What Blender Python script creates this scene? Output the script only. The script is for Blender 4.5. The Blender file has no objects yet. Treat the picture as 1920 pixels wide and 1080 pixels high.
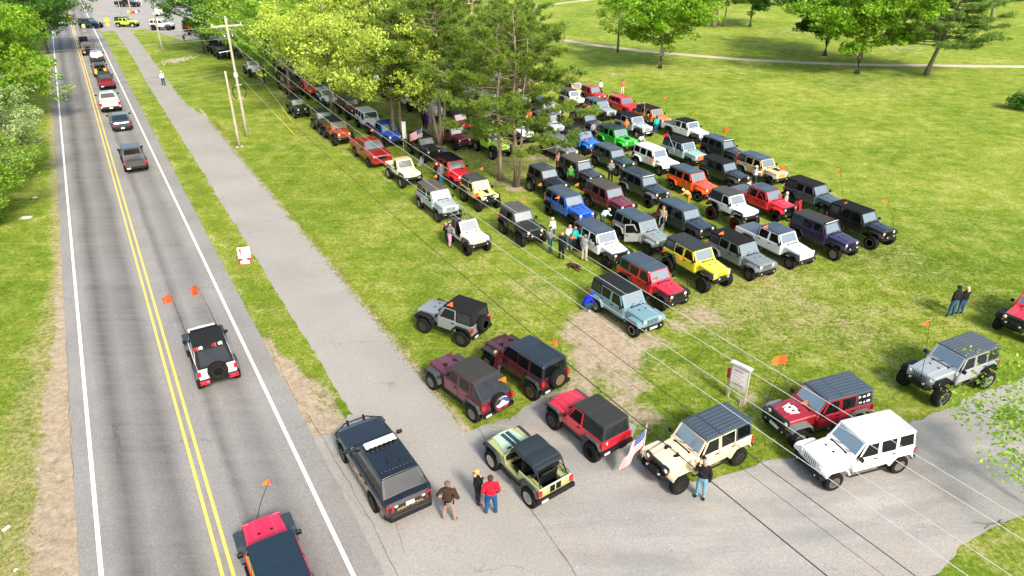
import bpy, bmesh, math, random
import numpy as np
from mathutils import Vector, Matrix, noise
R = math.radians
rnd = random.Random(7)
scene = bpy.context.scene
COL = scene.collection

# ------------------------------------------------------------ camera, sky, sun, exposure
CAM_H = 18.8
FOC = 1280.0                      # focal length in pixels of a 1920 px wide frame
PITCH = math.atan2(690.0, FOC)    # tilt below the horizon
cam_data = bpy.data.cameras.new('camera')
cam = bpy.data.objects.new('camera', cam_data)
COL.objects.link(cam)
cam.location = (0, 0, CAM_H)
cam.rotation_euler = (math.pi / 2 - PITCH, 0, 0)
cam_data.sensor_width = 36.0
cam_data.lens = 36.0 * FOC / 1920.0
cam_data.clip_start = 0.3
cam_data.clip_end = 4000
scene.camera = cam

SUN_AZ = -62.0    # direction of the sun seen from above, degrees from +X
SUN_EL = 40.0
world = bpy.data.worlds.new('World')
scene.world = world
world.use_nodes = True
nt = world.node_tree
bg = nt.nodes['Background']
sky = nt.nodes.new('ShaderNodeTexSky')
sky.sky_type = 'NISHITA'
sky.sun_disc = False
sky.sun_elevation = R(SUN_EL)
sky.sun_rotation = R(90 - SUN_AZ)
sky.air_density = 1.0
sky.dust_density = 2.6
sky.ozone_density = 1.0
warm = nt.nodes.new('ShaderNodeMix'); warm.data_type = 'RGBA'; warm.blend_type = 'MULTIPLY'; warm.inputs[0].default_value = 1.0
warm.inputs[7].default_value = (1.06, 1.0, 0.90, 1)     # camera white balance set for a hazy sun
nt.links.new(sky.outputs[0], warm.inputs[6]); nt.links.new(warm.outputs[2], bg.inputs[0])
bg.inputs[1].default_value = 0.15
sun_data = bpy.data.lights.new('sun', 'SUN')
sun_data.energy = 2.5
sun_data.angle = R(10.0)
sun_data.color = (1.0, 0.93, 0.80)
sun = bpy.data.objects.new('sun', sun_data)
COL.objects.link(sun)
sd = Vector((math.cos(R(SUN_AZ)) * math.cos(R(SUN_EL)), math.sin(R(SUN_AZ)) * math.cos(R(SUN_EL)), math.sin(R(SUN_EL))))
sun.rotation_euler = sd.to_track_quat('Z', 'Y').to_euler()
scene.view_settings.view_transform = 'Standard'
scene.view_settings.look = 'None'
scene.view_settings.exposure = 1.16
scene.view_settings.gamma = 1.0

# ------------------------------------------------------------ pixel <-> ground helpers
CP, SP = math.cos(PITCH), math.sin(PITCH)
def ray(px, py):
    a = (px - 960.0) / FOC; b = (540.0 - py) / FOC
    return Vector((a, CP + b * SP, -SP + b * CP))
def G(px, py, z=0.0):
    d = ray(px, py); t = (z - CAM_H) / d.z
    return Vector((d.x * t, d.y * t, z))
def proj(p):
    d = Vector(p) - Vector((0, 0, CAM_H))
    k = d.dot(Vector((0, CP, -SP)))
    return 960 + FOC * d.x / k, 540 - FOC * d.dot(Vector((0, SP, CP))) / k
def near_vertical(px, py, base):
    """point of the pixel's ray nearest to the vertical line through base"""
    d = ray(px, py); t = (base.x * d.x + base.y * d.y) / (d.x ** 2 + d.y ** 2)
    return Vector((d.x * t, d.y * t, CAM_H + d.z * t))
ROAD_DIR = 121.2
U = Vector((math.cos(R(ROAD_DIR)), math.sin(R(ROAD_DIR)), 0))   # along the road, away
N = Vector((U.y, -U.x, 0))                                       # to the right of the road
def SN(s, n, z=0.0):
    p = U * s + N * n; p.z = z; return p

# ------------------------------------------------------------ object helpers
def tag(o, label=None, cat=None, group=None, kind=None):
    if label: o['label'] = label
    if cat: o['category'] = cat
    if group: o['group'] = group
    if kind: o['kind'] = kind
    return o
def empty(name, loc=(0, 0, 0), rz=0.0):
    o = bpy.data.objects.new(name, None); COL.objects.link(o)
    o.location = loc; o.rotation_euler = (0, 0, rz); o.empty_display_size = 0.2
    return o
ROLE = {}      # mesh name -> colour role
class MB:
    def __init__(s): s.v = []; s.f = []; s.m = []
    def add(s, vs, fs, mi=0):
        b = len(s.v); s.v += [tuple(v) for v in vs]
        for f in fs: s.f.append(tuple(i + b for i in f)); s.m.append(mi)
        return s
    def hexa(s, p, mi=0):   # p: 4 bottom, 4 top
        return s.add(p, [(0, 3, 2, 1), (4, 5, 6, 7), (0, 1, 5, 4), (1, 2, 6, 5), (2, 3, 7, 6), (3, 0, 4, 7)], mi)
    def box(s, x0, x1, y0, y1, z0, z1, mi=0):
        return s.hexa([(x0, y0, z0), (x1, y0, z0), (x1, y1, z0), (x0, y1, z0), (x0, y0, z1), (x1, y0, z1), (x1, y1, z1), (x0, y1, z1)], mi)
    def prism(s, prof, y0, y1, mi=0):
        n = len(prof)
        vs = [(x, y0, z) for x, z in prof] + [(x, y1, z) for x, z in prof]
        fs = [tuple(range(n)), tuple(range(2 * n - 1, n - 1, -1))] + [(i, i + n, (i + 1) % n + n, (i + 1) % n) for i in range(n)]
        return s.add(vs, fs, mi)
    def loft(s, rings, mi=0, caps=True, closed=True):
        n = len(rings[0]); vs = [p for r in rings for p in r]; fs = []
        for k in range(len(rings) - 1):
            for i in range(n if closed else n - 1):
                j = (i + 1) % n
                fs.append((k * n + i, k * n + j, (k + 1) * n + j, (k + 1) * n + i))
        if caps: fs += [tuple(range(n)), tuple(range(len(vs) - 1, len(vs) - n - 1, -1))]
        return s.add(vs, fs, mi)
    def lathe(s, prof, c, axis='y', n=20, mi=0, wob=None):
        rings = []
        for q, (r, h) in enumerate(prof):
            ring = []
            for i in range(n):
                a = 2 * math.pi * i / n
                rr = r * (1 + (wob[q] if wob and i % 2 else 0))
                u, w = rr * math.cos(a), rr * math.sin(a)
                if axis == 'y': ring.append((c[0] + u, c[1] + h, c[2] + w))
                elif axis == 'x': ring.append((c[0] + h, c[1] + u, c[2] + w))
                else: ring.append((c[0] + u, c[1] + w, c[2] + h))
            rings.append(ring)
        return s.loft(rings, mi)
    def tube(s, pts, r, n=6, mi=0):
        pts = [Vector(p) for p in pts]; rings = []
        rr = r if isinstance(r, (list, tuple)) else [r] * len(pts)
        for k, p in enumerate(pts):
            d = (pts[min(k + 1, len(pts) - 1)] - pts[max(k - 1, 0)]).normalized()
            a = d.cross(Vector((0, 0, 1)))
            if a.length < 1e-3: a = Vector((1, 0, 0))
            a.normalize(); b = d.cross(a)
            rings.append([p + (a * math.cos(2 * math.pi * i / n) + b * math.sin(2 * math.pi * i / n)) * rr[k] for i in range(n)])
        return s.loft(rings, mi)
    def quad(s, a, b, c, d, mi=0): return s.add([a, b, c, d], [(0, 1, 2, 3)], mi)
    def mesh(s, name, mats, bevel=0.0, seg=1, smooth=False, fix=True):
        me = bpy.data.meshes.new(name)
        me.from_pydata(s.v, [], s.f)
        me.polygons.foreach_set('material_index', s.m)
        if fix:
            bm = bmesh.new(); bm.from_mesh(me)
            bmesh.ops.recalc_face_normals(bm, faces=bm.faces)
            if bevel > 0:
                es = [e for e in bm.edges if len(e.link_faces) == 2 and e.calc_face_angle(0) > R(28)]
                bmesh.ops.bevel(bm, geom=es, offset=bevel, segments=seg, affect='EDGES', clamp_overlap=True)
            bm.to_mesh(me); bm.free()
        for m in mats: me.materials.append(m)
        if smooth: me.polygons.foreach_set('use_smooth', [True] * len(me.polygons))
        me.update()
        return me
    def build(s, name, mats, parent=None, loc=None, role=None, **k):
        if not isinstance(mats, (list, tuple)): mats = [mats]
        me = s.mesh(name, mats, **k)
        o = bpy.data.objects.new(name, me); COL.objects.link(o)
        if parent: o.parent = parent
        if loc is not None: o.location = loc
        if role: ROLE[me.name] = role
        return o
def kids(o): return [c for c in COL.objects if c.parent == o]

# ------------------------------------------------------------ materials
def new_mat(name):
    m = bpy.data.materials.new(name); m.use_nodes = True
    return m, m.node_tree, m.node_tree.nodes['Principled BSDF']
def noise_node(nt, scale, detail=4, rough=0.55, vec=None, dist=0.0):
    n = nt.nodes.new('ShaderNodeTexNoise'); n.inputs['Scale'].default_value = scale
    n.inputs['Detail'].default_value = detail; n.inputs['Roughness'].default_value = rough
    n.inputs['Distortion'].default_value = dist
    if vec is not None: nt.links.new(vec, n.inputs['Vector'])
    return n.outputs['Fac']
def ramp(nt, fac, stops):
    r = nt.nodes.new('ShaderNodeValToRGB'); e = r.color_ramp.elements
    while len(e) < len(stops): e.new(0.5)
    for k, (p, c) in enumerate(stops):
        e[k].position = p; e[k].color = (c[0], c[1], c[2], 1) if isinstance(c, (tuple, list)) else (c, c, c, 1)
    nt.links.new(fac, r.inputs[0]); return r.outputs[0]
def mixc(nt, fac, a, b, mode='MIX'):
    m = nt.nodes.new('ShaderNodeMix'); m.data_type = 'RGBA'; m.blend_type = mode
    for sock, v in ((m.inputs[0], fac), (m.inputs[6], a), (m.inputs[7], b)):
        if isinstance(v, (int, float)): sock.default_value = v
        elif isinstance(v, (tuple, list)): sock.default_value = (v[0], v[1], v[2], 1)
        else: nt.links.new(v, sock)
    return m.outputs[2]
def math_(nt, op, a, b=0.0, clamp=False):
    m = nt.nodes.new('ShaderNodeMath'); m.operation = op; m.use_clamp = clamp
    for sock, v in ((m.inputs[0], a), (m.inputs[1], b)):
        if isinstance(v, (int, float)): sock.default_value = v
        else: nt.links.new(v, sock)
    return m.outputs[0]
def geo_pos(nt): return nt.nodes.new('ShaderNodeNewGeometry').outputs['Position']
def obj_coord(nt): return nt.nodes.new('ShaderNodeTexCoord').outputs['Object']
def bump(nt, bs, h, strength=0.3, dist=0.02):
    b = nt.nodes.new('ShaderNodeBump'); b.inputs['Strength'].default_value = strength; b.inputs['Distance'].default_value = dist
    nt.links.new(h, b.inputs['Height']); nt.links.new(b.outputs[0], bs.inputs['Normal'])
def rot_map(nt, vec, rz, sc=(1, 1, 1)):
    m = nt.nodes.new('ShaderNodeMapping'); m.inputs['Rotation'].default_value = (0, 0, rz); m.inputs['Scale'].default_value = sc
    nt.links.new(vec, m.inputs['Vector']); return m.outputs[0]

def colour_role_mat(name, rough, metallic=0.0, coat=0.0, dirt=0.15, spec=0.5, tint_noise=6.0, dirtcol=(0.25, 0.2, 0.14), mud=0.0):
    """colour comes from the object's own colour, weathered a little by noise"""
    m, nt, bs = new_mat(name)
    oi = nt.nodes.new('ShaderNodeObjectInfo')
    f = noise_node(nt, tint_noise, 5, 0.6, obj_coord(nt))
    d = ramp(nt, f, [(0.45, 0.0), (0.8, dirt)])
    c = mixc(nt, d, oi.outputs['Color'], mixc(nt, 0.82, dirtcol, oi.outputs['Color']))
    if mud:      # road dust on the sills and lower doors
        sx = nt.nodes.new('ShaderNodeSeparateXYZ'); nt.links.new(obj_coord(nt), sx.inputs[0])
        lowz = ramp(nt, math_(nt, 'ADD', sx.outputs[2], math_(nt, 'MULTIPLY', math_(nt, 'SUBTRACT', f, 0.5), 0.5)), [(0.52, mud), (0.86, 0.0)])
        c = mixc(nt, lowz, c, (0.17, 0.14, 0.105))
    nt.links.new(c, bs.inputs['Base Color'])
    rr = ramp(nt, f, [(0.3, rough), (0.8, min(1, rough + 0.2))])
    nt.links.new(rr, bs.inputs['Roughness'])
    bs.inputs['Metallic'].default_value = metallic
    bs.inputs['Coat Weight'].default_value = coat
    bs.inputs['Coat Roughness'].default_value = 0.08
    bs.inputs['Specular IOR Level'].default_value = spec
    return m
def plain_mat(name, c, rough=0.5, metallic=0.0, coat=0.0, emis=None, nscale=8.0, var=0.15, spec=0.5):
    m, nt, bs = new_mat(name)
    f = noise_node(nt, nscale, 4, 0.6, obj_coord(nt))
    k = ramp(nt, f, [(0.3, 1 - var), (0.7, 1.0)])
    nt.links.new(mixc(nt, 1.0, (c[0], c[1], c[2]), k, 'MULTIPLY'), bs.inputs['Base Color'])
    bs.inputs['Roughness'].default_value = rough; bs.inputs['Metallic'].default_value = metallic
    bs.inputs['Coat Weight'].default_value = coat
    bs.inputs['Specular IOR Level'].default_value = spec
    return m
M = {}
M['paint'] = colour_role_mat('car_paint', 0.26, 0.0, 0.8, 0.10, mud=0.15)
M['top'] = colour_role_mat('hardtop_plastic', 0.30, 0.0, 0.5, 0.10, 0.7)
M['soft'] = colour_role_mat('softtop_fabric', 0.85, 0.0, 0.0, 0.15, 0.15, 20)
M['fender'] = colour_role_mat('trim_plastic', 0.5, 0.0, 0.0, 0.2, 0.3)
M['rim'] = colour_role_mat('wheel_alloy', 0.35, 0.5, 0.2, 0.3)
M['cloth'] = colour_role_mat('cloth', 0.85, 0.0, 0.0, 0.0, 0.2, 12)
M['black'] = plain_mat('black_trim', (0.006, 0.0065, 0.007), 0.5, spec=.3)
M['chassis'] = plain_mat('chassis_black', (0.004, 0.004, 0.0045), 0.85, spec=.08)
M['tyre'] = plain_mat('tyre_rubber', (0.013, 0.0125, 0.012), 0.85, var=0.35, nscale=5, spec=.15)
M['glass'] = plain_mat('tinted_glass', (0.004, 0.0055, 0.006), 0.08, coat=0.0, var=0.1, spec=0.45)
M['screen'] = plain_mat('windscreen_glass', (0.045, 0.080, 0.076), 0.30, coat=1.0, var=0.3, spec=1.0, nscale=3)
M['screen'].node_tree.nodes['Principled BSDF'].inputs['Coat Roughness'].default_value = 0.12
M['screen'].node_tree.nodes['Principled BSDF'].inputs['Coat IOR'].default_value = 3.2
M['vinyl'] = plain_mat('vinyl_window', (0.022, 0.027, 0.032), 0.22, coat=0.15, nscale=4, var=0.4)
M['lamp'] = plain_mat('lamp_lens', (0.75, 0.77, 0.78), 0.15, coat=0.8)
M['red'] = plain_mat('red_lens', (0.45, 0.01, 0.012), 0.2, coat=0.6)
M['amber'] = plain_mat('amber_lens', (0.8, 0.22, 0.02), 0.25, coat=0.4)
M['plate'] = plain_mat('white_plate', (0.7, 0.72, 0.74), 0.4)
M['chrome'] = plain_mat('chrome', (0.7, 0.7, 0.71), 0.18, metallic=1.0)
M['white'] = plain_mat('white_enamel', (0.78, 0.78, 0.77), 0.4)
M['gold'] = plain_mat('gold_lettering', (0.5, 0.33, 0.12), 0.45)
M['orange'] = plain_mat('safety_orange', (0.9, 0.16, 0.03), 0.6)
M['darkorange'] = plain_mat('printed_orange', (0.78, 0.13, 0.03), 0.6, var=.75, nscale=9)
M['yellow'] = plain_mat('sign_yellow', (0.75, 0.58, 0.03), 0.4)
M['redink'] = plain_mat('red_ink', (0.55, 0.008, 0.03), 0.5)
M['blueink'] = plain_mat('navy_cloth', (0.03, 0.05, 0.25), 0.7)
M['whitecloth'] = plain_mat('white_cloth', (0.75, 0.74, 0.74), 0.8)
M['skin'] = plain_mat('skin', (0.52, 0.30, 0.21), 0.55, var=0.1)
M['cyan'] = plain_mat('cyan_tube', (0.02, 0.55, 0.6), 0.4)

def wood_mat(name, a, b, rough=0.8):
    m, nt, bs = new_mat(name)
    v = rot_map(nt, obj_coord(nt), 0, (6, 6, 0.7))
    f = noise_node(nt, 2.0, 6, 0.65, v, 0.4)
    nt.links.new(ramp(nt, f, [(0.3, a), (0.7, b)]), bs.inputs['Base Color'])
    bs.inputs['Roughness'].default_value = rough; bump(nt, bs, f, 0.5, 0.02)
    return m
M['pole'] = wood_mat('weathered_pole', (0.28, 0.245, 0.19), (0.47, 0.425, 0.34))
M['plywood'] = wood_mat('painted_boards', (0.42, 0.42, 0.41), (0.62, 0.62, 0.60))
M['barkp'] = wood_mat('pine_bark', (0.15, 0.105, 0.075), (0.34, 0.26, 0.20))
M['barkm'] = wood_mat('maple_bark', (0.07, 0.06, 0.045), (0.2, 0.17, 0.13))
M['barkb'] = wood_mat('pale_bark', (0.3, 0.29, 0.25), (0.55, 0.53, 0.47))
M['log'] = wood_mat('cut_logs', (0.3, 0.22, 0.17), (0.55, 0.43, 0.35))

def leaf_mat(name, cols, trans=0.45, rough=0.55, nsc=0.35):
    m, nt, bs = new_mat(name)
    g = nt.nodes.new('ShaderNodeNewGeometry')
    rp = g.outputs['Random Per Island']
    c1 = ramp(nt, rp, [(0.0, cols[0]), (0.5, cols[1]), (1.0, cols[2])])
    f = noise_node(nt, nsc, 3, 0.5, geo_pos(nt))
    k = ramp(nt, f, [(0.35, 0.75), (0.65, 1.12)])
    c = mixc(nt, 1.0, c1, k, 'MULTIPLY')
    nt.links.new(c, bs.inputs['Base Color']); bs.inputs['Roughness'].default_value = rough
    bs.inputs['Specular IOR Level'].default_value = 0.25
    t = nt.nodes.new('ShaderNodeBsdfTranslucent'); nt.links.new(mixc(nt, 1.0, c, (1.0, 1.1, 0.5), 'MULTIPLY'), t.inputs[0])
    mx = nt.nodes.new('ShaderNodeMixShader'); mx.inputs[0].default_value = trans
    nt.links.new(bs.outputs[0], mx.inputs[1]); nt.links.new(t.outputs[0], mx.inputs[2])
    nt.links.new(mx.outputs[0], nt.nodes['Material Output'].inputs[0])
    return m
M['leaf_lime'] = leaf_mat('lime_leaves', [(0.34, 0.465, 0.05), (0.50, 0.605, 0.09), (0.63, 0.70, 0.18)])
M['leaf_green'] = leaf_mat('green_leaves', [(0.11, 0.27, 0.02), (0.22, 0.42, 0.025), (0.40, 0.55, 0.05)])
M['leaf_mid'] = leaf_mat('spring_leaves', [(0.16, 0.32, 0.03), (0.27, 0.45, 0.045), (0.42, 0.58, 0.09)])
M['leaf_dark'] = leaf_mat('dark_leaves', [(0.03, 0.11, 0.014), (0.07, 0.19, 0.02), (0.14, 0.27, 0.03)], 0.35)
M['leaf_pale'] = leaf_mat('pale_leaves', [(0.20, 0.32, 0.09), (0.36, 0.48, 0.19), (0.58, 0.64, 0.38)])
M['needle'] = leaf_mat('pine_needles', [(0.075, 0.15, 0.020), (0.15, 0.245, 0.032), (0.29, 0.38, 0.06)], 0.3, 0.5, 0.6)
M['needle_b'] = leaf_mat('white_pine_needles', [(0.09, 0.19, 0.04), (0.18, 0.30, 0.06), (0.34, 0.44, 0.12)], 0.3, 0.5, 0.5)
# ------------------------------------------------------------ ground materials
def sn_vec(nt, sc=(1, 1, 1)):
    return rot_map(nt, geo_pos(nt), R(-ROAD_DIR), sc)
def grass_mat():
    m, nt, bs = new_mat('mown_grass')
    P3 = geo_pos(nt)
    att = lambda nm: (lambda a: (setattr(a, 'attribute_name', nm), a.outputs['Fac'])[1])(nt.nodes.new('ShaderNodeAttribute'))
    dirt, dry = att('dirt'), att('dry')
    big = noise_node(nt, 0.09, 5, 0.6, P3, 0.6)
    mid = noise_node(nt, 0.7, 6, 0.7, P3, 0.3)
    swath = noise_node(nt, 0.9, 4, 0.6, rot_map(nt, P3, R(-12), (0.16, 1.5, 1)), 0.5)
    fine = noise_node(nt, 4.2, 6, 0.85, P3)
    blade = noise_node(nt, 30.0, 3, 0.8, rot_map(nt, P3, R(20), (0.6, 1, 1)))
    a = math_(nt, 'ADD', math_(nt, 'MULTIPLY', mid, 0.40), math_(nt, 'MULTIPLY', fine, 0.34))
    a = math_(nt, 'ADD', a, math_(nt, 'MULTIPLY', big, 0.26))
    g = ramp(nt, a, [(0.38, (0.090, 0.155, 0.010)), (0.46, (0.180, 0.255, 0.020)), (0.53, (0.285, 0.345, 0.045)), (0.62, (0.45, 0.46, 0.14))])
    lush = ramp(nt, a, [(0.38, (0.085, 0.165, 0.012)), (0.50, (0.18, 0.28, 0.024)), (0.63, (0.33, 0.40, 0.07))])
    g = mixc(nt, ramp(nt, math_(nt, 'ADD', math_(nt, 'MULTIPLY', swath, 0.6), math_(nt, 'MULTIPLY', big, 0.4)), [(0.40, 0.85), (0.56, 0.0)]), g, lush)
    straw = ramp(nt, fine, [(0.35, (0.27, 0.27, 0.075)), (0.65, (0.50, 0.43, 0.22))])
    wisp = ramp(nt, math_(nt, 'ADD', math_(nt, 'MULTIPLY', mid, 0.55), math_(nt, 'MULTIPLY', fine, 0.45)), [(0.52, 0.0), (0.66, 0.75)])
    fd = math_(nt, 'ADD', math_(nt, 'MULTIPLY', dry, 1.05), math_(nt, 'SUBTRACT', mid, 0.5))
    fd = ramp(nt, math_(nt, 'ADD', fd, math_(nt, 'MULTIPLY', math_(nt, 'SUBTRACT', fine, 0.5), 1.3)), [(0.25, 0.0), (0.7, 0.9)])
    g = mixc(nt, math_(nt, 'MULTIPLY', wisp, 0.55), g, straw)
    g = mixc(nt, fd, g, straw)
    streaks = ramp(nt, noise_node(nt, 1.0, 5, 0.65, rot_map(nt, P3, R(-14), (0.07, 1.9, 1)), 0.8), [(0.60, 0.0), (0.70, 0.45)])
    g = mixc(nt, streaks, g, (0.52, 0.50, 0.20))
    # clover and bare crumbs
    soil = ramp(nt, noise_node(nt, 2.2, 8, 0.75, P3), [(0.3, (0.33, 0.255, 0.17)), (0.5, (0.48, 0.385, 0.275)), (0.75, (0.60, 0.505, 0.385))])
    fs = math_(nt, 'ADD', math_(nt, 'MULTIPLY', dirt, 1.35), math_(nt, 'MULTIPLY', math_(nt, 'SUBTRACT', mid, 0.5), 1.5))
    fs = math_(nt, 'ADD', fs, math_(nt, 'MULTIPLY', math_(nt, 'SUBTRACT', fine, 0.5), 1.1))
    fs = ramp(nt, fs, [(0.42, 0.0), (0.80, 1.0)])
    c = mixc(nt, fs, g, soil)
    k = ramp(nt, math_(nt, 'ADD', math_(nt, 'MULTIPLY', blade, 0.5), math_(nt, 'MULTIPLY', fine, 0.5)), [(0.36, 0.42), (0.51, 0.98), (0.68, 1.38)])
    c = mixc(nt, 1.0, c, k, 'MULTIPLY')
    nt.links.new(c, bs.inputs['Base Color']); bs.inputs['Roughness'].default_value = 0.9
    bs.inputs['Specular IOR Level'].default_value = 0.1
    h = math_(nt, 'ADD', math_(nt, 'MULTIPLY', fine, 0.6), math_(nt, 'MULTIPLY', blade, 0.5))
    h = math_(nt, 'ADD', h, math_(nt, 'MULTIPLY', mid, 1.2))
    bump(nt, bs, h, 0.9, 0.16)
    return m
def asphalt_mat(name, dark, light, lanes=False, warm=1.0, gravel=False):
    m, nt, bs = new_mat(name)
    P3 = geo_pos(nt); S = sn_vec(nt)
    sp = nt.nodes.new('ShaderNodeSeparateXYZ'); nt.links.new(S, sp.inputs[0])
    n_ = math_(nt, 'MULTIPLY', sp.outputs[1], -1.0)
    big = noise_node(nt, 0.25, 5, 0.6, P3, 0.5)
    grit = noise_node(nt, 26.0, 4, 0.85, P3)
    grit2 = noise_node(nt, 9.0, 3, 0.8, P3)
    streak = noise_node(nt, 1.0, 5, 0.6, rot_map(nt, P3, R(-ROAD_DIR), (0.05, 2.2, 1)))
    c = ramp(nt, math_(nt, 'ADD', math_(nt, 'MULTIPLY', big, 0.45), math_(nt, 'MULTIPLY', grit2, 0.55)), [(0.3, dark), (0.7, light)])
    if lanes:
        nn = math_(nt, 'ADD', n_, math_(nt, 'MULTIPLY', math_(nt, 'SUBTRACT', noise_node(nt, 0.12, 3, 0.5, P3), 0.5), 0.5))
        t = math_(nt, 'DIVIDE', math_(nt, 'ADD', nn, 5.0), 10.0)
        band = ramp(nt, t, [(0.0, 0.0), (0.17, 0.0), (0.235, 1.0), (0.30, 0.25), (0.40, 0.85), (0.455, 0.0), (0.575, 0.0), (0.605, 0.75), (0.65, 0.1), (0.74, 0.55), (0.80, 0.0), (1.0, 0.0)])
        w = math_(nt, 'MULTIPLY', band, ramp(nt, streak, [(0.25, 0.5), (0.7, 1.0)]))
        c = mixc(nt, math_(nt, 'MULTIPLY', w, 0.85), c, tuple(x * 0.34 for x in dark))
        edge = ramp(nt, math_(nt, 'ADD', math_(nt, 'ABSOLUTE', n_), math_(nt, 'MULTIPLY', grit2, 0.4)), [(0.0, 0.0), (1.0, 0.0)])
    if gravel:
        # wheel scour running to the lower left and loose grey stone
        sw = noise_node(nt, 0.5, 6, 0.6, rot_map(nt, P3, R(-22), (0.22, 1.3, 1)), 0.6)
        c = mixc(nt, ramp(nt, sw, [(0.42, 0.0), (0.60, 0.6)]), c, (0.20, 0.202, 0.20))
        c = mixc(nt, ramp(nt, noise_node(nt, 0.35, 4, 0.6, P3), [(0.54, 0.0), (0.70, 0.40)]), c, (0.36, 0.30, 0.235))
    k = ramp(nt, grit, [(0.3, 0.66), (0.5, 0.98), (0.72, 1.35)])
    c = mixc(nt, 1.0, c, k, 'MULTIPLY')
    if not gravel:   # hairline cracks
        vo = nt.nodes.new('ShaderNodeTexVoronoi'); vo.feature = 'DISTANCE_TO_EDGE'; vo.inputs['Scale'].default_value = 0.22
        mp = rot_map(nt, P3, R(-ROAD_DIR), (0.35, 1.0, 1))
        ad = nt.nodes.new('ShaderNodeVectorMath'); ad.operation = 'ADD'
        nz = nt.nodes.new('ShaderNodeTexNoise'); nz.inputs['Scale'].default_value = 1.2; nz.inputs['Detail'].default_value = 5
        nt.links.new(P3, nz.inputs['Vector'])
        sc = nt.nodes.new('ShaderNodeVectorMath'); sc.operation = 'SCALE'; sc.inputs['Scale'].default_value = 1.6
        nt.links.new(nz.outputs['Color'], sc.inputs[0]); nt.links.new(mp, ad.inputs[0]); nt.links.new(sc.outputs[0], ad.inputs[1])
        nt.links.new(ad.outputs[0], vo.inputs['Vector'])
        cr = ramp(nt, vo.outputs['Distance'], [(0.0, 1.0), (0.006, 0.0)])
        gate = ramp(nt, noise_node(nt, 0.3, 3, 0.5, P3), [(0.5, 0.0), (0.6, 0.5)])
        c = mixc(nt, math_(nt, 'MULTIPLY', cr, gate), c, tuple(x * 0.35 for x in dark))
    nt.links.new(c, bs.inputs['Base Color']); bs.inputs['Roughness'].default_value = 0.88
    bs.inputs['Specular IOR Level'].default_value = 0.25
    bump(nt, bs, math_(nt, 'ADD', grit, math_(nt, 'MULTIPLY', grit2, 0.6)), 0.45, 0.02)
    return m
def line_mat(name, c, road):
    m, nt, bs = new_mat(name)
    P3 = geo_pos(nt)
    f = noise_node(nt, 8.0, 6, 0.8, P3)
    w = ramp(nt, f, [(0.60, 0.0), (0.75, 0.8)])
    nt.links.new(mixc(nt, w, c, road), bs.inputs['Base Color']); bs.inputs['Roughness'].default_value = 0.7
    return m
M['grass'] = grass_mat()
M['road'] = asphalt_mat('road_asphalt', (0.175, 0.168, 0.160), (0.29, 0.282, 0.270), lanes=True)
M['path'] = asphalt_mat('path_asphalt', (0.235, 0.225, 0.208), (0.345, 0.328, 0.303))
M['gravel'] = asphalt_mat('lot_gravel', (0.245, 0.237, 0.222), (0.38, 0.365, 0.34), gravel=True)
M['sand'] = asphalt_mat('sandy_track', (0.40, 0.33, 0.25), (0.58, 0.49, 0.38))
M['line_w'] = line_mat('road_paint_white', (0.78, 0.78, 0.76), (0.3, 0.3, 0.29))
M['line_y'] = line_mat('road_paint_yellow', (0.74, 0.50, 0.10), (0.3, 0.27, 0.2))

# ------------------------------------------------------------ ground sheet with soil and straw masks
def snp(px, py):
    g = G(px, py); return g.dot(U), g.dot(N)
blobs = []   # s, n, radius_s, radius_n, strength, kind
def blob(px, py, r, k, kind='dirt', rs=None):
    s, n = snp(px, py); blobs.append((s, n, rs or r, r, k, kind))
for px, py, r, k in ((1120, 625, 1.7, 1.0), (1150, 665, 1.7, 0.95), (1105, 600, 1.2, .8), (1175, 720, 1.2, .7), (1110, 690, 1.2, .75), (1085, 650, 1.0, .6), (1160, 755, 1.0, .6), (1085, 725, 1.0, .7), (1215, 640, 1.1, .7), (1120, 660, 1.4, .8),
                     (1315, 590, 1.4, .6), (1270, 612, 1.0, .5), (1420, 545, 1.6, .42), (1520, 575, 1.6, .42), (1490, 600, 1.3, .4), (1640, 640, 1.0, .35), (1560, 640, .8, .3), (1585, 600, 1.0, .4),
                     (1395, 745, .6, .6), (1650, 700, .8, .5), (1690, 730, .8, .4), (1465, 525, 1.3, .45), (1200, 780, .9, .7), (1195, 840, .8, .7), (1290, 760, .8, .35),
                     (1090, 385, 1.1, .7), (1230, 465, 1.0, .7), (1225, 480, .8, .6), (1010, 295, 1.3, .6), (1170, 480, .9, .5), (1100, 470, .8, .45),
                     (966, 352, 1.0, .8), (938, 342, .8, .6), (880, 350, 1.2, .35), (825, 272, 1.4, .5), (870, 280, 1.5, .4), (738, 268, 1.3, .5), (530, 175, 2.0, .5), (640, 170, 3.0, .35),
                     (605, 190, 1.6, .4), (495, 155, 1.3, .6), (545, 180, 1.3, .6), (655, 290, 1.2, .3), (565, 250, 1.4, .3), (470, 250, 1.8, .22), (420, 260, 1.0, .25), (360, 108, 1.6, .0),
                     (1100, 90, 4.0, .35), (1160, 125, 3.0, .4), (1155, 138, 2.2, .5), (1340, 130, 2.5, .4), (1385, 135, 2.5, .38), (1290, 132, 2.0, .35), (1640, 150, 3.5, .45), (1700, 150, 5.0, .4), (1580, 100, 5.0, .45),
                     (1480, 60, 7.0, .4), (1420, 75, 5.0, .35), (1880, 178, 2.5, .6), (1700, 90, 4.0, .4), (1850, 190, 1.5, .4), (250, 48, 5.0, .7), (350, 50, 5.0, .6), (60, 560, 1.0, .25), (130, 0, .0, .0)):
    if k > 0: blob(px, py, r, k)
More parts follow.
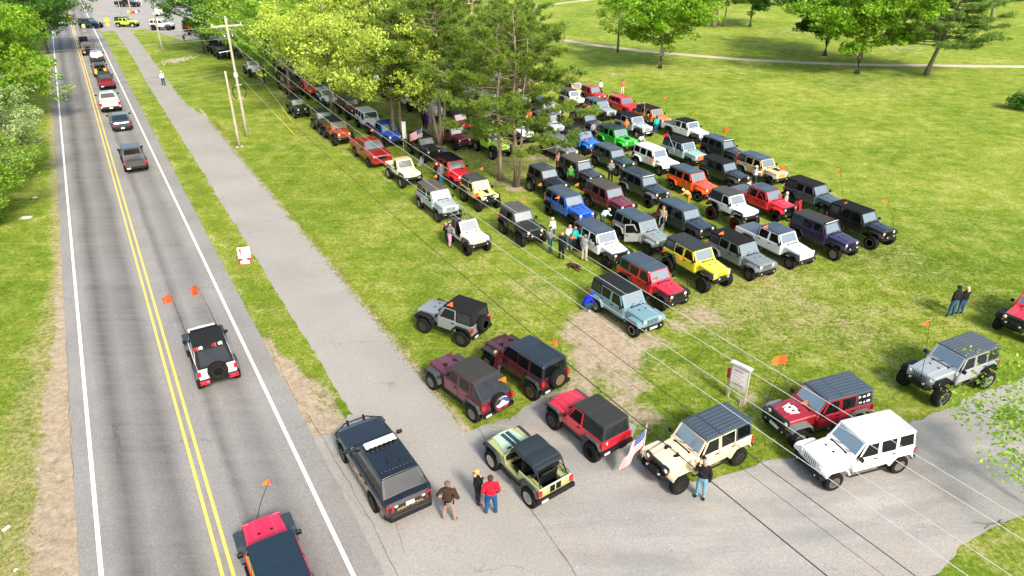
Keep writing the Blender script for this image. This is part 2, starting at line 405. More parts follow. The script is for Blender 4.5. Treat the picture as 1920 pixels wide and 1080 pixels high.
for px, py, r, k in ((1420, 560, 5, .5), (1560, 600, 4, .45), (1450, 500, 3, .45), (1330, 590, 2.5, .5), (1650, 480, 5, .35), (1800, 420, 6, .25), (1750, 560, 4, .25), (700, 420, 5, .22), (620, 330, 5, .22),
                     (560, 270, 4, .30), (430, 240, 3, .35), (940, 560, 3, .3), (840, 500, 4, .28), (760, 400, 4, .25), (1010, 540, 2, .45), (1240, 700, 2, .3), (1400, 640, 3, .3), (60, 760, 2, .3),
                     (90, 640, 1.5, .5), (100, 780, 1.5, .6), (80, 950, 1.5, .5), (1850, 1000, 2, .35), (1640, 160, 10, .35), (1300, 130, 8, .3), (520, 230, 3, .25), (1500, 250, 10, .18), (1700, 280, 9, .15)):
    blob(px, py, r, k, 'dry')
def smooth(x): x = np.clip(x, 0, 1); return x * x * (3 - 2 * x)
def build_ground():
    def axis(lo, hi, step, far):
        a = list(np.arange(lo, hi + step, step))
        out = []; d = step
        while a[-1] + d * 1.5 < far: d *= 1.5; a.append(a[-1] + d)
        b = []; d = step; x = lo
        while x - d * 1.5 > -far: d *= 1.5; x -= d; b.append(x)
        return np.array(b[::-1] + a)
    S = axis(-6, 110, 0.5, 1800); Nn = axis(-14, 62, 0.5, 1800)
    s, n = np.meshgrid(S, Nn, indexing='ij')
    dirt = np.zeros_like(s); dry = np.zeros_like(s)
    for (a, b, rs, rn, k, kind) in blobs:
        d2 = ((s - a) / rs) ** 2 + ((n - b) / rn) ** 2
        f = k * (.88 if kind == 'dirt' else 1) * np.exp(-d2 * 0.62)
        if kind == 'dirt': dirt = np.maximum(dirt, f)
        else: dry = np.maximum(dry, f)
    near = smooth((60 - s) / 35.0)
    # sandy verge left of the road, wider towards the camera
    w = 0.45 + 1.9 * smooth((48 - s) / 30.0)
    dirt = np.maximum(dirt, np.where(n < 0, smooth((n + 4.25 + w) / (w * 0.8)) * (0.45 + 0.45 * near), 0))
    dry = np.maximum(dry, np.where(n < 0, smooth((n + 4.25 + w * 2.2) / (w * 1.4)) * 0.6, 0))
    # right shoulder
    w2 = 0.35 + 1.4 * smooth((33 - s) / 9.0)
    dirt = np.maximum(dirt, np.where((n > 4) & (n < 6.6), smooth((4.35 + w2 - n) / 0.5) * 0.95, 0))
    # worn edges of the path
    e1 = np.abs(n - 6.25); e2 = np.abs(n - 9.95) * (s < 85) + np.abs(n - 8.8) * (s >= 85)
    dirt = np.maximum(dirt, 0.62 * smooth((0.45 - e1) / 0.45)); dirt = np.maximum(dirt, 0.66 * smooth((0.5 - e2) / 0.5))
    # under the trees the turf is thin and brown
    dry = np.maximum(dry, 0.42 * smooth((n - 24) / 4) * smooth((48 - n) / 6) * smooth((s - 40) / 8) * smooth((120 - s) / 10))
    z = np.where(n > 80, 0.0, 0.0)
    P3 = np.stack([U.x * s + N.x * n, U.y * s + N.y * n, z], -1).reshape(-1, 3)
    a, b = s.shape
    i = np.arange(a - 1)[:, None] * b + np.arange(b - 1)[None, :]
    F = np.stack([i, i + 1, i + b + 1, i + b], -1).reshape(-1, 4)[:, ::-1]
    me = bpy.data.meshes.new('grass_ground')
    me.from_pydata(P3.tolist(), [], F.tolist())
    for nm, arr in (('dirt', dirt), ('dry', dry)):
        at = me.attributes.new(nm, 'FLOAT', 'POINT'); at.data.foreach_set('value', arr.reshape(-1).astype(np.float32))
    me.materials.append(M['grass'])
    if me.polygons[0].normal.z < 0: me.flip_normals()
    o = bpy.data.objects.new('grass_ground', me); COL.objects.link(o)
    tag(o, kind='structure')
build_ground()

def ragged(poly, step=0.35, amp=0.12, seed=1, keep=None):
    """poly in (s, n); walk its edges and roughen them"""
    out = []
    for k in range(len(poly)):
        a = Vector((poly[k][0], poly[k][1])); b = Vector((poly[(k + 1) % len(poly)][0], poly[(k + 1) % len(poly)][1]))
        L = (b - a).length; m = max(1, int(L / step)); nrm = Vector((-(b - a).y, (b - a).x)).normalized()
        for q in range(m):
            p = a + (b - a) * (q / m)
            v = noise.noise(Vector((p.x * 0.7, p.y * 0.7, seed))) * amp * 0.8 + noise.noise(Vector((p.x * 3.1, p.y * 3.1, seed + 9))) * amp
            out.append(p + nrm * v)
    return out
def sheet(name, poly, z, mat, kind='structure'):
    me = bpy.data.meshes.new(name); bm = bmesh.new()
    vs = [bm.verts.new(SN(p[0], p[1], z)) for p in poly]
    es = [bm.edges.new((vs[i], vs[(i + 1) % len(vs)])) for i in range(len(vs))]
    bmesh.ops.triangle_fill(bm, use_beauty=True, use_dissolve=False, edges=es, normal=(0, 0, 1))
    for f in bm.faces:
        if f.normal.z < 0: f.normal_flip()
    bm.to_mesh(me); bm.free(); me.materials.append(mat)
    o = bpy.data.objects.new(name, me); COL.objects.link(o)
    if kind: o['kind'] = kind
    return o
sheet('path', ragged([(-25, 6.2), (-25, 9.85), (20, 9.85), (50, 10.0), (80, 9.9), (90, 8.85), (140, 9.3), (158, 9.3), (158, 6.7), (120, 6.75), (105, 6.45), (70, 6.4), (23.2, 6.2)], amp=0.11), 0.006, M['path'])
sheet('driveway', ragged([(-25, 4.1), (-25, 6.6), (23.0, 6.6), (23.6, 6.1), (22.6, 5.2), (23.2, 4.1)], amp=0.12, seed=4), 0.012, M['path'])
lot = [snp(*p) for p in ((905, 800), (935, 790), (960, 785), (1005, 748), (1040, 735), (1085, 735), (1130, 760), (1190, 800), (1195, 860), (1235, 880), (1300, 905), (1400, 880), (1430, 862), (1500, 855), (1560, 845), (1640, 815), (1700, 795), (1760, 770), (1790, 762), (1830, 735), (1880, 725), (1960, 690), (2300, 600), (2600, 700), (2100, 900), (1960, 935), (1870, 990), (1810, 1015), (1790, 1040), (1745, 1085), (1650, 1250), (1500, 1500))]
lot = lot + [(-25, snp(1500, 1500)[1]), (-25, 9.6), (20.0, 9.6)]
sheet('gravel_lot', ragged(lot, amp=0.2, seed=8), 0.010, M['gravel'])
sheet('road', ragged([(-60, -4.2), (-60, 4.3), (150, 4.35), (600, 4.35), (600, -4.25), (150, -4.25)], step=0.5, amp=0.05, seed=2), 0.016, M['road'])
sheet('side_road', ragged([(158, -4), (158, 12), (140, 16), (133, 34), (137, 70), (142, 70), (139, 36), (150, 22), (210, 40), (260, 60), (260, -4)], amp=0.3, seed=5), 0.0095, M['path'])
for nm, pts in (('golf_track', [(1010, 68), (1060, 76), (1120, 85), (1200, 95), (1300, 104), (1400, 112), (1500, 117), (1600, 121), (1750, 123), (1920, 125), (2200, 127)]),
                ('far_track', [(820, 27), (900, 24), (960, 18), (1010, 11), (1060, 5), (1120, -2), (1200, -8)])):
    c = [G(*p) for p in pts]
    wd = 0.95
    left, right = [], []
    for k, p in enumerate(c):
        d = (c[min(k + 1, len(c) - 1)] - c[max(k - 1, 0)]).normalized(); q = Vector((-d.y, d.x, 0)) * wd
        left.append(p + q); right.append(p - q)
    sheet(nm, ragged([(p.dot(U), p.dot(N)) for p in left + right[::-1]], step=0.6, amp=0.16, seed=3), 0.005, M['sand'])
def stripe(name, n0, n1, s0, s1, mat):
    b = MB(); b.quad(SN(s0, n0, .021), SN(s1, n0, .021), SN(s1, n1, .021), SN(s0, n1, .021))
    o = b.build(name, mat, fix=False)
    if o.data.polygons[0].normal.z < 0: o.data.flip_normals()
    tag(o, kind='structure'); return o
stripe('white_edge_line', -3.67, -3.53, -60, 600, M['line_w'])
stripe('white_edge_line', 3.35, 3.49, -60, 600, M['line_w'])
stripe('yellow_centre_line', -0.28, -0.17, -60, 600, M['line_y'])
stripe('yellow_centre_line', 0.03, 0.14, -60, 600, M['line_y'])
# tyre rubber left on the left lane
for (a, b, n0) in ((25.4, 28.2, -2.72),):
    sheet('skid_mark', ragged([(a, n0), (b, n0), (b, n0 + .2), (a, n0 + .2)], step=.4, amp=.03, seed=6), 0.0195, plain_mat('rubber_smear', (0.13, 0.13, 0.132), 0.8, var=0.5, nscale=6))

def crack(name, pts, w=.05, mat=None, seed=1):
    """thin wandering joint in the paving, pixel points"""
    c = [snp(*p) for p in pts]; L = []
    for a, b in zip(c[:-1], c[1:]):
        n = max(2, int(math.hypot(b[0] - a[0], b[1] - a[1]) / .3))
        L += [(a[0] + (b[0] - a[0]) * q / n, a[1] + (b[1] - a[1]) * q / n) for q in range(n)]
    L.append(c[-1]); A, B = [], []
    for k, (s, n) in enumerate(L):
        v = noise.noise(Vector((s * 1.3, n * 1.3, seed))) * .07; ww = w * (.55 if w < .2 else 1) * (.5 + abs(noise.noise(Vector((s * 2, n * 2, seed + 5)))) * 1.6)
        s2, n2 = L[min(k + 1, len(L) - 1)]; s1, n1 = L[max(k - 1, 0)]; d = Vector((s2 - s1, n2 - n1)).normalized(); q = Vector((-d.y, d.x))
        A.append((s + q.x * (v + ww / 2), n + q.y * (v + ww / 2))); B.append((s + q.x * (v - ww / 2), n + q.y * (v - ww / 2)))
    return A, B
tar = plain_mat('old_crack', (.15, .146, .14), .9, var=.5, nscale=5)
for k, (pts, w, z) in enumerate((([(878, 768), (915, 835), (960, 905), (1010, 975), (1085, 1085)], .07, .0165), ([(652, 800), (690, 870), (735, 960), (760, 1040)], .03, .0200),
    ([(575, 775), (610, 830), (650, 900), (700, 985), (745, 1080)], .06, .0205), ([(610, 880), (650, 925), (690, 975)], .03, .0202),
    ([(480, 600), (520, 680), (560, 760)], .035, .0203), ([(125, 640), (130, 760), (137, 900)], .035, .0203), ([(240, 560), (330, 548), (420, 536)], .02, .0202), ([(180, 905), (300, 890), (420, 872)], .018, .0202), ([(520, 420), (545, 430), (590, 426)], .02, .0105))):
    A, B = crack('crack', pts, w, seed=k * 3)
    me = bpy.data.meshes.new('paving_crack'); n = len(A)
    me.from_pydata([tuple(SN(a[0], a[1], z)) for a in A] + [tuple(SN(b[0], b[1], z)) for b in B], [], [(i, i + 1, n + i + 1, n + i) for i in range(n - 1)])
    me.materials.append(tar); me.update()
    if me.polygons[0].normal.z < 0: me.flip_normals()
    o = bpy.data.objects.new('paving_crack', me); COL.objects.link(o); o['kind'] = 'structure'
# faint darker wheel tracks curving over the gravel
trk = asphalt_mat('packed_track', (0.225, 0.218, 0.205), (0.355, 0.34, 0.32), gravel=True)
for k, pts in enumerate(([(1300, 985), (1500, 960), (1700, 900), (1900, 830)], [(1080, 1050), (1300, 1040), (1520, 1010), (1720, 955), (1920, 880)])):
    A, B = crack('t', pts, .34, seed=20 + k)
    o = sheet('wheel_track', A + B[::-1], .0140 + k * .0007, trk)
# loose stones on the gravel
rs = np.random.default_rng(2); V = []; F = []
def lot_in(s, n):
    c = False; k = len(lot) - 1
    for i in range(len(lot)):
        a, b = lot[i], lot[k]
        if (a[1] > n) != (b[1] > n) and s < (b[0] - a[0]) * (n - a[1]) / (b[1] - a[1]) + a[0]: c = not c
        k = i
    return c
cnt = 0
while cnt < 5200:
    s_, n_ = rs.uniform(2, 30), rs.uniform(9.8, 36)
    if not lot_in(s_, n_): continue
    if rs.random() < .5 and noise.noise(Vector((s_ * .5, n_ * .5, 0))) < 0: continue
    c = SN(s_, n_, .010); r = rs.uniform(.012, .034); a = rs.uniform(0, 3.14)
    b0 = len(V)
    for q in range(4): V.append((c.x + r * math.cos(a + q * 1.57) * rs.uniform(.7, 1.2), c.y + r * math.sin(a + q * 1.57) * rs.uniform(.7, 1.2), c.z))
    V.append((c.x, c.y, c.z + r * .9)); F += [(b0, b0 + 1, b0 + 4), (b0 + 1, b0 + 2, b0 + 4), (b0 + 2, b0 + 3, b0 + 4), (b0 + 3, b0, b0 + 4)]; cnt += 1
me = bpy.data.meshes.new('loose_gravel'); me.from_pydata(V, [], F); me.materials.append(plain_mat('gravel_stone', (.42, .40, .38), .9, var=.7, nscale=3)); me.update()
o = bpy.data.objects.new('loose_gravel', me); COL.objects.link(o); o['kind'] = 'stuff'
# ------------------------------------------------------------ vehicles
def wheel_meshes(R0, w, rimr, spokes, key):
    t = MB()
    prof = [(rimr, -w * .46), (rimr + .02, -w * .5), (R0 * .90, -w * .5), (R0 * .985, -w * .40), (R0, -w * .2), (R0, w * .2), (R0 * .985, w * .40), (R0 * .90, w * .5), (rimr + .02, w * .5), (rimr, w * .46)]
    t.lathe(prof, (0, 0, 0), 'y', 32, 0, wob=[0, 0, -.0, -.045, -.018, -.018, -.045, -.0, 0, 0])
    tm = t.mesh('tyre', [M['tyre']])
    r = MB()
    r.lathe([(rimr + .005, w * .47), (rimr - .02, w * .47), (rimr - .035, w * .16), (.075, w * .12), (.06, w * .30), (.001, w * .37)], (0, 0, 0), 'y', 24, 1)
    r.lathe([(rimr + .006, w * .475), (rimr + .006, w * .44), (rimr - .025, w * .44), (rimr - .025, w * .475)], (0, 0, 0), 'y', 24, 0)
    for k in range(spokes):
        a = 2 * math.pi * k / spokes
        ca, sa = math.cos(a), math.sin(a); hw = .020 if spokes > 6 else .034
        pts = []
        for (rr, tw) in ((.04, hw * 1.1), (rimr - .02, hw)):
            for sg in (-1, 1):
                pts.append((ca * rr - sa * tw * sg, sa * rr + ca * tw * sg))
        p = [pts[0], pts[1], pts[3], pts[2]]
        r.hexa([(x, w * .31, z) for x, z in p] + [(x, w * .42, z) for x, z in p], 0)
    r.lathe([(.07, w * .36), (.06, w * .45), (.001, w * .455)], (0, 0, 0), 'y', 10, 0)
    rm = r.mesh('rim', [M['rim'], M['chassis']]); ROLE[rm.name] = 'rim'
    h = MB(); h.lathe([(.001, -w * .42), (.14, -w * .42), (.15, w * .2), (.001, w * .2)], (0, 0, 0), 'y', 12)
    hm = h.mesh('wheel', [M['chassis']])
    return tm, rm, hm
WM = {}
def add_wheel(root, x, y, r0, w=.26, rimr=.225, spokes=8, key='a', name='wheel', steer=0):
    if (r0, w, rimr, spokes) not in WM: WM[(r0, w, rimr, spokes)] = wheel_meshes(r0, w, rimr, spokes, key)
    tm, rm, hm = WM[(r0, w, rimr, spokes)]
    hub = bpy.data.objects.new(name, hm); COL.objects.link(hub); hub.parent = root
    hub.location = (x, y, r0); hub.rotation_euler = (0, 0, (0 if y > 0 else math.pi) + steer)
    for nm, me in (('tyre', tm), ('rim', rm)):
        o = bpy.data.objects.new(nm, me); COL.objects.link(o); o.parent = hub
    return hub

KINDS = {
 'jk4': dict(wb=3.0, hw=.79, hood=(.585, .67), tail=-.63, cowl=-.88, doors=4, belt=1.16, roof=1.82, tj=False),
 'jk2': dict(wb=2.42, hw=.79, hood=(.585, .67), tail=-.60, cowl=-.88, doors=2, belt=1.16, roof=1.82, tj=False),
 'tj': dict(wb=2.37, hw=.73, hood=(.43, .60), tail=-.56, cowl=-.76, doors=2, belt=1.06, roof=1.74, tj=True),
 'glad': dict(wb=3.48, hw=.79, hood=(.585, .67), tail=-1.12, cowl=-.88, doors=4, belt=1.16, roof=1.82, tj=False, bed=True),
 'scr': dict(wb=2.65, hw=.73, hood=(.43, .60), tail=-.85, cowl=-.76, doors=2, belt=1.06, roof=1.74, tj=True, bed=True),
}
def jeep(kind, top='hard', lod=0, opts=()):
    K = KINDS[kind]; wb = K['wb']; xf, xr = wb / 2, -wb / 2; hw = K['hw']; tj = K['tj']
    bed = K.get('bed'); belt, roofz = K['belt'], K['roof']
    cowl = xf + K['cowl']; tail = xr + K['tail']; r0 = .405
    grx = xf + (.44 if not tj else .36)
    wst = cowl - .36                       # top of the windscreen
    root = empty('off_roader')
    full = lod == 0
    d1 = cowl - .03; d2 = d1 - (1.0 if kind != 'tj' and kind != 'scr' else .92); d3 = d2 - .84 if K['doors'] == 4 else d2
    if kind == 'jk2': d2 = d1 - 1.12; d3 = d2
    cab_end = (d3 - .12) if bed else tail + .02
    rock = .56
    # --- body tub with wheel arches
    open_tub = top in ('none', 'bikini')
    b = MB()
    side = [(cowl, rock), (xr + .56, rock), (xr + .40, .90), (xr - .38, .90), (xr - .50, .62), (tail, .62), (tail, belt)]
    if bed: side += [(tail, belt - .02), (cab_end, belt - .02), (cab_end, belt)]; side.pop(6)
    side += [(cowl, belt)]
    if open_tub:
        door = [(cowl, rock), (xr + .56, rock), (xr + .40, .90), (xr - .38, .90), (xr - .50, .62), (tail, .62), (tail, belt), (d2 + .02, belt), (d2 + .10, .72), (d1 - .12, .72), (d1, belt), (cowl, belt)]
        for s in (-1, 1): b.prism(door, s * (hw - .05), s * hw)
        b.box(tail, tail + .05, -hw + .05, hw - .05, .55, belt)
        b.box(tail + .05, cowl, -hw + .05, hw - .05, .52, .58)
        b.box(cowl - .05, cowl, -hw + .05, hw - .05, .58, belt)
        for s in (-1, 1): b.box(xr - .4, xr + .42, s * .42, s * (hw - .05), .58, .90)
    elif bed:
        front = [(cowl, rock), (cab_end, rock), (cab_end, belt), (cowl, belt)]
        b.prism(front, -hw, hw)
        sd = [(cab_end - .02, rock), (xr + .56, rock), (xr + .40, .92), (xr - .42, .92), (xr - .54, .62), (tail, .62), (tail, belt - .02), (cab_end - .02, belt - .02)]
        for s in (-1, 1): b.prism(sd, s * (hw - .09), s * (hw + .01))
        b.box(tail, tail + .05, -hw + .09, hw - .09, .62, belt - .03)
        b.box(tail + .05, cab_end - .02, -hw + .09, hw - .09, .66, .70, 1)
        for s in (-1, 1): b.box(xr - .42, xr + .42, s * .50, s * (hw - .09), .70, .92, 1)
    else:
        b.prism(side, -hw, hw)
    # engine bay sides under the bonnet
    b.hexa([(cowl, -hw * .80, .62), (cowl, hw * .80, .62), (grx - .04, K['hood'][0] - .02, .62), (grx - .04, -K['hood'][0] + .02, .62),
            (cowl, -K['hood'][1], belt - .04), (cowl, K['hood'][1], belt - .04), (grx - .04, K['hood'][0] - .01, belt - .10), (grx - .04, -K['hood'][0] + .01, belt - .10)])
    # cowl band
    b.hexa([(cowl - .02, -hw + .01, belt - .15), (cowl + .10, -hw + .04, belt - .15), (cowl + .10, hw - .04, belt - .15), (cowl - .02, hw - .01, belt - .15),
            (cowl - .02, -hw + .02, belt + .02), (cowl + .08, -hw + .07, belt), (cowl + .08, hw - .07, belt), (cowl - .02, hw - .02, belt + .02)])
    if not open_tub:      # shut lines beside and between the doors
        for s in (-1, 1):
            for xx in {d1, d2, d3}: b.box(xx - .013, xx + .013, s * (hw - .01), s * (hw + .008), rock + .04, belt - .01, 1)
    b.build('body', [M['paint'], M['chassis']], root, role='paint', bevel=.018)
    # --- bonnet, crowned loft
    h = MB(); rings = []
    for q in range(5):
        t = q / 4; x = cowl + .07 + (grx - cowl - .07) * t; w = K['hood'][1] + (K['hood'][0] - K['hood'][1]) * t
        zt = belt + .055 - .115 * t ** 1.4
        if tj: zt = belt + .07 - .06 * t
        rings.append([(x, -w, zt - .16), (x, -w - .006, zt - .05), (x, -w * .93, zt - .005), (x, -w * .55, zt + .018), (x, -w * .42, zt + .045), (x, w * .42, zt + .045), (x, w * .55, zt + .018), (x, w * .93, zt - .005), (x, w + .006, zt - .05), (x, w, zt - .16)])
    h.loft(rings)
    hood = h.build('bonnet', M['paint'], root, role='hood', bevel=.012)
    if full:
        v = MB()
        for s in (-1, 1): v.box(cowl + .52, cowl + .60, s * .20 - .045, s * .20 + .045, belt + .05, belt + .083)
        v.box(cowl + .13, cowl + .2, -.42, .42, belt + .06, belt + .108)
        v.build('hood_vent', M['black'], hood)
    # --- grille and lamps
    g = MB(); gw = K['hood'][0] + (.035 if not tj else .06); gt = belt - .04 if not tj else belt
    g.prism([(grx - .05, .66), (grx + .03, .66), (grx + .05, .74), (grx + .045, gt - .05), (grx + .01, gt), (grx - .05, gt)], -gw, gw)
    for k in range(7):
        y = (k - 3) * (gw * .155)
        g.box(grx + .03, grx + .056, y - .026 * (1 if not tj else .8), y + .026 * (1 if not tj else .8), .76, gt - .07, 1)
    gr = g.build('grille', [M['paint'], M['chassis']], root, role='grille', bevel=.008)
    for s in (-1, 1):
        l = MB(); l.lathe([(.092, 0), (.088, .022), (.05, .04), (.001, .046)], (grx + .035, s * (gw - .125), gt - .16), 'x', 14)
        l.build('headlight', M['lamp'], root)
    if full:
        for s in (-1, 1):
            l = MB(); l.box(grx + .03, grx + .055, s * (gw - .06) - .035, s * (gw - .06) + .035, .74, .80); l.build('indicator', M['amber'], root)
    # --- fenders
    fo = .945 if not tj else .80
    for s in (-1, 1):
        if tj:
            f = MB(); f.prism([(xf + .42, belt - .30), (xf + .42, belt - .10), (xf + .30, belt - .05), (cowl, belt - .05), (cowl, belt - .12), (xf - .42, belt - .12), (xf + .25, belt - .12), (xf + .36, belt - .17)], s * .42, s * (fo - .08))
            f.prism([(xf - .42, belt - .12), (cowl, belt - .12), (cowl, .56), (xf - .47, .56)], s * .5, s * .72)
            f.build('wing', M['paint'], root, role='paint', bevel=.012)
        o_ = fo + (.06 if tj else 0)
        f = MB(); top_z = belt - .17 if not tj else belt - .06; i_ = .57 if not tj else fo - .09
        if not tj:
            P_ = [(xf + .50, .74), (xf + .47, top_z - .10), (xf + .33, top_z), (xf - .34, top_z + .01), (xf - .50, top_z - .08), (xf - .66, .60), (xf - .62, .56), (xf - .44, top_z - .15), (xf - .30, top_z - .055), (xf + .30, top_z - .06), (xf + .41, top_z - .16), (xf + .44, .74)]
        else:
            P_ = [(xf + .47, belt - .30), (xf + .43, belt - .09), (xf + .30, top_z + .012), (xf - .32, top_z + .012), (xf - .44, belt - .12), (xf - .56, .58), (xf - .52, .56), (xf - .40, belt - .16), (xf - .30, top_z - .03), (xf + .28, top_z - .03), (xf + .38, belt - .14), (xf + .42, belt - .30)]
        f.prism(P_, s * i_, s * o_)
        f.build('front_fender', M['fender'], root, role='fender', bevel=.028, seg=2)
        f = MB(); rt = .975 if not tj else .95
        f.prism([(xr + .62, .58), (xr + .47, rt - .12), (xr + .34, rt), (xr - .34, rt), (xr - .46, rt - .10), (xr - .56, .66), (xr - .50, .66), (xr - .41, rt - .15), (xr - .30, rt - .055), (xr + .30, rt - .055), (xr + .40, rt - .16), (xr + .55, .58)], s * (hw - .03), s * o_)
        f.build('rear_fender', M['fender'], root, role='fender', bevel=.026, seg=2)
    # --- bumpers
    bx = grx + .10
    b = MB()
    if 'steel' in opts:
        b.hexa([(bx - .12, -.62, .50), (bx + .10, -.42, .52), (bx + .10, .42, .52), (bx - .12, .62, .50), (bx - .12, -.62, .70), (bx + .08, -.42, .70), (bx + .08, .42, .70), (bx - .12, .62, .70)])
        b.tube([(bx + .08, -.36, .68), (bx + .13, -.28, .90), (bx + .13, .28, .90), (bx + .08, .36, .68)], .028, 6)
        b.box(bx - .04, bx + .10, -.2, .2, .70, .80)
        for s in (-1, 1): b.lathe([(.06, 0), (.06, .05), (.001, .055)], (bx + .08, s * .32, .76), 'x', 10, 1)
    else:
        b.hexa([(bx - .18, -.80, .50), (bx + .06, -.74, .50), (bx + .06, .74, .50), (bx - .18, .80, .50), (bx - .18, -.80, .70), (bx + .03, -.72, .68), (bx + .03, .72, .68), (bx - .18, .80, .70)])
        for s in (-1, 1): b.lathe([(.055, 0), (.055, .03), (.001, .035)], (bx + .045, s * .50, .60), 'x', 10, 1)
        b.box(bx + .03, bx + .072, -.26, .26, .53, .66, 1 if 'frontplate' in opts else 0)
    b.build('front_bumper', [M['fender'], M['lamp']], root, role='bumper', bevel=.015)
    b = MB(); b.box(tail - .13, tail + .02, -.82, .82, .50, .66)
    b.box(tail - .136, tail - .12, .42, .72, .52, .65, 1)
    b.build('rear_bumper', [M['fender'], M['plate']], root, role='bumper', bevel=.015)
    if 'bar' in opts:       # long auxiliary lamp over the windscreen
        lb_ = MB(); lb_.box(wst - .02, wst + .06, -.60, .60, roofz + .015, roofz + .085); lb_.box(wst + .058, wst + .066, -.57, .57, roofz + .025, roofz + .075, 1)
        for s in (-1, 1): lb_.tube([(wst + .02, s * .58, roofz + .05), (wst + .30, s * .64, belt + .10)], .018, 5)
        lb_.build('light_bar', [M['black'], M['lamp']], root)
    # --- chassis
    c = MB(); c.box(tail + .1, grx, -.42, .42, .36, .60)
    for x in (xf, xr):
        c.tube([(x, -.66, r0), (x, .66, r0)], .06, 8); c.lathe([(.001, -.12), (.13, -.1), (.13, .1), (.001, .12)], (x, .1, r0), 'x', 8)
    for s in (-1, 1):
        for x in (xf, xr): c.tube([(x - .03, s * .45, r0), (x - .1, s * .43, .85)], .035, 6)
    c.build('chassis', M['chassis'], root)
    if full:
        for s in (-1, 1):
            st = MB(); st.tube([(xf - .62, s * .76, .47), (xf - .72, s * (hw + .06), .46), (xr + .62, s * (hw + .06), .46), (xr + .55, s * .76, .47)], .042, 6)
            st.build('side_step', M['black'], root)
    # --- tail lamps, spare
    for s in (-1, 1):
        l = MB(); l.box(tail - .05, tail + .02, s * (hw - .02) - .075, s * (hw - .02) + .075, belt - .30, belt - .07); l.build('tail_light', M['red'], root)
    if not bed and 'nospare' not in opts:
        sp = add_wheel(root, tail - .17, 0, r0, name='spare_wheel'); sp.location = (tail - .17, .0, belt - .12); sp.rotation_euler = (0, 0, math.pi / 2)
        if 'cover' in opts:
            cv = MB(); cv.lathe([(.39, .12), (.36, .145), (.001, .155)], (0, 0, 0), 'y', 24, 0); cv.build('tyre_cover', M['fender'], sp, role='dark')
    # --- greenhouse
    rw = hw - .10; lean = (hw - rw) / (roofz - belt)
    yy = lambda z, o=0: hw - (z - belt) * lean + o - .015
    wsb = cowl + .02
    def side_poly(mb, pts, s, o0, o1, mi=0):
        mb.add([(x, s * yy(z, o0), z) for x, z in pts] + [(x, s * yy(z, o1), z) for x, z in pts],
               [tuple(range(len(pts))), tuple(range(2 * len(pts) - 1, len(pts) - 1, -1))] + [(i, (i + 1) % len(pts), (i + 1) % len(pts) + len(pts), i + len(pts)) for i in range(len(pts))], mi)
    ztop = roofz - .05
    fast = top == 'fast'
    c1 = cab_end
    rear_top = c1 + .06 if not fast else c1 + (.80 if K['doors'] == 4 else .55)
    if bed: rear_top = c1 + .08
    # windscreen frame + glass
    fr = MB(); t_ = .05
    def ws(y, k, o): return (wsb + (wst - wsb) * k + o, y, belt + .02 + (ztop - belt - .0) * k)
    wyb, wyt = hw - .06, rw - .02
    nx = .03
    fr.hexa([ws(-wyb, 0, -t_), ws(-wyb, 0, 0), ws(wyb, 0, 0), ws(wyb, 0, -t_), ws(-wyb + .02, .14, -t_), ws(-wyb + .02, .14, 0), ws(wyb - .02, .14, 0), ws(wyb - .02, .14, -t_)])
    fr.hexa([ws(-wyt - .01, .89, -t_), ws(-wyt - .01, .89, 0), ws(wyt + .01, .89, 0), ws(wyt + .01, .89, -t_), ws(-wyt, 1.0, -t_), ws(-wyt, 1.0, 0), ws(wyt, 1.0, 0), ws(wyt, 1.0, -t_)])
    for s in (-1, 1):
        fr.hexa([ws(s * (wyb - .02 - .075), .14, -t_), ws(s * (wyb - .02 - .075), .14, 0), ws(s * (wyb - .02), .14, 0), ws(s * (wyb - .02), .14, -t_),
                 ws(s * (wyt + .01 - .075), .89, -t_), ws(s * (wyt + .01 - .075), .89, 0), ws(s * (wyt + .01), .89, 0), ws(s * (wyt + .01), .89, -t_)])
    fo_ = fr.build('windscreen_frame', M['paint'], root, role='paint', bevel=.008)
    gl = MB(); gl.hexa([ws(-wyb + .09, .13, -.03), ws(-wyb + .09, .13, -.012), ws(wyb - .09, .13, -.012), ws(wyb - .09, .13, -.03), ws(-wyt + .06, .90, -.03), ws(-wyt + .06, .90, -.012), ws(wyt - .06, .90, -.012), ws(wyt - .06, .90, -.03)])
    gl.build('windscreen', M['screen'], root)
    if full:
        wp = MB()
        for y in (-.38, .12): wp.tube([ws(y, .02, .03), ws(y + .36, .20, .025)], .012, 4)
        wp.build('wiper', M['black'], root)
    tm = 'top' if top == 'hard' else 'soft'
    if not open_tub:
        # dark interior volume
        core = MB()
        core.hexa([(c1 + .04, -yy(belt, -.05), belt - .02), (wsb - .09, -yy(belt, -.05), belt - .02), (wsb - .09, yy(belt, -.05), belt - .02), (c1 + .04, yy(belt, -.05), belt - .02),
                   (rear_top + .04, -yy(ztop, -.05), ztop - .02), (wst - .09, -yy(ztop, -.05), ztop - .02), (wst - .09, yy(ztop, -.05), ztop - .02), (rear_top + .04, yy(ztop, -.05), ztop - .02)])
        core.build('cabin_lining', M['chassis'], root)
        # roof
        r = MB(); rings = []; nr = 9
        for q in range(nr):
            t = q / (nr - 1); x = wst + .02 + (rear_top - .03 - wst - .02) * t
            sag = 0 if top == 'hard' else -.014 * math.sin(math.pi * ((t * 3) % 1)) + .012
            z = roofz + sag - .012 * (1 if q in (0, nr - 1) else 0); w = rw + .015
            crown = .012 if top == 'hard' else .022
            rings.append([(x, -w, z - .075), (x, -w - .004, z - .03), (x, -w * .93, z), (x, -w * .5, z + crown), (x, w * .5, z + crown), (x, w * .93, z), (x, w + .004, z - .03), (x, w, z - .075)])
        r.loft(rings)
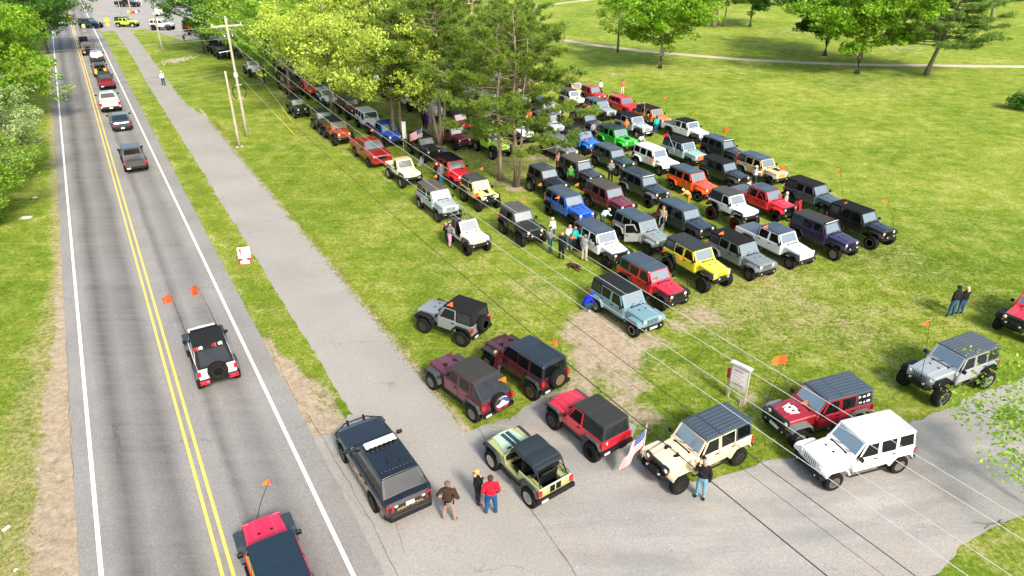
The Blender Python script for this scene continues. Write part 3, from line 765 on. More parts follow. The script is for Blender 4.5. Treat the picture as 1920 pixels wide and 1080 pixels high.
        if top == 'hard':
            for k in range(7):
                y = (k - 3) * .175
                zz = roofz + .013
                r.hexa([(rear_top + .06, y - .066, zz - .03), (wst - .75, y - .066, zz - .03), (wst - .75, y + .066, zz - .03), (rear_top + .06, y + .066, zz - .03),
                        (rear_top + .09, y - .058, zz + .016), (wst - .79, y - .058, zz + .016), (wst - .79, y + .058, zz + .016), (rear_top + .09, y + .058, zz + .016)])
                r.hexa([(wst - .70, y - .05, zz - .03), (wst - .08, y - .05, zz - .03), (wst - .08, y + .05, zz - .03), (wst - .70, y + .05, zz - .03),
                        (wst - .67, y - .04, zz + .007), (wst - .12, y - .04, zz + .007), (wst - .12, y + .04, zz + .007), (wst - .67, y + .04, zz + .007)])
        roofobj = r.build('roof', M[tm], root, role='top', bevel=.012 if top == 'hard' else .02)
        if 'rack' in opts:
            k = MB()
            for s in (-1, 1): k.tube([(wst - .15, s * .55, roofz + .16), (rear_top + .2, s * .55, roofz + .16)], .02, 6)
            for q in range(9):
                x = wst - .15 + (rear_top + .35 - wst) * q / 8
                k.tube([(x, -.55, roofz + .16), (x, .55, roofz + .16)], .016, 5)
            for x in (wst - .2, rear_top + .25):
                for s in (-1, 1): k.tube([(x, s * .55, roofz), (x, s * .55, roofz + .16)], .018, 5)
            k.build('roof_rack', M['black'], root)
        for s in (-1, 1):
            # rear side of the top with its window
            if not bed:
                e = d3 - .02
                q = MB(); poly = [(e, belt - .01), (c1, belt - .01), (rear_top, ztop), (e, ztop)]
                if fast: poly = [(e, belt - .01), (c1, belt - .01), (min(rear_top, e - .1), ztop), (e, ztop)]
                side_poly(q, poly, s, -.03, .0)
                qo = q.build('rear_side_panel', M[tm], root, role='top', bevel=.01)
                if not (fast and K['doors'] == 2):
                    q = MB()
                    if fast: side_poly(q, [(e - .07, belt + .08), (c1 + .42, belt + .08), (rear_top - .16, ztop - .12), (e - .07, ztop - .1)], s, 0, .006)
                    else: side_poly(q, [(e - .07, belt + .08), (c1 + .09, belt + .08), (rear_top + .09, ztop - .07), (e - .07, ztop - .07)], s, 0, .006)
                    q.build('quarter_window', M['glass' if top == 'hard' else 'vinyl'], qo)
        # rear face
        q = MB(); q.hexa([(c1, -yy(belt), belt - .01), (c1 + .035, -yy(belt), belt - .01), (c1 + .035, yy(belt), belt - .01), (c1, yy(belt), belt - .01),
                          (rear_top, -yy(ztop), ztop), (rear_top + .035, -yy(ztop), ztop), (rear_top + .035, yy(ztop), ztop), (rear_top, yy(ztop), ztop)])
        ro = q.build('rear_panel', M[tm], root, role='top')
        q = MB(); f0, f1 = (.12, .86)
        def rp(k, y, o): return (c1 + (rear_top - c1) * k - o, y, belt + (ztop - belt) * k + o * (.6 if fast else 0))
        a_ = hw - .15
        q.hexa([rp(f0, -a_, .001), rp(f0, -a_, .008), rp(f0, a_, .008), rp(f0, a_, .001), rp(f1, -a_ + .07, .001), rp(f1, -a_ + .07, .008), rp(f1, a_ - .07, .008), rp(f1, a_ - .07, .001)])
        q.build('rear_window', M['glass' if top == 'hard' else 'vinyl'], ro)
        # doors
        for s in (-1, 1):
            for (xa, xb, frnt) in ([(d1, d2, 1), (d2, d3, 0)] if K['doors'] == 4 else [(d1, d2, 1)]):
                xa -= .012; xb += .012
                bot = rock + .05
                lo = [(xa - .05 * frnt, bot), (xb, bot), (xb, belt), (xa, belt)]
                if not frnt and not bed: lo = [(xa, bot), (max(xb, xr + .60), bot), (max(xb, xr + .52), belt - .30), (xb, belt - .16), (xb, belt), (xa, belt)]
                d = MB()
                d.add([(x - xa, s * (hw - .005), z) for x, z in lo] + [(x - xa, s * (hw + .018), z) for x, z in lo],
                      [tuple(range(len(lo))), tuple(range(2 * len(lo) - 1, len(lo) - 1, -1))] + [(i, (i + 1) % len(lo), (i + 1) % len(lo) + len(lo), i + len(lo)) for i in range(len(lo))])
                if frnt: up = [(xa - .06, belt), (xb, belt), (xb, ztop - .01), (wst - .05, ztop - .01)]
                else: up = [(xa, belt), (xb, belt), (xb, ztop - .01), (xa, ztop - .01)]
                pu = [(x - xa, z) for x, z in up]
                side_poly(d, pu, s, -.02, .012)
                do = d.build('door', M['paint'], root, loc=(xa, 0, 0), role='paint' if not ('softdoor' in opts) else 'top', bevel=.007)
                w = MB()
                cx_ = [(pu[0][0] - .09, belt + .045), (pu[1][0] + .06, belt + .045), (pu[2][0] + .06, ztop - .07), (pu[3][0] - .06, ztop - .07)]
                side_poly(w, cx_, s, .0125, .018)
                w.build('door_window', M['glass'], do)
                if full:
                    hd = MB(); hd.box(xb - xa + .06, xb - xa + .22, s * (hw + .018), s * (hw + .045), belt - .13, belt - .09); hd.build('door_handle', M['black'], do)
            if True:
                m = MB(); m.box(d1 - .10, d1 + .0, s * (hw + .04), s * (hw + .22), belt + .03, belt + .20)
                m.box(d1 - .06, d1 - .02, s * hw, s * (hw + .08), belt + .06, belt + .10)
                m.build('wing_mirror', M['black'], root, bevel=.02)
        if bed:
            if 'cover_bed' in opts:
                q = MB(); q.box(tail + .06, cab_end - .03, -hw + .05, hw - .05, belt - .03, belt + .015); q.build('bed_cover', M['top'], root, role='bedtop', bevel=.01)
            elif kind == 'scr':
                q = MB()
                q.tube([(cab_end - .2, -.62, belt), (cab_end - .2, -.58, roofz - .15), (cab_end - .2, .58, roofz - .15), (cab_end - .2, .62, belt)], .03, 6)
                for s in (-1, 1): q.tube([(cab_end - .2, s * .58, roofz - .16), (cab_end - .85, s * .62, belt)], .025, 6)
                q.build('roll_bar', M['fender'], root, role='paint')
    else:
        # seats, steering wheel, roll cage
        for (x, ys) in ((d2 + .30, (-.33, .33)), (xr + .15, (0,))):
            for y in ys:
                s_ = MB(); wd = .24 if len(ys) == 2 else .40
                s_.box(x - .22, x + .28, y - wd, y + wd, .66, .82)
                s_.hexa([(x - .30, y - wd, .78), (x - .16, y - wd, .78), (x - .16, y + wd, .78), (x - .30, y + wd, .78), (x - .42, y - wd * .9, 1.36), (x - .32, y - wd * .9, 1.36), (x - .32, y + wd * .9, 1.36), (x - .42, y + wd * .9, 1.36)])
                s_.build('seat', M['black'], root, bevel=.03)
        sw = MB(); pts = []
        for i in range(13):
            a = 2 * math.pi * i / 12; pts.append((cowl - .38 + .07 * math.sin(a), .35 + .18 * math.cos(a), 1.12 + .17 * math.sin(a)))
        sw.tube(pts, .016, 5); sw.tube([(cowl - .38, .35, 1.12), (cowl - .05, .35, .98)], .02, 5); sw.build('steering_wheel', M['black'], root)
        da = MB(); da.box(cowl - .16, cowl - .05, -hw + .06, hw - .06, .90, belt + .03); da.build('dashboard', M['black'], root, bevel=.02)
        cg = MB(); yc = hw - .12; zc = roofz - .06
        for s in (-1, 1):
            cg.tube([(d2 - .02, s * yc, .6), (d2 - .02, s * (yc - .05), zc), (tail + .45, s * (yc - .05), zc - .02), (tail + .12, s * yc, belt)], .032, 6)
            cg.tube([(d2 - .02, s * (yc - .05), zc), (wst - .06, s * (yc - .05), zc)], .028, 6)
        for x in (d2 - .02, tail + .45, wst - .06): cg.tube([(x, -yc + .05, zc), (x, yc - .05, zc)], .03, 6)
        cg.build('roll_cage', M['fender'], root, role='cage')
        if top == 'bikini':
            r = MB(); rings = []
            for q in range(7):
                t = q / 6; x = wst + .03 + (tail + .30 - wst) * t; z = roofz - .02 + .03 * math.sin(math.pi * ((t * 2) % 1)); w = rw
                drop = .10 if q < 6 else .16
                if q == 6: z -= .10
                rings.append([(x, -w - .01, z - drop), (x, -w * .92, z), (x, 0, z + .02), (x, w * .92, z), (x, w + .01, z - drop), (x, w * .9, z - .02), (x, 0, z), (x, -w * .9, z - .02)])
            r.loft(rings); r.build('bikini_top', M['soft'], root, role='top')
            rb = MB(); rb.tube([(xr + .05, -yc, belt + .12), (xr + .05, yc, belt + .12)], .07, 8); rb.build('folded_top', M['black'], root)
            vt = MB()
            for y in (-.14, .14): vt.box(tail - .006, tail + .01, y - .11, y + .11, .70, belt - .06)
            vt.build('tailgate_vent', M['black'], root)
    # --- wheels
    ty = .70 if tj else .79
    for x in (xf, xr):
        for s in (-1, 1): add_wheel(root, x, s * ty, r0, w=.27 if not tj else .26, spokes=8 if 'rim5' not in opts else 5, steer=0)
    root['_wheels'] = r0
    return root

# ---- saloon, pickups and SUVs of other makes: lofted bodies
def car_loft(st):
    """st: list of x, half width low, half width belt, z low, z belt, z top, half width top"""
    rings = []
    for (x, wl, wb_, zl, zb, zt, wt) in st:
        rings.append([(x, -wl, zl), (x, -wb_, zl + (zb - zl) * .45), (x, -wb_, zb - .05), (x, -wb_ + .05, zb), (x, -wt, zt), (x, 0, zt + .015), (x, wt, zt), (x, wb_ - .05, zb), (x, wb_, zb - .05), (x, wb_, zl + (zb - zl) * .45), (x, wl, zl)])
    return rings
def other_car(kind):
    C = dict(
      suv=dict(wb=3.02, L=5.05, w=.98, belt=1.10, roof=1.74, hood=1.08, r0=.385, fo=.88, ws=(.80, .02), rear=(-1.95, -2.36)),
      sedan=dict(wb=2.83, L=4.92, w=.91, belt=.98, roof=1.42, hood=.92, r0=.34, fo=.95, ws=(.82, .05), rear=(-1.10, -1.85)),
      pickup=dict(wb=3.60, L=5.80, w=1.0, belt=1.26, roof=1.90, hood=1.26, r0=.41, fo=.95, ws=(.92, .30), rear=(-1.0, -1.10), bed=True),
      compact=dict(wb=2.57, L=4.24, w=.90, belt=1.08, roof=1.68, hood=1.05, r0=.35, fo=.82, ws=(.66, .22), rear=(-1.75, -1.98)))[kind]
    root = empty({'suv': 'patrol_suv', 'sedan': 'sedan', 'pickup': 'pickup_truck', 'compact': 'compact_suv'}[kind])
    wb = C['wb']; xf, xr = wb / 2, -wb / 2; w = C['w']; r0 = C['r0']
    nose = xf + C['fo']; tail = nose - C['L']; belt, hood, roof = C['belt'], C['hood'], C['roof']
    bed = C.get('bed')
    lo = .30 if kind == 'sedan' else (.48 if bed else .34)
    wsx, wst = C['ws']; rt, rb = C['rear']
    b = MB()
    cab_end = rb if bed else tail
    st = [(nose, w * .74, w * .74, lo + .12, hood - .22, hood - .20, w * .5), (nose - .08, w * .86, w * .88, lo + .04, hood - .10, hood - .08, w * .7), (nose - .35, w * .93, w * .97, lo, hood - .05, hood - .02, w * .80),
          (xf - .3, w * .95, w, lo, hood - .02, hood + .03, w * .82), (wsx + .10, w * .95, w, lo, belt, belt + .03, w * .84), (wsx - .3, w * .95, w, lo, belt, belt + .02, w * .86)]
    if bed: st += [(rb, w * .95, w, lo, belt, belt + .02, w * .86)]
    else: st += [(xr, w * .95, w, lo, belt + .03, belt + .05, w * .84), (tail + .30, w * .92, w * .96, lo + .04, belt + .02, belt + .04, w * .82), (tail + .06, w * .84, w * .90, lo + .10, belt - .04, belt, w * .78), (tail, w * .80, w * .82, lo + .14, belt - .16, belt - .12, w * .66)]
    b.loft(car_loft(st))
    if bed:
        sd = [(rb - .03, lo), (xr + .52, lo), (xr + .40, .95), (xr - .40, .95), (xr - .52, lo), (tail, lo + .1), (tail, belt), (rb - .03, belt)]
        for s in (-1, 1): b.prism(sd, s * (w - .12), s * (w - .005))
        b.box(tail, tail + .06, -w + .12, w - .12, lo + .1, belt)
        b.box(tail + .06, rb - .03, -w + .12, w - .12, .62, .70, 1)
    b.build('body', [M['paint'], M['chassis']], root, role='paint', bevel=.02)
    # cabin
    g = MB(); tw = w * .74; bw = w * .90
    def cr(x, z, wd): return [(x, -wd, z), (x, wd, z)]
    bx0, bx1 = wsx, rb + (0.0 if bed else .0)
    g.hexa([(bx1, -bw, belt), (bx0, -bw, belt), (bx0, bw, belt), (bx1, bw, belt), (rt, -tw, roof - .05), (wst, -tw, roof - .05), (wst, tw, roof - .05), (rt, tw, roof - .05)])
    g.build('cabin_pillars', M['paint'], root, role='paint', bevel=.03)
    r = MB(); rings = []
    for q in range(7):
        t = q / 6; x = wst + .03 + (rt - .03 - wst) * t; z = roof + (-.03 if q in (0, 6) else 0.0); wd = tw + .01
        rings.append([(x, -wd, z - .07), (x, -wd * .92, z - .01), (x, -wd * .5, z + .015), (x, wd * .5, z + .015), (x, wd * .92, z - .01), (x, wd, z - .07)])
    r.loft(rings)
    if kind == 'suv':
        for k in range(9):
            y = (k - 4) * .14; r.box(rt + .25, wst - .45, y - .035, y + .035, roof - .01, roof + .019)
    ro = r.build('roof', M['paint'], root, role='paint', bevel=.01)
    def pane(name, a, b_, c, d, off, mat, par=root):
        """a..d corners of a face; inset and lifted a little off the cabin"""
        A, B, C_, D = map(Vector, (a, b_, c, d)); nrm = (B - A).cross(D - A).normalized()
        cen = (A + B + C_ + D) / 4
        if nrm.dot(cen - Vector((cen.x * .5, 0, .6))) < 0: nrm = -nrm
        p = MB(); ps = [A, B, C_, D]
        p.hexa([q - nrm * .01 for q in ps] + [q + nrm * off for q in ps]); return p.build(name, mat, par)
    def ln(p, q, t): return tuple(p[i] + (q[i] - p[i]) * t for i in range(3))
    FL, FR, TL, TR = (bx0, bw, belt), (bx0, -bw, belt), (wst, tw, roof - .05), (wst, -tw, roof - .05)
    pane('windscreen', ln(FL, FR, .06), ln(FL, FR, .94), ln(TR, TL, .08), ln(TR, TL, .92), .006, M['screen'])
    BL, BR, UL, UR = (bx1, bw, belt), (bx1, -bw, belt), (rt, tw, roof - .05), (rt, -tw, roof - .05)
    lo_, hi_ = (.12, .92)
    pane('rear_window', ln(ln(BL, UL, lo_), ln(BR, UR, lo_), .08), ln(ln(BL, UL, lo_), ln(BR, UR, lo_), .92), ln(ln(BL, UL, hi_), ln(BR, UR, hi_), .92), ln(ln(BL, UL, hi_), ln(BR, UR, hi_), .08), .008, M['vinyl'])
    for s in (-1, 1):
        A, B, C_, D = (bx0, s * bw, belt), (bx1, s * bw, belt), (rt, s * tw, roof - .05), (wst, s * tw, roof - .05)
        cuts = (.10, .44, .47, .78, .81, .97) if kind in ('suv', 'compact') else ((.14, .50, .53, .90) if kind == 'sedan' else (.12, .52, .55, .93))
        for k in range(0, len(cuts), 2):
            t0, t1 = cuts[k], cuts[k + 1]
            a0, a1 = ln(ln(A, B, t0), ln(D, C_, t0), .06), ln(ln(A, B, t1), ln(D, C_, t1), .06)
            u1, u0 = ln(ln(A, B, t1), ln(D, C_, t1), .88), ln(ln(A, B, t0), ln(D, C_, t0), .88)
            pane('side_window', a0, a1, u1, u0, .006, M['glass'])
        for (xa, xb) in ((wsx - .12, (wsx + rb) / 2 + .1), ((wsx + rb) / 2 + .07, max(rb + .1, xr + .35))):
            d = MB(); d.box(xb, xa, s * (w - .02), s * (w + .008), lo + .12, belt - .06); do = d.build('door', M['paint'], root, role='paint', bevel=.015)
            hd = MB(); hd.box(xb + .06, xb + .22, s * (w + .008), s * (w + .03), belt - .16, belt - .12); hd.build('door_handle', M['black'], do)
        m = MB(); m.box(wsx - .20, wsx - .08, s * (w + .02), s * (w + .24), belt + .02, belt + .17); m.box(wsx - .16, wsx - .1, s * (w - .06), s * (w + .05), belt + .03, belt + .08); m.build('wing_mirror', M['black'], root, bevel=.025)
        l = MB(); l.hexa([(nose - .30, s * (w * .93), hood - .30), (nose - .02, s * w * .66, hood - .32), (nose + .0, s * w * .50, hood - .32), (nose - .1, s * w * .5, hood - .30),
                          (nose - .34, s * (w * .95), hood - .12), (nose - .07, s * w * .70, hood - .16), (nose - .06, s * w * .50, hood - .17), (nose - .2, s * w * .5, hood - .12)]); l.build('headlight', M['lamp'], root)
        t = MB(); yo = w * .90 if not bed else w - .005
        t.hexa([(tail - .015, s * (yo - .26), belt - .32), (tail + .02, s * (yo - .02), belt - .32), (tail + .28, s * (yo + .055), belt - .30), (tail + .10, s * (yo - .22), belt - .30),
                (tail - .0, s * (yo - .24), belt - .06), (tail + .04, s * (yo - .03), belt - .06), (tail + .30, s * (yo + .055), belt - .06), (tail + .12, s * (yo - .22), belt - .06)]) if not bed else t.box(tail - .02, tail + .04, s * (w - .20), s * (w + .01), belt - .42, belt - .10)
        t.build('tail_light', M['red'], root)
        for x in (xf, xr):
            a = MB(); a.lathe([(r0 + .075, -.004), (r0 + .075, .014), (r0 + .03, .02), (.001, .02)] if s > 0 else [(r0 + .075, .004), (r0 + .075, -.014), (r0 + .03, -.02), (.001, -.02)], (x, s * w, r0 + .02), 'y', 24)
            # keep the arch above the sill
            a.v = [(vx, vy, max(vz, lo * .9)) for vx, vy, vz in a.v]
            a.build('wheel_arch', M['chassis'], root)
            add_wheel(root, x, s * (w - .085), r0, w=.235, rimr=.23 if kind != 'pickup' else .24, spokes=5)
    gz = MB(); gz.box(nose - .06, nose + .02, -w * .46, w * .46, hood - .42, hood - .14); gz.build('grille', M['chrome' if bed else 'black'], root, bevel=.02)
    fb = MB(); fb.hexa([(nose - .25, -w * .9, lo), (nose + .06, -w * .72, lo), (nose + .06, w * .72, lo), (nose - .25, w * .9, lo), (nose - .25, -w * .9, lo + .22), (nose + .05, -w * .72, lo + .2), (nose + .05, w * .72, lo + .2), (nose - .25, w * .9, lo + .22)])
    fb.build('front_bumper', M['fender'], root, role='bumper', bevel=.03)
    rbm = MB(); rbm.hexa([(tail - .07, -w * .80, lo + .0), (tail + .25, -w * .96, lo), (tail + .25, w * .96, lo), (tail - .07, w * .80, lo), (tail - .06, -w * .80, lo + .26), (tail + .25, -w * .965, lo + .26), (tail + .25, w * .965, lo + .26), (tail - .06, w * .80, lo + .26)])
    rbm.build('rear_bumper', M['fender'], root, role='bumper', bevel=.03)
    pl = MB(); pl.box(tail - .095 if not bed else tail - .085, tail - .06, -.16, .16, lo + .05 if bed or kind == 'sedan' else lo + .50, (lo + .20) if bed or kind == 'sedan' else lo + .64); pl.build('number_plate', M['plate'], root)
    if kind == 'suv': kids(root)[-1].location.x = .075
    root['_wheels'] = r0
    return root

# ---- lettering as real, slightly raised geometry
def letters(text, size, mat, parent, mtx, name='lettering', depth=.004, squeeze=1.0):
    cu = bpy.data.curves.new('txt', 'FONT'); cu.body = text; cu.size = size; cu.extrude = depth; cu.align_x = 'CENTER'; cu.align_y = 'CENTER'
    cu.resolution_u = 2
    ob = bpy.data.objects.new('txt', cu); COL.objects.link(ob)
    dg = bpy.context.evaluated_depsgraph_get(); me = bpy.data.meshes.new_from_object(ob.evaluated_get(dg))
    bpy.data.objects.remove(ob); bpy.data.curves.remove(cu)
    me.name = name; me.materials.clear(); me.materials.append(mat)
    me.transform(Matrix.Diagonal((squeeze, 1, 1, 1))); me.transform(mtx)
    o = bpy.data.objects.new(name, me); COL.objects.link(o); o.parent = parent; return o
def frame_m(origin, xdir, ydir):
    x = Vector(xdir).normalized(); y = Vector(ydir); y = (y - x * y.dot(x)).normalized(); z = x.cross(y)
    m = Matrix((x, y, z)).transposed().to_4x4(); m.translation = Vector(origin); return m

# ------------------------------------------------------------ placing vehicles
PROTO = {}
rimr_ = random.Random(5)
BLACK = (.007, .0075, .0085)
def flatten(root):
    by = {}
    for o in COL.objects:
        if o.parent: by.setdefault(o.parent.name, []).append(o)
    out = [(root, -1)]; k = 0
    while k < len(out):
        for c in by.get(out[k][0].name, []): out.append((c, k))
        k += 1
    return [(o, p, o.location.copy(), o.scale.copy()) for o, p in out]
def paint_up(nodes, cols, dz, ws, r0, wide=0):
    root = nodes[0]
    for o in nodes:
        if o.type == 'MESH':
            role = ROLE.get(o.data.name)
            c = {'paint': cols['paint'], 'top': cols.get('top', BLACK), 'fender': cols.get('fender', BLACK), 'rim': cols.get('rim', (.09, .09, .095)),
                 'hood': cols.get('hood', cols['paint']), 'grille': cols.get('grille', cols['paint']), 'bumper': cols.get('bumper', BLACK), 'dark': (.03, .03, .033), 'cage': cols.get('cage', BLACK), 'bedtop': cols.get('bedtop', BLACK)}.get(role)
            if c is not None: o.color = (c[0], c[1], c[2], 1)
        if o.parent == root:
            nm = o.name.split('.')[0]
            if nm == 'wheel':
                o.scale = (ws, ws * (1.15 if ws > 1.12 else 1), ws); o.location.z = r0 * ws
                o.location.y += wide * (1 if o.location.y > 0 else -1)
            else:
                o.location.z += dz
                if nm == 'spare_wheel': o.scale = (ws, ws, ws)
def vehicle(kind, px, py, heading, label, paint, top='hard', topc=None, opts=(), lift=0.0, ws=1.0, group=None, cat=None, anchor='roof', lod=0, world=None, whips=(), doors=(), **cols):
    key = (kind, top, tuple(sorted(opts)), lod)
    if key not in PROTO:
        root = jeep(kind, top, lod, opts) if kind in KINDS else other_car(kind)
        r0 = root['_wheels']; del root['_wheels']
        PROTO[key] = [flatten(root), r0, False]
    P_ = PROTO[key]; nodes = []
    if not P_[2]:
        P_[2] = True; nodes = [o for o, p, l, s in P_[0]]
    else:
        for o, p, l, s in P_[0]:
            c = o.copy(); COL.objects.link(c)
            for kk in list(c.keys()): del c[kk]
            if p >= 0: c.parent = nodes[p]
            c.location = l; c.scale = s
            if p >= 0: c.rotation_euler = P_[3][len(nodes)]
            nodes.append(c)
    if len(P_) == 3: P_.append([o.rotation_euler.copy() for o in nodes])
    inst = nodes[0]; r0 = P_[1]
    lift_total = lift + r0 * (ws - 1)
    c = dict(cols); c['paint'] = paint
    if kind in KINDS: c.setdefault('rim', rimr_.choice([(.04, .04, .045), (.10, .10, .105), (.34, .34, .35), (.05, .05, .05), (.20, .19, .17)]))
    if topc is not None: c['top'] = topc
    paint_up(nodes, c, lift_total, ws, r0, wide=.06 if ws > 1.12 else 0)
    h = R(heading)
    if world is not None: inst.location = world
    else:
        if anchor == 'roof':
            if kind in KINDS:
                K = KINDS[kind]; xf = K['wb'] / 2; wst = xf + K['cowl'] - .36
                end = (xf + K['cowl'] - .03 - 1.0 - .84 - .12) if kind == 'glad' else ((xf + K['cowl'] - 1.1) if kind == 'scr' else -xf + K['tail'] + .08)
                if top == 'fast': end += .7 if kind == 'jk4' else .5
                cx, z = (wst + end) / 2, K['roof'] + lift_total + .01
            else:
                cx, z = {'suv': (-.95, 1.75), 'sedan': (-.5, 1.42), 'pickup': (-.35, 1.9), 'compact': (-.75, 1.68)}[kind]; z += lift_total
            g = G(px, py, z)
        elif anchor == 'hood': cx = KINDS[kind]['wb'] / 2 - .2; g = G(px, py, 1.16 + lift_total)
        elif anchor == 'roof_front': cx = KINDS[kind]['wb'] / 2 + KINDS[kind]['cowl'] - .36; g = G(px, py, KINDS[kind]['roof'] + lift_total)
        else: cx = 0; g = G(px, py, 0)
        inst.location = (g.x - cx * math.cos(h), g.y - cx * math.sin(h), 0)
    inst.rotation_euler = (0, 0, h)
    tag(inst, label, cat or {'suv': 'police car', 'sedan': 'car', 'pickup': 'pickup truck', 'glad': 'pickup truck', 'scr': 'pickup truck'}.get(kind, 'off-road car'), group)
    for (side, front, ang) in doors:      # swing a door open
        for o in nodes:
            if o.parent == inst and o.name.split('.')[0] == 'door':
                ys = [v.co.y for v in o.data.vertices]; sgn = 1 if sum(ys) > 0 else -1
                xs = [q.location.x for q in nodes if q.parent == inst and q.name.split('.')[0] == 'door']
                isf = abs(o.location.x - max(xs)) < .05
                if sgn == side and isf == bool(front):
                    # rotate about the hinge line at the door's own side
                    hy = side * KINDS[kind]['hw']
                    o.rotation_euler = (0, 0, side * -R(ang))
                    o.location.y = hy - (math.cos(side * -R(ang)) * hy); o.location.x += math.sin(side * -R(ang)) * hy
    for w in whips: whip(inst, *w, lift=lift_total)
    return inst
FLAGM = {}
def flag_mesh(w, h, kind):
    """small waving flag, pole edge along z at x=0"""
    b = MB(); nx, nz = (8, 3) if kind != 'tri' else (6, 1); ph = rnd.random() * 6
    def P(i, j):
        u = i / nx; v = j / nz
        return (u * w, .10 * w * math.sin(u * 6 + ph) * u + .04 * w * math.sin(v * 4 + u * 3), (v - .5) * h * (1 - (u if kind == 'tri' else 0)) - u * u * h * .55)
    for i in range(nx):
        for j in range(nz): b.quad(P(i, j), P(i + 1, j), P(i + 1, j + 1), P(i, j + 1))
    return b
def whip(inst, fx, fy, lx, ly, lz, kind='tri', col='orange', size=.32, unused=0, tube=None, lift=0):
    """flag whip fixed at the vehicle's local point, its flag seen at pixel fx, fy"""
    h = inst.rotation_euler.z; l = inst.location
    base = Vector((l.x + lx * math.cos(h) - ly * math.sin(h), l.y + lx * math.sin(h) + ly * math.cos(h), lz))
    top = near_vertical(fx, fy, base)
    if top.z < lz + .8: top.z = lz + .8
    inv = Matrix.Rotation(-h, 3, 'Z')
    A = Vector((lx, ly, lz)); B = inv @ (top - Vector((l.x, l.y, 0)))
    p = MB(); mid = (A + B) / 2 + (A - B).cross(Vector((0, 0, 1))) * .0
    bend = (B - A); bend.z = 0
    mid = A + (B - A) * .5 - bend * .12
    p.tube([A, mid, B + Vector((0, 0, size * .35))], [.014, .011, .007], 5)
    po = p.build('flag_whip', M[tube] if tube else M['black'], inst)
    f = flag_mesh(size, size * .8, kind)
    fm = f.build('flag', M[col], po, fix=False)
    fm.location = B; fm.rotation_euler = (0, 0, R(158) - h + rnd.uniform(-.25, .25))
    return po
# ------------------------------------------------------------ colours
WHITE = (.72, .73, .74); SILVER = (.42, .45, .47); GREY = (.20, .225, .23); SLATE = (.055, .085, .10); BLK = (.004, .0045, .0055)
REDC = (.55, .012, .03); DRED = (.26, .008, .016); MAROON = (.10, .006, .018); ORNG = (.70, .075, .012); YEL = (.72, .62, .035); CREAM = (.62, .52, .36)
BLUE = (.01, .085, .42); SAND = (.62, .43, .20); GREEN = (.03, .42, .03); MINT = (.28, .40, .38); PALEY = (.72, .62, .24); RUST = (.36, .06, .018); LIME = (.42, .75, .02); BGREY = (.13, .235, .275)
DKG = (.012, .03, .022); AMBER = (.52, .20, .03); PURP = (.03, .015, .16); LGT = (.40, .42, .44); HT = (.032, .048, .066); ST = (.012, .013, .014); STG = (.075, .075, .07)  # HT: black hardtop with the blue sky reflection tinted into its colour
GR = 'off-road vehicles parked in rows on the grass'
GL = 'vehicles waiting around the lot entrance'
GQ = 'vehicles queued along the road'
FF = (1.95, .55, .6)
# ---- vehicles around the entrance
def F_(fx, fy, lx=2.0, ly=-.6, lz=.6, **k): return (fx, fy, lx, ly, lz)
whiteJ = vehicle('jk4', 1647, 797, -162.5, 'clean all-white four-door off-roader with a white hardtop on the gravel lot', WHITE, topc=WHITE, fender=WHITE, opts=('rim5',), group=GL)
redG = vehicle('jk4', 1573, 722, -160, 'dark red off-roader with a white bonnet graphic and stickers on its rear side window', DRED, topc=HT, fender=(.14, .15, .155), opts=('frontplate',), lift=.04, ws=1.06, grille=BLK, group=GL,
               whips=[(1475, 676, 2.08, -.75, .7, 'rect', 'orange', .5), (1512, 766, .9, .83, 1.1, 'tri', 'orange', .3)])
cream = vehicle('jk4', 1344, 787, -150, 'cream off-roader with a black ribbed hardtop and steel hoop bumper, at the lot edge', CREAM, topc=HT, fender=CREAM, opts=('steel',), lift=.05, ws=1.04, grille=BLK, rim=(.03, .028, .026), group=GL)
silverJ = vehicle('jk4', 1818, 644, -155, 'lifted silver off-roader with a grey hardtop parked alone on the grass at right', (.27, .30, .32), topc=(.045,.055,.06), fender=BLK, opts=('steel',), lift=.16, ws=1.18, rim=(.25, .25, .26), group=GL,
                  whips=[(1742, 607, 2.0, .1, .9, 'tri', 'orange', .34)])
redR = vehicle('jk4', 1968, 545, -148, 'red off-roader cut by the right edge with a black hoop bumper', REDC, topc=HT, fender=BLK, opts=('steel',), lift=.08, ws=1.08, grille=BLK, group=GL)
gray2 = vehicle('jk2', 872, 570, 148, 'grey two-door off-roader with a black soft top turned away on the grass', GREY, top='soft', topc=ST, lift=.08, ws=1.08, group=GL, whips=[(849, 571, -1.5, -.2, .8, 'tri', 'orange', .36)], opts=())
mar1 = vehicle('jk4', 888, 690, 131, 'maroon off-roader with a sloping black soft top and a painted spare tyre cover', MAROON, top='fast', topc=(.035, .036, .036), fender=(.05, .055, .06), opts=('cover', 'rim5'), lift=.02, ws=1.04, rim=(.22, .22, .23), group=GL,
               whips=[(949, 712, -2.3, -.75, .6, 'tri', 'amber', .4)])
mar2 = vehicle('jk4', 1006, 656, 131, 'dark maroon off-roader with a black ribbed hardtop, bronze wheels and its driver door open', (.06, .006, .012), topc=(.010, .016, .022), fender=(.03, .035, .04), opts=('rim5',), lift=.10, ws=1.12, rim=(.22, .15, .09), group=GL, doors=((1, 1, 62),),
               whips=[(1046, 643, -2.4, -.55, .6, 'tri', 'orange', .42)])
redTJ = vehicle('tj', 1127, 768, 126, 'bright red two-door off-roader with a faded black soft top and no spare wheel', REDC, top='soft', topc=(.03, .032, .033), fender=(.06, .065, .07), opts=('nospare', 'rim5'), lift=.14, ws=1.10, rim=BLK, group=GL)
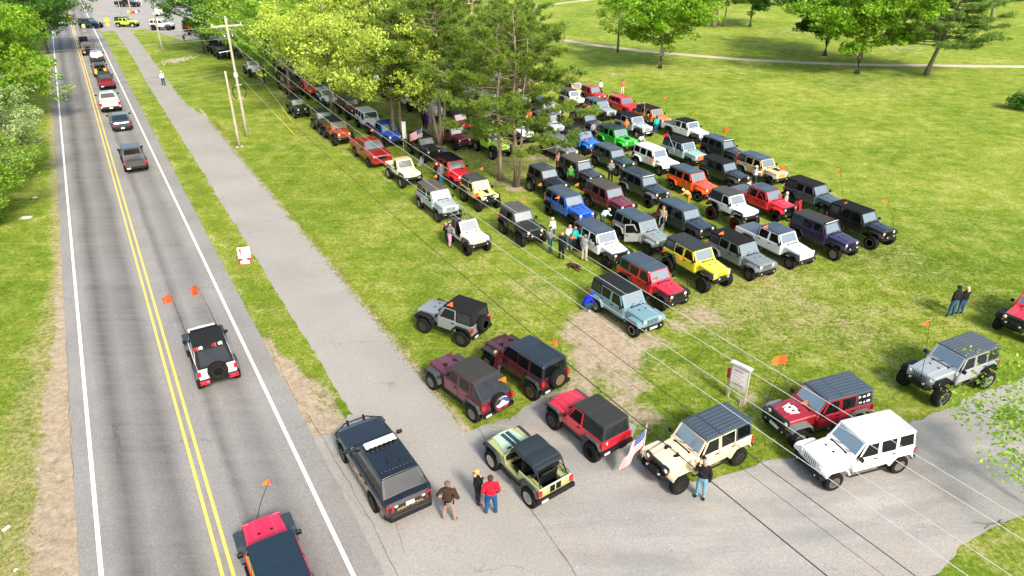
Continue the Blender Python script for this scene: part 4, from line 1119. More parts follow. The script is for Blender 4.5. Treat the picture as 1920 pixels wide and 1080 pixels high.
greenCJ = vehicle('tj', 1012, 848, 126, 'old pale green open off-roader with a black canvas sun top and striped bonnet', (.33, .36, .15), top='bikini', hood=(.42, .56, .38), topc=(.020, .030, .038), fender=(.03, .032, .035), opts=('nospare', 'rim5'), lift=.10, ws=1.08, rim=(.55, .55, .54), group=GL)  # bonnet paler than the body: its reflection is put into the colour
police = vehicle('suv', 728, 853, 122.6, 'black patrol car with a white roof light bar and push bar', (.003, .006, .010), group=GL, rim=(.02, .02, .02))
# ---- on the road
roadW = vehicle('jk4', 388, 632, 121.2, 'white off-roader with a black sloping soft top driving under two orange flags', WHITE, top='fast', topc=(.014, .015, .016), fender=(.03, .045, .055), lift=.06, ws=1.08, group=GQ, rim=(.03,.03,.03), opts=('bar',),
                whips=[(322, 560, 1.98, .72, .9, 'rect', 'darkorange', .52), (372, 545, 1.98, -.72, .9, 'rect', 'darkorange', .58)])
roadR = vehicle('jk4', 505, 1008, 121.2, 'red off-roader with a navy-black roof leaving at the bottom of the picture', (.60, .004, .05), top='soft', topc=(.012, .028, .045), fender=(.03, .045, .06), anchor='roof_front', group=GQ,
                whips=[(506, 905, 2.0, .1, 1.1, 'tri', 'orange', .34)])
vehicle('glad', 243, 272, 121.2, 'charcoal pickup with a blue-grey ribbed cab roof queued last on the road', (.05, .05, .053), topc=HT, opts=('cover_bed', 'nospare'), group=GQ, rim=BLK)
vehicle('sedan', 222, 213, 121.2, 'dark blue sedan in the queue ahead of the charcoal pickup', (.02, .035, .06), group=GQ, rim=(.4, .4, .4))
vehicle('pickup', 199, 171, 121.2, 'silver full-size pickup in the queue ahead of the blue sedan', (.42, .43, .44), group=GQ, rim=(.4, .4, .4))
vehicle('glad', 194, 135.5, 121.2, 'dark red pickup with a black cab roof queued ahead of the silver one', (.16, .008, .02), topc=HT, opts=('nospare',), top='soft', group=GQ)
vehicle('jk2', 184, 117, 121.2, 'yellow off-roader with a roof rack queued on the road', (.72, .42, .02), topc=HT, opts=('rack',), group=GQ)
vehicle('compact', 178, 95, 121.2, 'small black car with red tail lights queued on the road', BLK, group=GQ, cat='car')
vehicle('jk4', 161, 80, 121.2, 'dark off-roader with a pale load on its back in the road queue', (.07, .04, .05), top='soft', topc=(.12, .12, .12), group=GQ)
vehicle('tj', 155, 69, 121.2, 'dark open off-roader leading the road queue', (.06, .02, .03), top='none', group=GQ)
vehicle('jk4', 112, 29, -58.8, 'white and black off-roader facing us in the far left lane', (.35, .36, .38), topc=HT, group='vehicles at the far junction', lod=1)
vehicle('pickup', 107, 12, -58.8, 'dark blue pickup facing us at the very top of the left lane', (.04, .06, .08), group='vehicles at the far junction')
vehicle('jk4', 160, 34, -8, 'dark navy off-roader crossing the road side-on', (.010, .022, .04), topc=(.012, .02, .03), group='vehicles at the far junction')
vehicle('jk4', 228, 32, -5, 'lime green off-roader with a black top at the far junction', (.50, .78, .03), topc=(.012, .013, .014), top='soft', rim=(.6, .6, .6), group='vehicles at the far junction')
vehicle('jk4', 294, 36, -5, 'white off-roader with brown wheels standing side-on at the far junction', (.66, .68, .70), topc=(.60, .62, .64), rim=(.14, .03, .02), lift=.1, ws=1.1, group='vehicles at the far junction')
vehicle('tj', 353, 41, -8, 'small red off-roader half behind leaves at the far junction', (.42, .04, .03), top='soft', topc=(.03, .03, .03), group='vehicles at the far junction')
# ---- rows on the grass, front row first
H0 = -61
T = vehicle
fr = [
 ('jk4', 1157, 530, -58, 'blue-grey off-roader with a black soft top and chrome front plate, first of the front row', BGREY, 'soft', (.014, .017, .018), dict(fender=BGREY, rim=(.5, .5, .5), opts=('rim5', 'frontplate'))),
 ('jk4', 1208, 489, -58, 'red off-roader with a black ribbed hardtop beside the blue-grey one', REDC, 'hard', HT, dict(rim=(.03,.03,.03), ws=1.03, grille=BLK, whips=[(1152 + 128, 484, 2.05, .7, .6), (1232, 522, 1.2, -.85, 1.0)])),
 ('jk4', 1292, 452, -60, 'bright yellow off-roader on oversized black tyres in the front row', YEL, 'soft', (.03, .036, .043), dict(lift=.16, ws=1.20, opts=('steel',), rim=(.02, .02, .02))),
 ('jk4', 1375, 441, -60, 'grey off-roader with a flat black roof panel in the front row', (.15, .175, .18), 'soft', (.010, .011, .012), dict(fender=(.11, .13, .135), whips=[(1357, 437, 0, -.95, 1.0, 'tri', 'orange', .3)])),
 ('glad', 1457, 426, -60, 'white pickup with a grey bed cover and black sunroof canvas in the front row', WHITE, 'hard', HT, dict(opts=('cover_bed',), bedtop=(.05, .06, .07), whips=[(1440, 425, 1.9, -.7, .6)])),
 ('jk4', 1530, 405, -60, 'black and purple off-roader with round white lamps in the front row', (.018, .012, .05), 'soft', (.035, .038, .04), dict(lift=.1, ws=1.12, opts=('steel', 'bar'), whips=[(1526, 421, 1.2, .85, 1.0, 'tri', 'orange', .3)])),
 ('jk4', 1600, 386, -60, 'black off-roader on fat tyres at the right end of the front row', BLK, 'soft', (.008, .009, .010), dict(lift=.12, ws=1.18, opts=('steel',), whips=[(1588, 382, -2.2, -.6, .9, 'tri', 'orange', .36), (1664, 376, 2.0, .6, .9)])),
 # second row
 ('jk4', 1115, 422, -60, 'white off-roader with a ribbed black hardtop among a group of people', WHITE, 'hard', HT, dict(ws=1.05, grille=BLK, whips=[(1078, 445, 1.7, -.9, .8)])),
 ('jk4', 1191, 401, -60, 'pale grey off-roader with both front doors open and a cyan flag tube', (.22, .24, .235), 'hard', HT, dict(fender=(.2, .22, .225), rim=BLK, opts=(), doors=((-1, 1, 62), (1, 1, 62)), whips=[(1232, 435, 2.1, -.1, .6, 'tri', 'cyan', .2, 0, 'cyan')])),
 ('jk4', 1273, 381, -61, 'dark blue-black off-roader with a ribbed roof, second row behind the yellow one', (.015, .028, .04), 'hard', HT, dict(ws=1.04, grille=BLK)),
 ('tj', 1364, 357, -62, 'white two-door off-roader jacked high on tyres with red rims', WHITE, 'soft', (.055, .057, .055), dict(lift=.30, ws=1.28, rim=(.30, .01, .02))),
 ('glad', 1433, 350, -61, 'red pickup with a grey cab roof in the second row', REDC, 'hard', HT, dict(opts=('cover_bed',), bedtop=(.05, .055, .06), grille=BLK, fender=REDC, ws=1.06, whips=[(1408, 343, 1.0, -.9, .9, 'tri', 'whitecloth', .3, 0, 'redink'), (1497, 410, 2.1, .6, .6, 'rect', 'redink', .4)])),
 ('jk4', 1513, 338, -60, 'slate blue-grey off-roader with a bare black roof frame at the right of the second row', (.05, .075, .09), 'soft', (.012, .013, .014), dict(fender=BLK, ws=1.08, lift=.05, whips=[(1574, 318, 2.0, .6, .8)])),
 # third row
 ('jk4', 1057, 357, -60, 'vivid blue off-roader with a ribbed blue-black roof', BLUE, 'hard', HT, dict(lift=.08, ws=1.10, whips=[(1049, 370, 1.9, -.85, .8)])),
 ('jk4', 1132, 343, -60, 'maroon off-roader with a flat grey soft top on a dirt strip', (.13, .012, .03), 'soft', (.06, .06, .058), dict(lift=.1, ws=1.12, opts=('steel',), whips=[(1085, 346, 1.9, -.85, .8)])),
 ('jk4', 1197, 322, -60, 'black-blue off-roader with a roof rack', (.013, .02, .028), 'hard', HT, dict(opts=('rack', 'steel', 'bar'), lift=.08, ws=1.12, fender=(.09, .10, .10))),
 ('jk4', 1288, 315, -61, 'orange-red off-roader with a black ribbed hardtop', ORNG, 'hard', HT, dict(fender=ORNG, rim=(.4, .4, .4), opts=('rim5',), whips=[(1319, 296, 2.0, .2, .6, 'rect', 'orange', .36), (1322, 335, 2.1, .5, .6, 'tri', 'orange', .2, 0, 'orange')])),
 ('jk4', 1347, 297, -61, 'glossy black off-roader with a matte black top behind the orange one', (.012, .013, .016), 'soft', (.010, .011, .012), dict(grille=BLK, fender=(.03, .032, .035))),
 ('jk4', 1418, 290, -61, 'tan off-roader with a blue-grey roof and dark hood patch', SAND, 'hard', HT, dict(ws=1.05, fender=(.16, .17, .17), whips=[(1469, 332, 2.1, .7, .6, 'rect', 'orange', .4)])),
 # fourth row
 ('jk2', 1017, 311, -60, 'black two-door off-roader with a pale blue ribbed roof beside the pine trunks', BLK, 'hard', (.03, .038, .048), dict(lift=.12, ws=1.16, whips=[(1015, 373, 1.6, -.8, .6)])),
 ('jk4', 1078, 295, -60, 'black off-roader with a beige-grey soft top', (.02, .02, .022), 'soft', (.09, .085, .075), dict(lift=.06, ws=1.08, opts=('steel', 'bar'))),
 ('jk4', 1141, 273, -60, 'dark green off-roader with a blue-grey roof', DKG, 'hard', (.03, .036, .044), dict(ws=1.05, fender=(.03, .035, .035))),
 ('jk4', 1219, 273, -60, 'white off-roader with a white hardtop and orange lamps', WHITE, 'hard', (.70, .69, .66), dict(fender=WHITE, whips=[(1226, 309, 1.9, -.8, .6, 'rect', 'orange', .35)])),
 ('jk4', 1273, 260, -60, 'pale mint off-roader with a black soft top and red flag pole', MINT, 'soft', (.008, .009, .010), dict(fender=(.09, .11, .12), whips=[(1252, 253, -.2, -1.0, 1.0, 'rect', 'redink', .35, 0, 'whitecloth')])),
 ('jk4', 1347, 257, -60, 'black off-roader with a blue-grey hardtop at the right of the fourth row', (.014, .018, .02), 'hard', HT, dict(ws=1.08, lift=.05, opts=('steel', 'bar'), whips=[(1366, 243, -2.2, .6, .9, 'rect', 'orange', .5)])),
 # fifth row
 ('jk4', 1040, 253, -60, 'silver and black off-roader half hidden by pine boughs beside the blue one', (.16, .17, .18), 'hard', (.07, .08, .085), dict()),
 ('jk4', 1083, 240, -60, 'bright blue off-roader with a black soft top in the fifth row', (.012, .13, .50), 'soft', (.014, .016, .018), dict(fender=(.012, .13, .50), whips=[(1101, 272, 2.0, .3, .6)])),
 ('jk4', 1148, 236, -60, 'vivid green off-roader with a black slatted roof', GREEN, 'hard', (.010, .012, .014), dict(opts=('rack',), fender=GREEN, lift=.05, whips=[(1106, 200, -2.2, -.6, .9)])),
 ('jk4', 1180, 213, -60, 'silver-blue off-roader with a black canvas roof and a front plate', (.38, .43, .47), 'soft', (.008, .009, .010), dict(opts=('frontplate', 'rim5'), rim=(.4, .4, .4))),
 ('glad', 1287, 224, -60, 'white pickup with a black canvas cab roof at the right edge of the rows', WHITE, 'soft', (.010, .011, .012), dict(opts=('cover_bed',), bedtop=(.04, .045, .05), ws=1.05, lift=.05, whips=[(1250, 183, -2.4, -.7, 1.0), (1309, 209, -2.4, .7, 1.0)])),
 # sixth row
 ('jk4', 1092, 209, -60, 'dark off-roader with a two-tone blue and black roof near the pines', (.02, .022, .035), 'soft', (.03, .042, .05), dict(whips=[(1106, 158, 0, .9, 1.0)])),
 ('jk4', 1118, 185, -60, 'silver-grey off-roader with a pale blue-grey roof', (.28, .31, .33), 'hard', (.045, .055, .065), dict(opts=('steel',))),
 ('jk4', 1217, 199, -60, 'copper-brown off-roader with an opened black canvas roof', AMBER, 'soft', (.014, .012, .012), dict(whips=[(1209, 192, -.5, -.9, 1.0, 'tri', 'orange', .2, 0, 'whitecloth')])),
 ('compact', 1163, 179, -60, 'small red car with a black roof in the rows', REDC, 'hard', None, dict(cat='car', whips=[(1181, 163, -1.0, .6, 1.2)])),
 ('tj', 1107, 160, -60, 'red two-door off-roader with a faded pink-brown soft top', (.42, .02, .03), 'soft', (.22, .12, .11), dict()),
 ('tj', 1068, 167, -60, 'white two-door off-roader peeking out beside the pine', WHITE, 'soft', (.06, .065, .07), dict(whips=[(1074, 130, -1.5, .5, .9)])),
 ('tj', 1072, 152, -60, 'yellow two-door off-roader at the far right corner of the rows', (.70, .50, .10), 'soft', (.12, .13, .13), dict(whips=[(1081, 143, -1.5, .5, .9), (1131, 147, -1.5, -.5, .9)])),
 # column next to the path
 ('tj', 864, 404, -58, 'off-white open off-roader with a bare roll cage and dust on its bonnet', (.62, .58, .50), 'none', None, dict(cage=(.10, .10, .09), lift=.10, ws=1.12, opts=('nospare',), fender=(.05, .05, .05))),
 ('jk4', 811, 346, -60, 'silver-blue off-roader with a grey-brown soft top near the path', (.33, .39, .42), 'soft', (.085, .08, .07), dict(fender=(.12, .14, .145), ws=1.06, lift=.05, whips=[(820, 337, -.2, .3, 1.9, 'tri', 'orange', .36)])),
 ('scr', 754, 296, -59, 'cream half-cab pickup with an open bed and roll bar', (.74, .68, .48), 'soft', (.45, .35, .21), dict(lift=.14, ws=1.14, rim=(.5, .5, .5), opts=('nospare',), fender=(.04, .04, .04))),
 ('pickup', 692, 259, -59, 'dark red full-size pickup with a chrome grille near the tree trunk', (.22, .006, .010), 'hard', None, dict(rim=(.45, .45, .45), bumper=(.22, .006, .010), whips=[(700, 247, .2, .4, 1.9, 'tri', 'orange', .4)])),
 ('jk4', 626, 222, -59, 'rust-orange off-roader with a dark green-black soft top', RUST, 'soft', (.012, .024, .022), dict(lift=.08, ws=1.15)),
 ('jk2', 601, 206, -59, 'black off-roader squeezed behind the rust-orange one', (.012, .016, .016), 'soft', (.012, .02, .02), dict(lift=.05, ws=1.12)),
 ('tj', 552, 182, -58, 'black-green boxy two-door off-roader at the grass edge', (.010, .016, .014), 'soft', (.012, .022, .020), dict(lift=.04, ws=1.06, whips=[(590, 200, 1.3, .3, .8, 'tri', 'orange', .2, 0, 'orange')])),
 ('pickup', 540, 141, -58, 'dark maroon vehicle parked under the far trees', (.07, .01, .012), 'hard', None, dict()),
 # second column
 ('jk2', 967, 387, -60, 'black two-door off-roader with a worn grey soft top and round lamps', (.02, .022, .022), 'soft', (.075, .078, .075), dict(lift=.08, ws=1.12, opts=('steel',), rim=(.03, .03, .03), whips=[(986, 376, .6, .9, 1.1)])),
 ('tj', 890, 331, -59, 'pale yellow two-door off-roader with a black hood patch', PALEY, 'soft', (.05, .053, .055), dict(lift=.14, ws=1.14, opts=('steel',), grille=BLK, whips=[(906, 316, -.3, .3, 1.6), (898, 390, 1.7, -.5, .6, 'rect', 'orange', .36)])),
 ('jk4', 842, 293, -60, 'bright red off-roader with a flat black canvas roof by the tree trunks', (.58, .008, .02), 'soft', (.006, .007, .008), dict(fender=(.5, .01, .02), ws=1.05, lift=.06)),
 ('jk4', 788, 251, -60, 'dark green-black off-roader flying striped flags', (.010, .016, .014), 'soft', (.010, .018, .017), dict(lift=.05, ws=1.08)),
 ('glad', 722, 228, -60, 'royal blue pickup-like off-roader behind a tree trunk', (.01, .06, .36), 'soft', (.012, .04, .16), dict(ws=1.05, opts=())),
 ('jk4', 686, 204, -60, 'white off-roader under yellow-green leaves', WHITE, 'hard', (.6, .6, .6), dict(lift=.08, ws=1.1)),
 ('tj', 607, 165, -60, 'white old two-door off-roader with its roof panel in white', (.68, .72, .76), 'soft', (.5, .52, .54), dict(lift=.05)),
 ('tj', 576, 150, -60, 'orange two-door off-roader in the far second column', (.62, .08, .02), 'soft', (.55, .16, .10), dict(lift=.05, ws=1.1)),
 ('jk4', 915, 243, -60, 'acid green off-roader hidden behind pine branches', (.48, .75, .08), 'soft', (.10, .11, .11), dict(lift=.12, ws=1.16, fender=BLK)),
 ('jk4', 846, 232, -60, 'maroon off-roader seen behind the triple pine trunk', (.13, .012, .03), 'hard', HT, dict(ws=1.08)),
]
for (k, x, y, hd, lab, pc, tp, tc, kw) in fr:
    kw = dict(kw); kw.setdefault('group', GR)
    vehicle(k, x, y, hd + rnd.uniform(-1.2, 1.2), lab, pc, top=tp, topc=tc, **kw)
# ---- the rest of the rows, glimpsed through the trees
taken = [(o.location.dot(U), o.location.dot(N)) for o in COL.objects if o.get('category') in ('off-road car', 'pickup truck', 'car')]
trunks_sn = [(44.1, 27.0), (46.0, 26.8), (57.8, 27), (58.9, 26.6), (61.4, 24.6), (60.8, 23.5), (95.3, 19.6), (85.7, 20.5)]
hid_cols = [('white', WHITE), ('silver', (.4, .43, .45)), ('red', (.5, .02, .03)), ('black', BLK), ('orange', ORNG), ('grey', (.2, .22, .23)), ('white', WHITE), ('green', (.05, .30, .12)), ('dark blue', (.01, .04, .2)), ('silver', (.36, .4, .42)), ('maroon', (.13, .01, .02)), ('white', WHITE), ('tan', SAND)]
words = ['second', 'third', 'fourth', 'fifth', 'sixth', 'seventh', 'eighth', 'ninth', 'tenth', 'eleventh', 'twelfth', 'thirteenth', 'fourteenth', 'fifteenth']
hr = random.Random(11)
ci = 0
for ri, s0 in enumerate((48.5, 55.5, 61.2, 66.9, 72.6, 78.3, 84, 89.7, 95.4, 101)):
    for cj, n0 in enumerate((19.5, 23.5, 30.7, 34.3, 37.9, 41.5, 45.1, 48.7)):
        if s0 > 100 and n0 > 40: continue
        if n0 < 22 and s0 < 90: continue
        s1, n1 = s0 + hr.uniform(-.2, .2), n0 + hr.uniform(-.3, .3)
        if any(abs(s1 - a) < 5.05 and abs(n1 - b) < 2.55 for a, b in taken): continue
        if any(abs(s1 - a) < 2.9 and abs(n1 - b) < 1.6 for a, b in trunks_sn): continue
        if n0 > 48 and s0 > 62: continue
        taken.append((s1, n1))
        nm, c = hid_cols[ci % len(hid_cols)]; ci += 1
        tp = hr.choice(['hard', 'hard', 'soft']); tn = 'white' if hr.random() < .12 else 'black'
        tc = (.6, .6, .6) if tn == 'white' else hr.choice([HT, ST, (.05, .055, .06)])
        kd = hr.choice(['jk4', 'jk4', 'jk4', 'jk2', 'tj'])
        vehicle(kd, 0, 0, H0 + hr.uniform(-2, 2), '%s off-roader with %s %s under the trees, %s row, %s from road' % (nm, tn, 'hardtop' if tp == 'hard' else 'canvas roof', words[ri + 3], (['first'] + words)[cj]),
                c, top=tp, topc=tc, lod=1, world=SN(s1, n1), group='off-road vehicles hidden under the trees', ws=hr.choice([1, 1.08, 1.15]), lift=.03)
# ------------------------------------------------------------ people
def cloth(c, name='clothing'):
    k = 'c_%s_%.3f_%.3f_%.3f' % (name, *c)
    if k not in M: M[k] = plain_mat(name, c, 0.85, var=.3, nscale=9, spec=.2)
    return M[k]
JEAN = (.045, .10, .20); DJEAN = (.02, .09, .14); KH = (.38, .33, .26); BLKC = (.012, .012, .014)
def person(px, py, heading, label, shirt, pants, pose='stand', hair=(.06, .035, .02), hairlen=0, hat=None, h=1.74, sleeves='long', shoes=(.05, .045, .045), shorts=False, skirt=False, detail=False, group=None, at=None, turn=0, legs_spread=1.0):
    g = G(px, py) if at is None else Vector(at)
    k = h / 1.75
    J = {}
    def j(n, x, y, z, r): J[n] = (Vector((x, y, z)), r)
    lean = 0.0; dz = 0.0
    j('pelvis', 0, 0, .96, .135); j('spine', 0.01, 0, 1.13, .125); j('chest', .01, 0, 1.31, .155); j('neckb', 0, 0, 1.46, .085); j('neck', .015, 0, 1.52, .056); j('head', .03, 0, 1.63, .092); j('headt', .02, 0, 1.70, .075)
    for s, q in ((1, 'L'), (-1, 'R')):
        j('sh' + q, 0, .175 * s, 1.425, .068); j('el' + q, -.03, .235 * s, 1.15, .048); j('wr' + q, .03, .245 * s, .92, .032); j('ha' + q, .05, .245 * s, .84, .030)
        sp = .11 * legs_spread
        j('hip' + q, 0, .09 * s, .90, .098); j('kn' + q, .02, sp * s, .50, .068); j('an' + q, -.01, sp * 1.15 * s, .10, .046); j('toe' + q, .15, (sp * 1.15 + .03) * s, .045, .040)
    def setp(n, x, y, z): J[n] = (Vector((x, y, z)), J[n][1])
    if pose == 'hips':
        for s, q in ((1, 'L'), (-1, 'R')):
            setp('el' + q, -.06, .37 * s, 1.16); setp('wr' + q, .06, .22 * s, 1.02); setp('ha' + q, .12, .16 * s, 1.0)
    if pose == 'fold':
        for s, q in ((1, 'L'), (-1, 'R')):
            setp('el' + q, .02, .26 * s, 1.16); setp('wr' + q, .20, .06 * s, 1.16 + .03 * s); setp('ha' + q, .22, -.05 * s, 1.17 + .03 * s)
    if pose in ('phone', 'look'):
        setp('elR', .12, -.27, 1.24); setp('wrR', .14, -.17, 1.50); setp('haR', .10, -.13, 1.58)
        if pose == 'look': setp('elL', .08, .25, 1.17); setp('wrL', .24, .10, 1.2); setp('haL', .28, .04, 1.22)
    if pose == 'pocket':
        for s, q in ((1, 'L'), (-1, 'R')): setp('el' + q, -.08, .29 * s, 1.17); setp('wr' + q, .04, .22 * s, .98); setp('ha' + q, .09, .17 * s, .93)
    if pose == 'hold':
        for s, q in ((1, 'L'), (-1, 'R')): setp('el' + q, .03, .25 * s, 1.17); setp('wr' + q, .23, .15 * s, 1.20); setp('ha' + q, .30, .11 * s, 1.22)
    if pose == 'reach':
        setp('elR', .15, -.22, 1.25); setp('wrR', .38, -.2, 1.28); setp('haR', .46, -.19, 1.29)
    if pose == 'walk':
        setp('knL', .16, .10, .52); setp('anL', .20, .11, .11); setp('toeL', .35, .12, .06)
        setp('knR', -.03, -.10, .50); setp('anR', -.28, -.11, .16); setp('toeR', -.17, -.12, .05)
        setp('elL', -.12, .23, 1.17); setp('wrL', -.10, .24, .94); setp('haL', -.07, .24, .87)
        setp('elR', .05, -.23, 1.16); setp('wrR', .20, -.21, .98); setp('haR', .26, -.2, .92)
    if pose in ('crouch', 'bend', 'sit'):
        if pose == 'crouch':
            hz, hx, ta = .42, -.12, 38
            for s, q in ((1, 'L'), (-1, 'R')):
                setp('hip' + q, hx, .10 * s, hz - .02); setp('kn' + q, .28, .17 * s, .50); setp('an' + q, .02, .15 * s, .10); setp('toe' + q, .18, .17 * s, .045)
        elif pose == 'sit':
            hz, hx, ta = .55, -.1, 10
            for s, q in ((1, 'L'), (-1, 'R')):
                setp('hip' + q, hx, .10 * s, hz); setp('kn' + q, .32, .13 * s, .55); setp('an' + q, .34, .13 * s, .12); setp('toe' + q, .48, .14 * s, .06)
        else: hz, hx, ta = .90, -.10, 62
        a = R(ta); piv = Vector((0, 0, .96)); rot = Matrix.Rotation(a, 3, 'Y')
        for n in ('pelvis', 'spine', 'chest', 'neckb', 'neck', 'head', 'headt', 'shL', 'shR', 'elL', 'elR', 'wrL', 'wrR', 'haL', 'haR'):
            p, r_ = J[n]; J[n] = (rot @ (p - piv) + Vector((hx, 0, hz + .03)), r_)
        for s, q in ((1, 'L'), (-1, 'R')):
            sh = J['sh' + q][0]
            setp('el' + q, sh.x + .16, sh.y + .03 * s, max(sh.z - .22, .28)); setp('wr' + q, sh.x + .36, sh.y - .04 * s, max(sh.z - .30, .32)); setp('ha' + q, sh.x + .43, sh.y - .05 * s, max(sh.z - .32, .33))
    names = list(J); idx = {n: i for i, n in enumerate(names)}
    E = [('pelvis', 'spine'), ('spine', 'chest'), ('chest', 'neckb'), ('neckb', 'neck'), ('neck', 'head'), ('head', 'headt')]
    for q in 'LR': E += [('chest', 'sh' + q), ('sh' + q, 'el' + q), ('el' + q, 'wr' + q), ('wr' + q, 'ha' + q), ('pelvis', 'hip' + q), ('hip' + q, 'kn' + q), ('kn' + q, 'an' + q), ('an' + q, 'toe' + q)]
    me = bpy.data.meshes.new('skeleton'); me.from_pydata([J[n][0] * k for n in names], [(idx[a], idx[b]) for a, b in E], [])
    ob = bpy.data.objects.new('skeleton', me); COL.objects.link(ob)
    ob.modifiers.new('skin', 'SKIN'); sd_ = ob.modifiers.new('sub', 'SUBSURF'); sd_.levels = 1; sd_.render_levels = 1
    thick = {'pelvis': 1.12, 'chest': 1.05, 'spine': 1.08, 'hipL': 1.05, 'hipR': 1.05}
    for i, n in enumerate(names):
        r_ = J[n][1] * k * 1.27 * thick.get(n, 1)
        if sleeves == 'long' and n[:2] in ('el', 'wr'): r_ *= 1.25
        me.skin_vertices[0].data[i].radius = (r_, r_)
    me.skin_vertices[0].data[0].use_root = True
    dg = bpy.context.evaluated_depsgraph_get(); dg.update()
    bm_ = bpy.data.meshes.new_from_object(ob.evaluated_get(dg))
    bpy.data.objects.remove(ob); bpy.data.meshes.remove(me)
    mats = [cloth(shirt), cloth(pants), M['skin'], cloth(shoes, 'shoes'), M['black']]
    # extra features in the same mesh: fingers, nose, ears, eyes
    ex = MB()
    hd = J['head'][0] * k; up = (J['headt'][0] - J['head'][0]).normalized(); fwd = Vector((1, 0, 0)); fwd = (fwd - up * fwd.dot(up)).normalized(); sdv = up.cross(fwd)
    tm_ = Matrix.Rotation(R(turn), 3, up); fwd = tm_ @ fwd; sdv = tm_ @ sdv
    rh = .10 * k
    ex.tube([hd + fwd * rh * .80 + up * .02, hd + fwd * rh * 1.18 - up * .012, hd + fwd * rh * .85 - up * .02], [.008, .014, .006], 5, 2)
    for s in (-1, 1):
        ex.tube([hd + sdv * s * rh * .85 + up * .03, hd + sdv * s * rh * 1.08 + up * .01 - fwd * .01, hd + sdv * s * rh * .9 - up * .03], [.006, .014, .006], 5, 2)
        ex.tube([hd + sdv * s * .034 + fwd * rh * .86 + up * .028, hd + sdv * s * .036 + fwd * rh * .98 + up * .027], [.010, .004], 5, 4)
    ex.tube([hd - sdv * .025 + fwd * rh * .87 - up * .045, hd + sdv * .025 + fwd * rh * .87 - up * .045], .006, 4, 4)
    for s, q in ((1, 'L'), (-1, 'R')):
        w_, h_ = J['wr' + q][0] * k, J['ha' + q][0] * k
        d = (h_ - w_).normalized(); side = Vector((1, 0, 0)) if abs(d.x) < .7 else Vector((0, 1, 0)); side = (side - d * side.dot(d)).normalized(); pal = d.cross(side) * s
        for fi, (o_, ln_) in enumerate(((-.026, .052), (-.009, .062), (.009, .058), (.026, .046))):
            a = h_ + side * o_ + d * .01; ex.tube([a, a + d * ln_ * .6 + pal * .006, a + d * ln_ + pal * .022], [.0085, .008, .006], 5, 2)
        a = h_ - d * .035 + side * .024; ex.tube([a, a + d * .025 + side * .022, a + d * .055 + side * .026 + pal * .012], [.010, .009, .007], 5, 2)
    co = [v.co.copy() for v in bm_.vertices]; fs = [tuple(p.vertices) for p in bm_.polygons]
    bpy.data.meshes.remove(bm_)
    def seg(p, a, b):
        ab = b - a; t = max(0, min(1, (p - a).dot(ab) / max(ab.length_squared, 1e-9))); return (p - a - ab * t).length
    part = {}
    for a, b in E:
        ra = a[:2]
        if b in ('neck', 'head', 'headt'): m_ = 2
        elif b[:2] == 'ha': m_ = 2
        elif b[:2] == 'wr': m_ = 0 if sleeves == 'long' else 2
        elif b[:2] in ('sh', 'el'): m_ = 0
        elif b[:2] == 'to': m_ = 3
        elif b[:2] in ('an',): m_ = 2 if (shorts or skirt) else 1
        elif b[:3] == 'hip' or b[:2] == 'kn': m_ = 1
        else: m_ = 0
        part[(a, b)] = m_
    mi = []
    segs = [(J[a][0] * k, J[b][0] * k, J[a][1], J[b][1], part[(a, b)], b) for a, b in E]
    for f in fs:
        c = sum((co[i] for i in f), Vector()) / len(f)
        best = min(segs, key=lambda s_: seg(c, s_[0], s_[1]) / max(.5 * (s_[2] + s_[3]), .02))
        m_ = best[4]
        if best[5] == 'spine' and pose not in ('crouch', 'bend', 'sit') and c.z < 1.0 * k: m_ = 1
        mi.append(m_)
    b0 = len(co)
    meF = bpy.data.meshes.new('person'); meF.from_pydata([tuple(v) for v in co] + ex.v, [], fs + [tuple(i + b0 for i in f) for f in ex.f])
    meF.polygons.foreach_set('material_index', mi + ex.m); meF.polygons.foreach_set('use_smooth', [True] * len(meF.polygons))
    for m_ in mats: meF.materials.append(m_)
    meF.update()
    o = bpy.data.objects.new('person', meF); COL.objects.link(o)
    o.location = (g.x, g.y, g.z + .012); o.rotation_euler = (0, 0, R(heading))
    tag(o, label, 'person', group)
    # hair or hat
    hb = MB(); rings = []
    top = hd + up * .045 - fwd * .012
    n_ = 12
    for q, (ze, rr) in enumerate(((-.085, .88), (-.02, 1.04), (.035, 1.06), (.075, .80), (.10, .35))):
        ring = []
        for i in range(n_):
            a = 2 * math.pi * i / n_; ca, sa = math.cos(a), math.sin(a)
            zz = ze + (.085 if (q == 0 and ca > .25) else 0) + (.03 if (q == 1 and ca > .5) else 0)
            ring.append(top + up * zz + (fwd * ca * 1.03 + sdv * sa) * rh * rr)
        rings.append(ring)
    hb.loft(rings)
    if hairlen:
        b1 = top - fwd * rh * .75; L_ = .12 + .16 * hairlen
        hb.tube([b1 + up * .05, b1 - up * .06 - fwd * .03, b1 - up * L_ - fwd * .02], [.07, .085, .05], 8)
    hb.build('hair', cloth(hair, 'hair'), o, smooth=True)
    if hat:
        hc = MB(); rings = []
        for (ze, rr) in ((.0, 1.14), (.05, 1.14), (.09, .95), (.115, .45)):
            rings.append([top + up * ze + (fwd * math.cos(2 * math.pi * i / 12) + sdv * math.sin(2 * math.pi * i / 12)) * rh * rr for i in range(12)])
        hc.loft(rings)
        fb = top + fwd * rh * 1.05 + up * .012
        hc.hexa([fb - sdv * .07, fb + sdv * .07, fb + sdv * .05 + fwd * .08, fb - sdv * .05 + fwd * .08, fb - sdv * .07 + up * .012, fb + sdv * .07 + up * .012, fb + sdv * .05 + fwd * .08 + up * .01, fb - sdv * .05 + fwd * .08 + up * .01])
        hc.build('cap', cloth(hat, 'cap'), o)
    return o
BLOND = (.55, .36, .14); BROWN = (.07, .035, .018); GREYH = (.35, .33, .31)
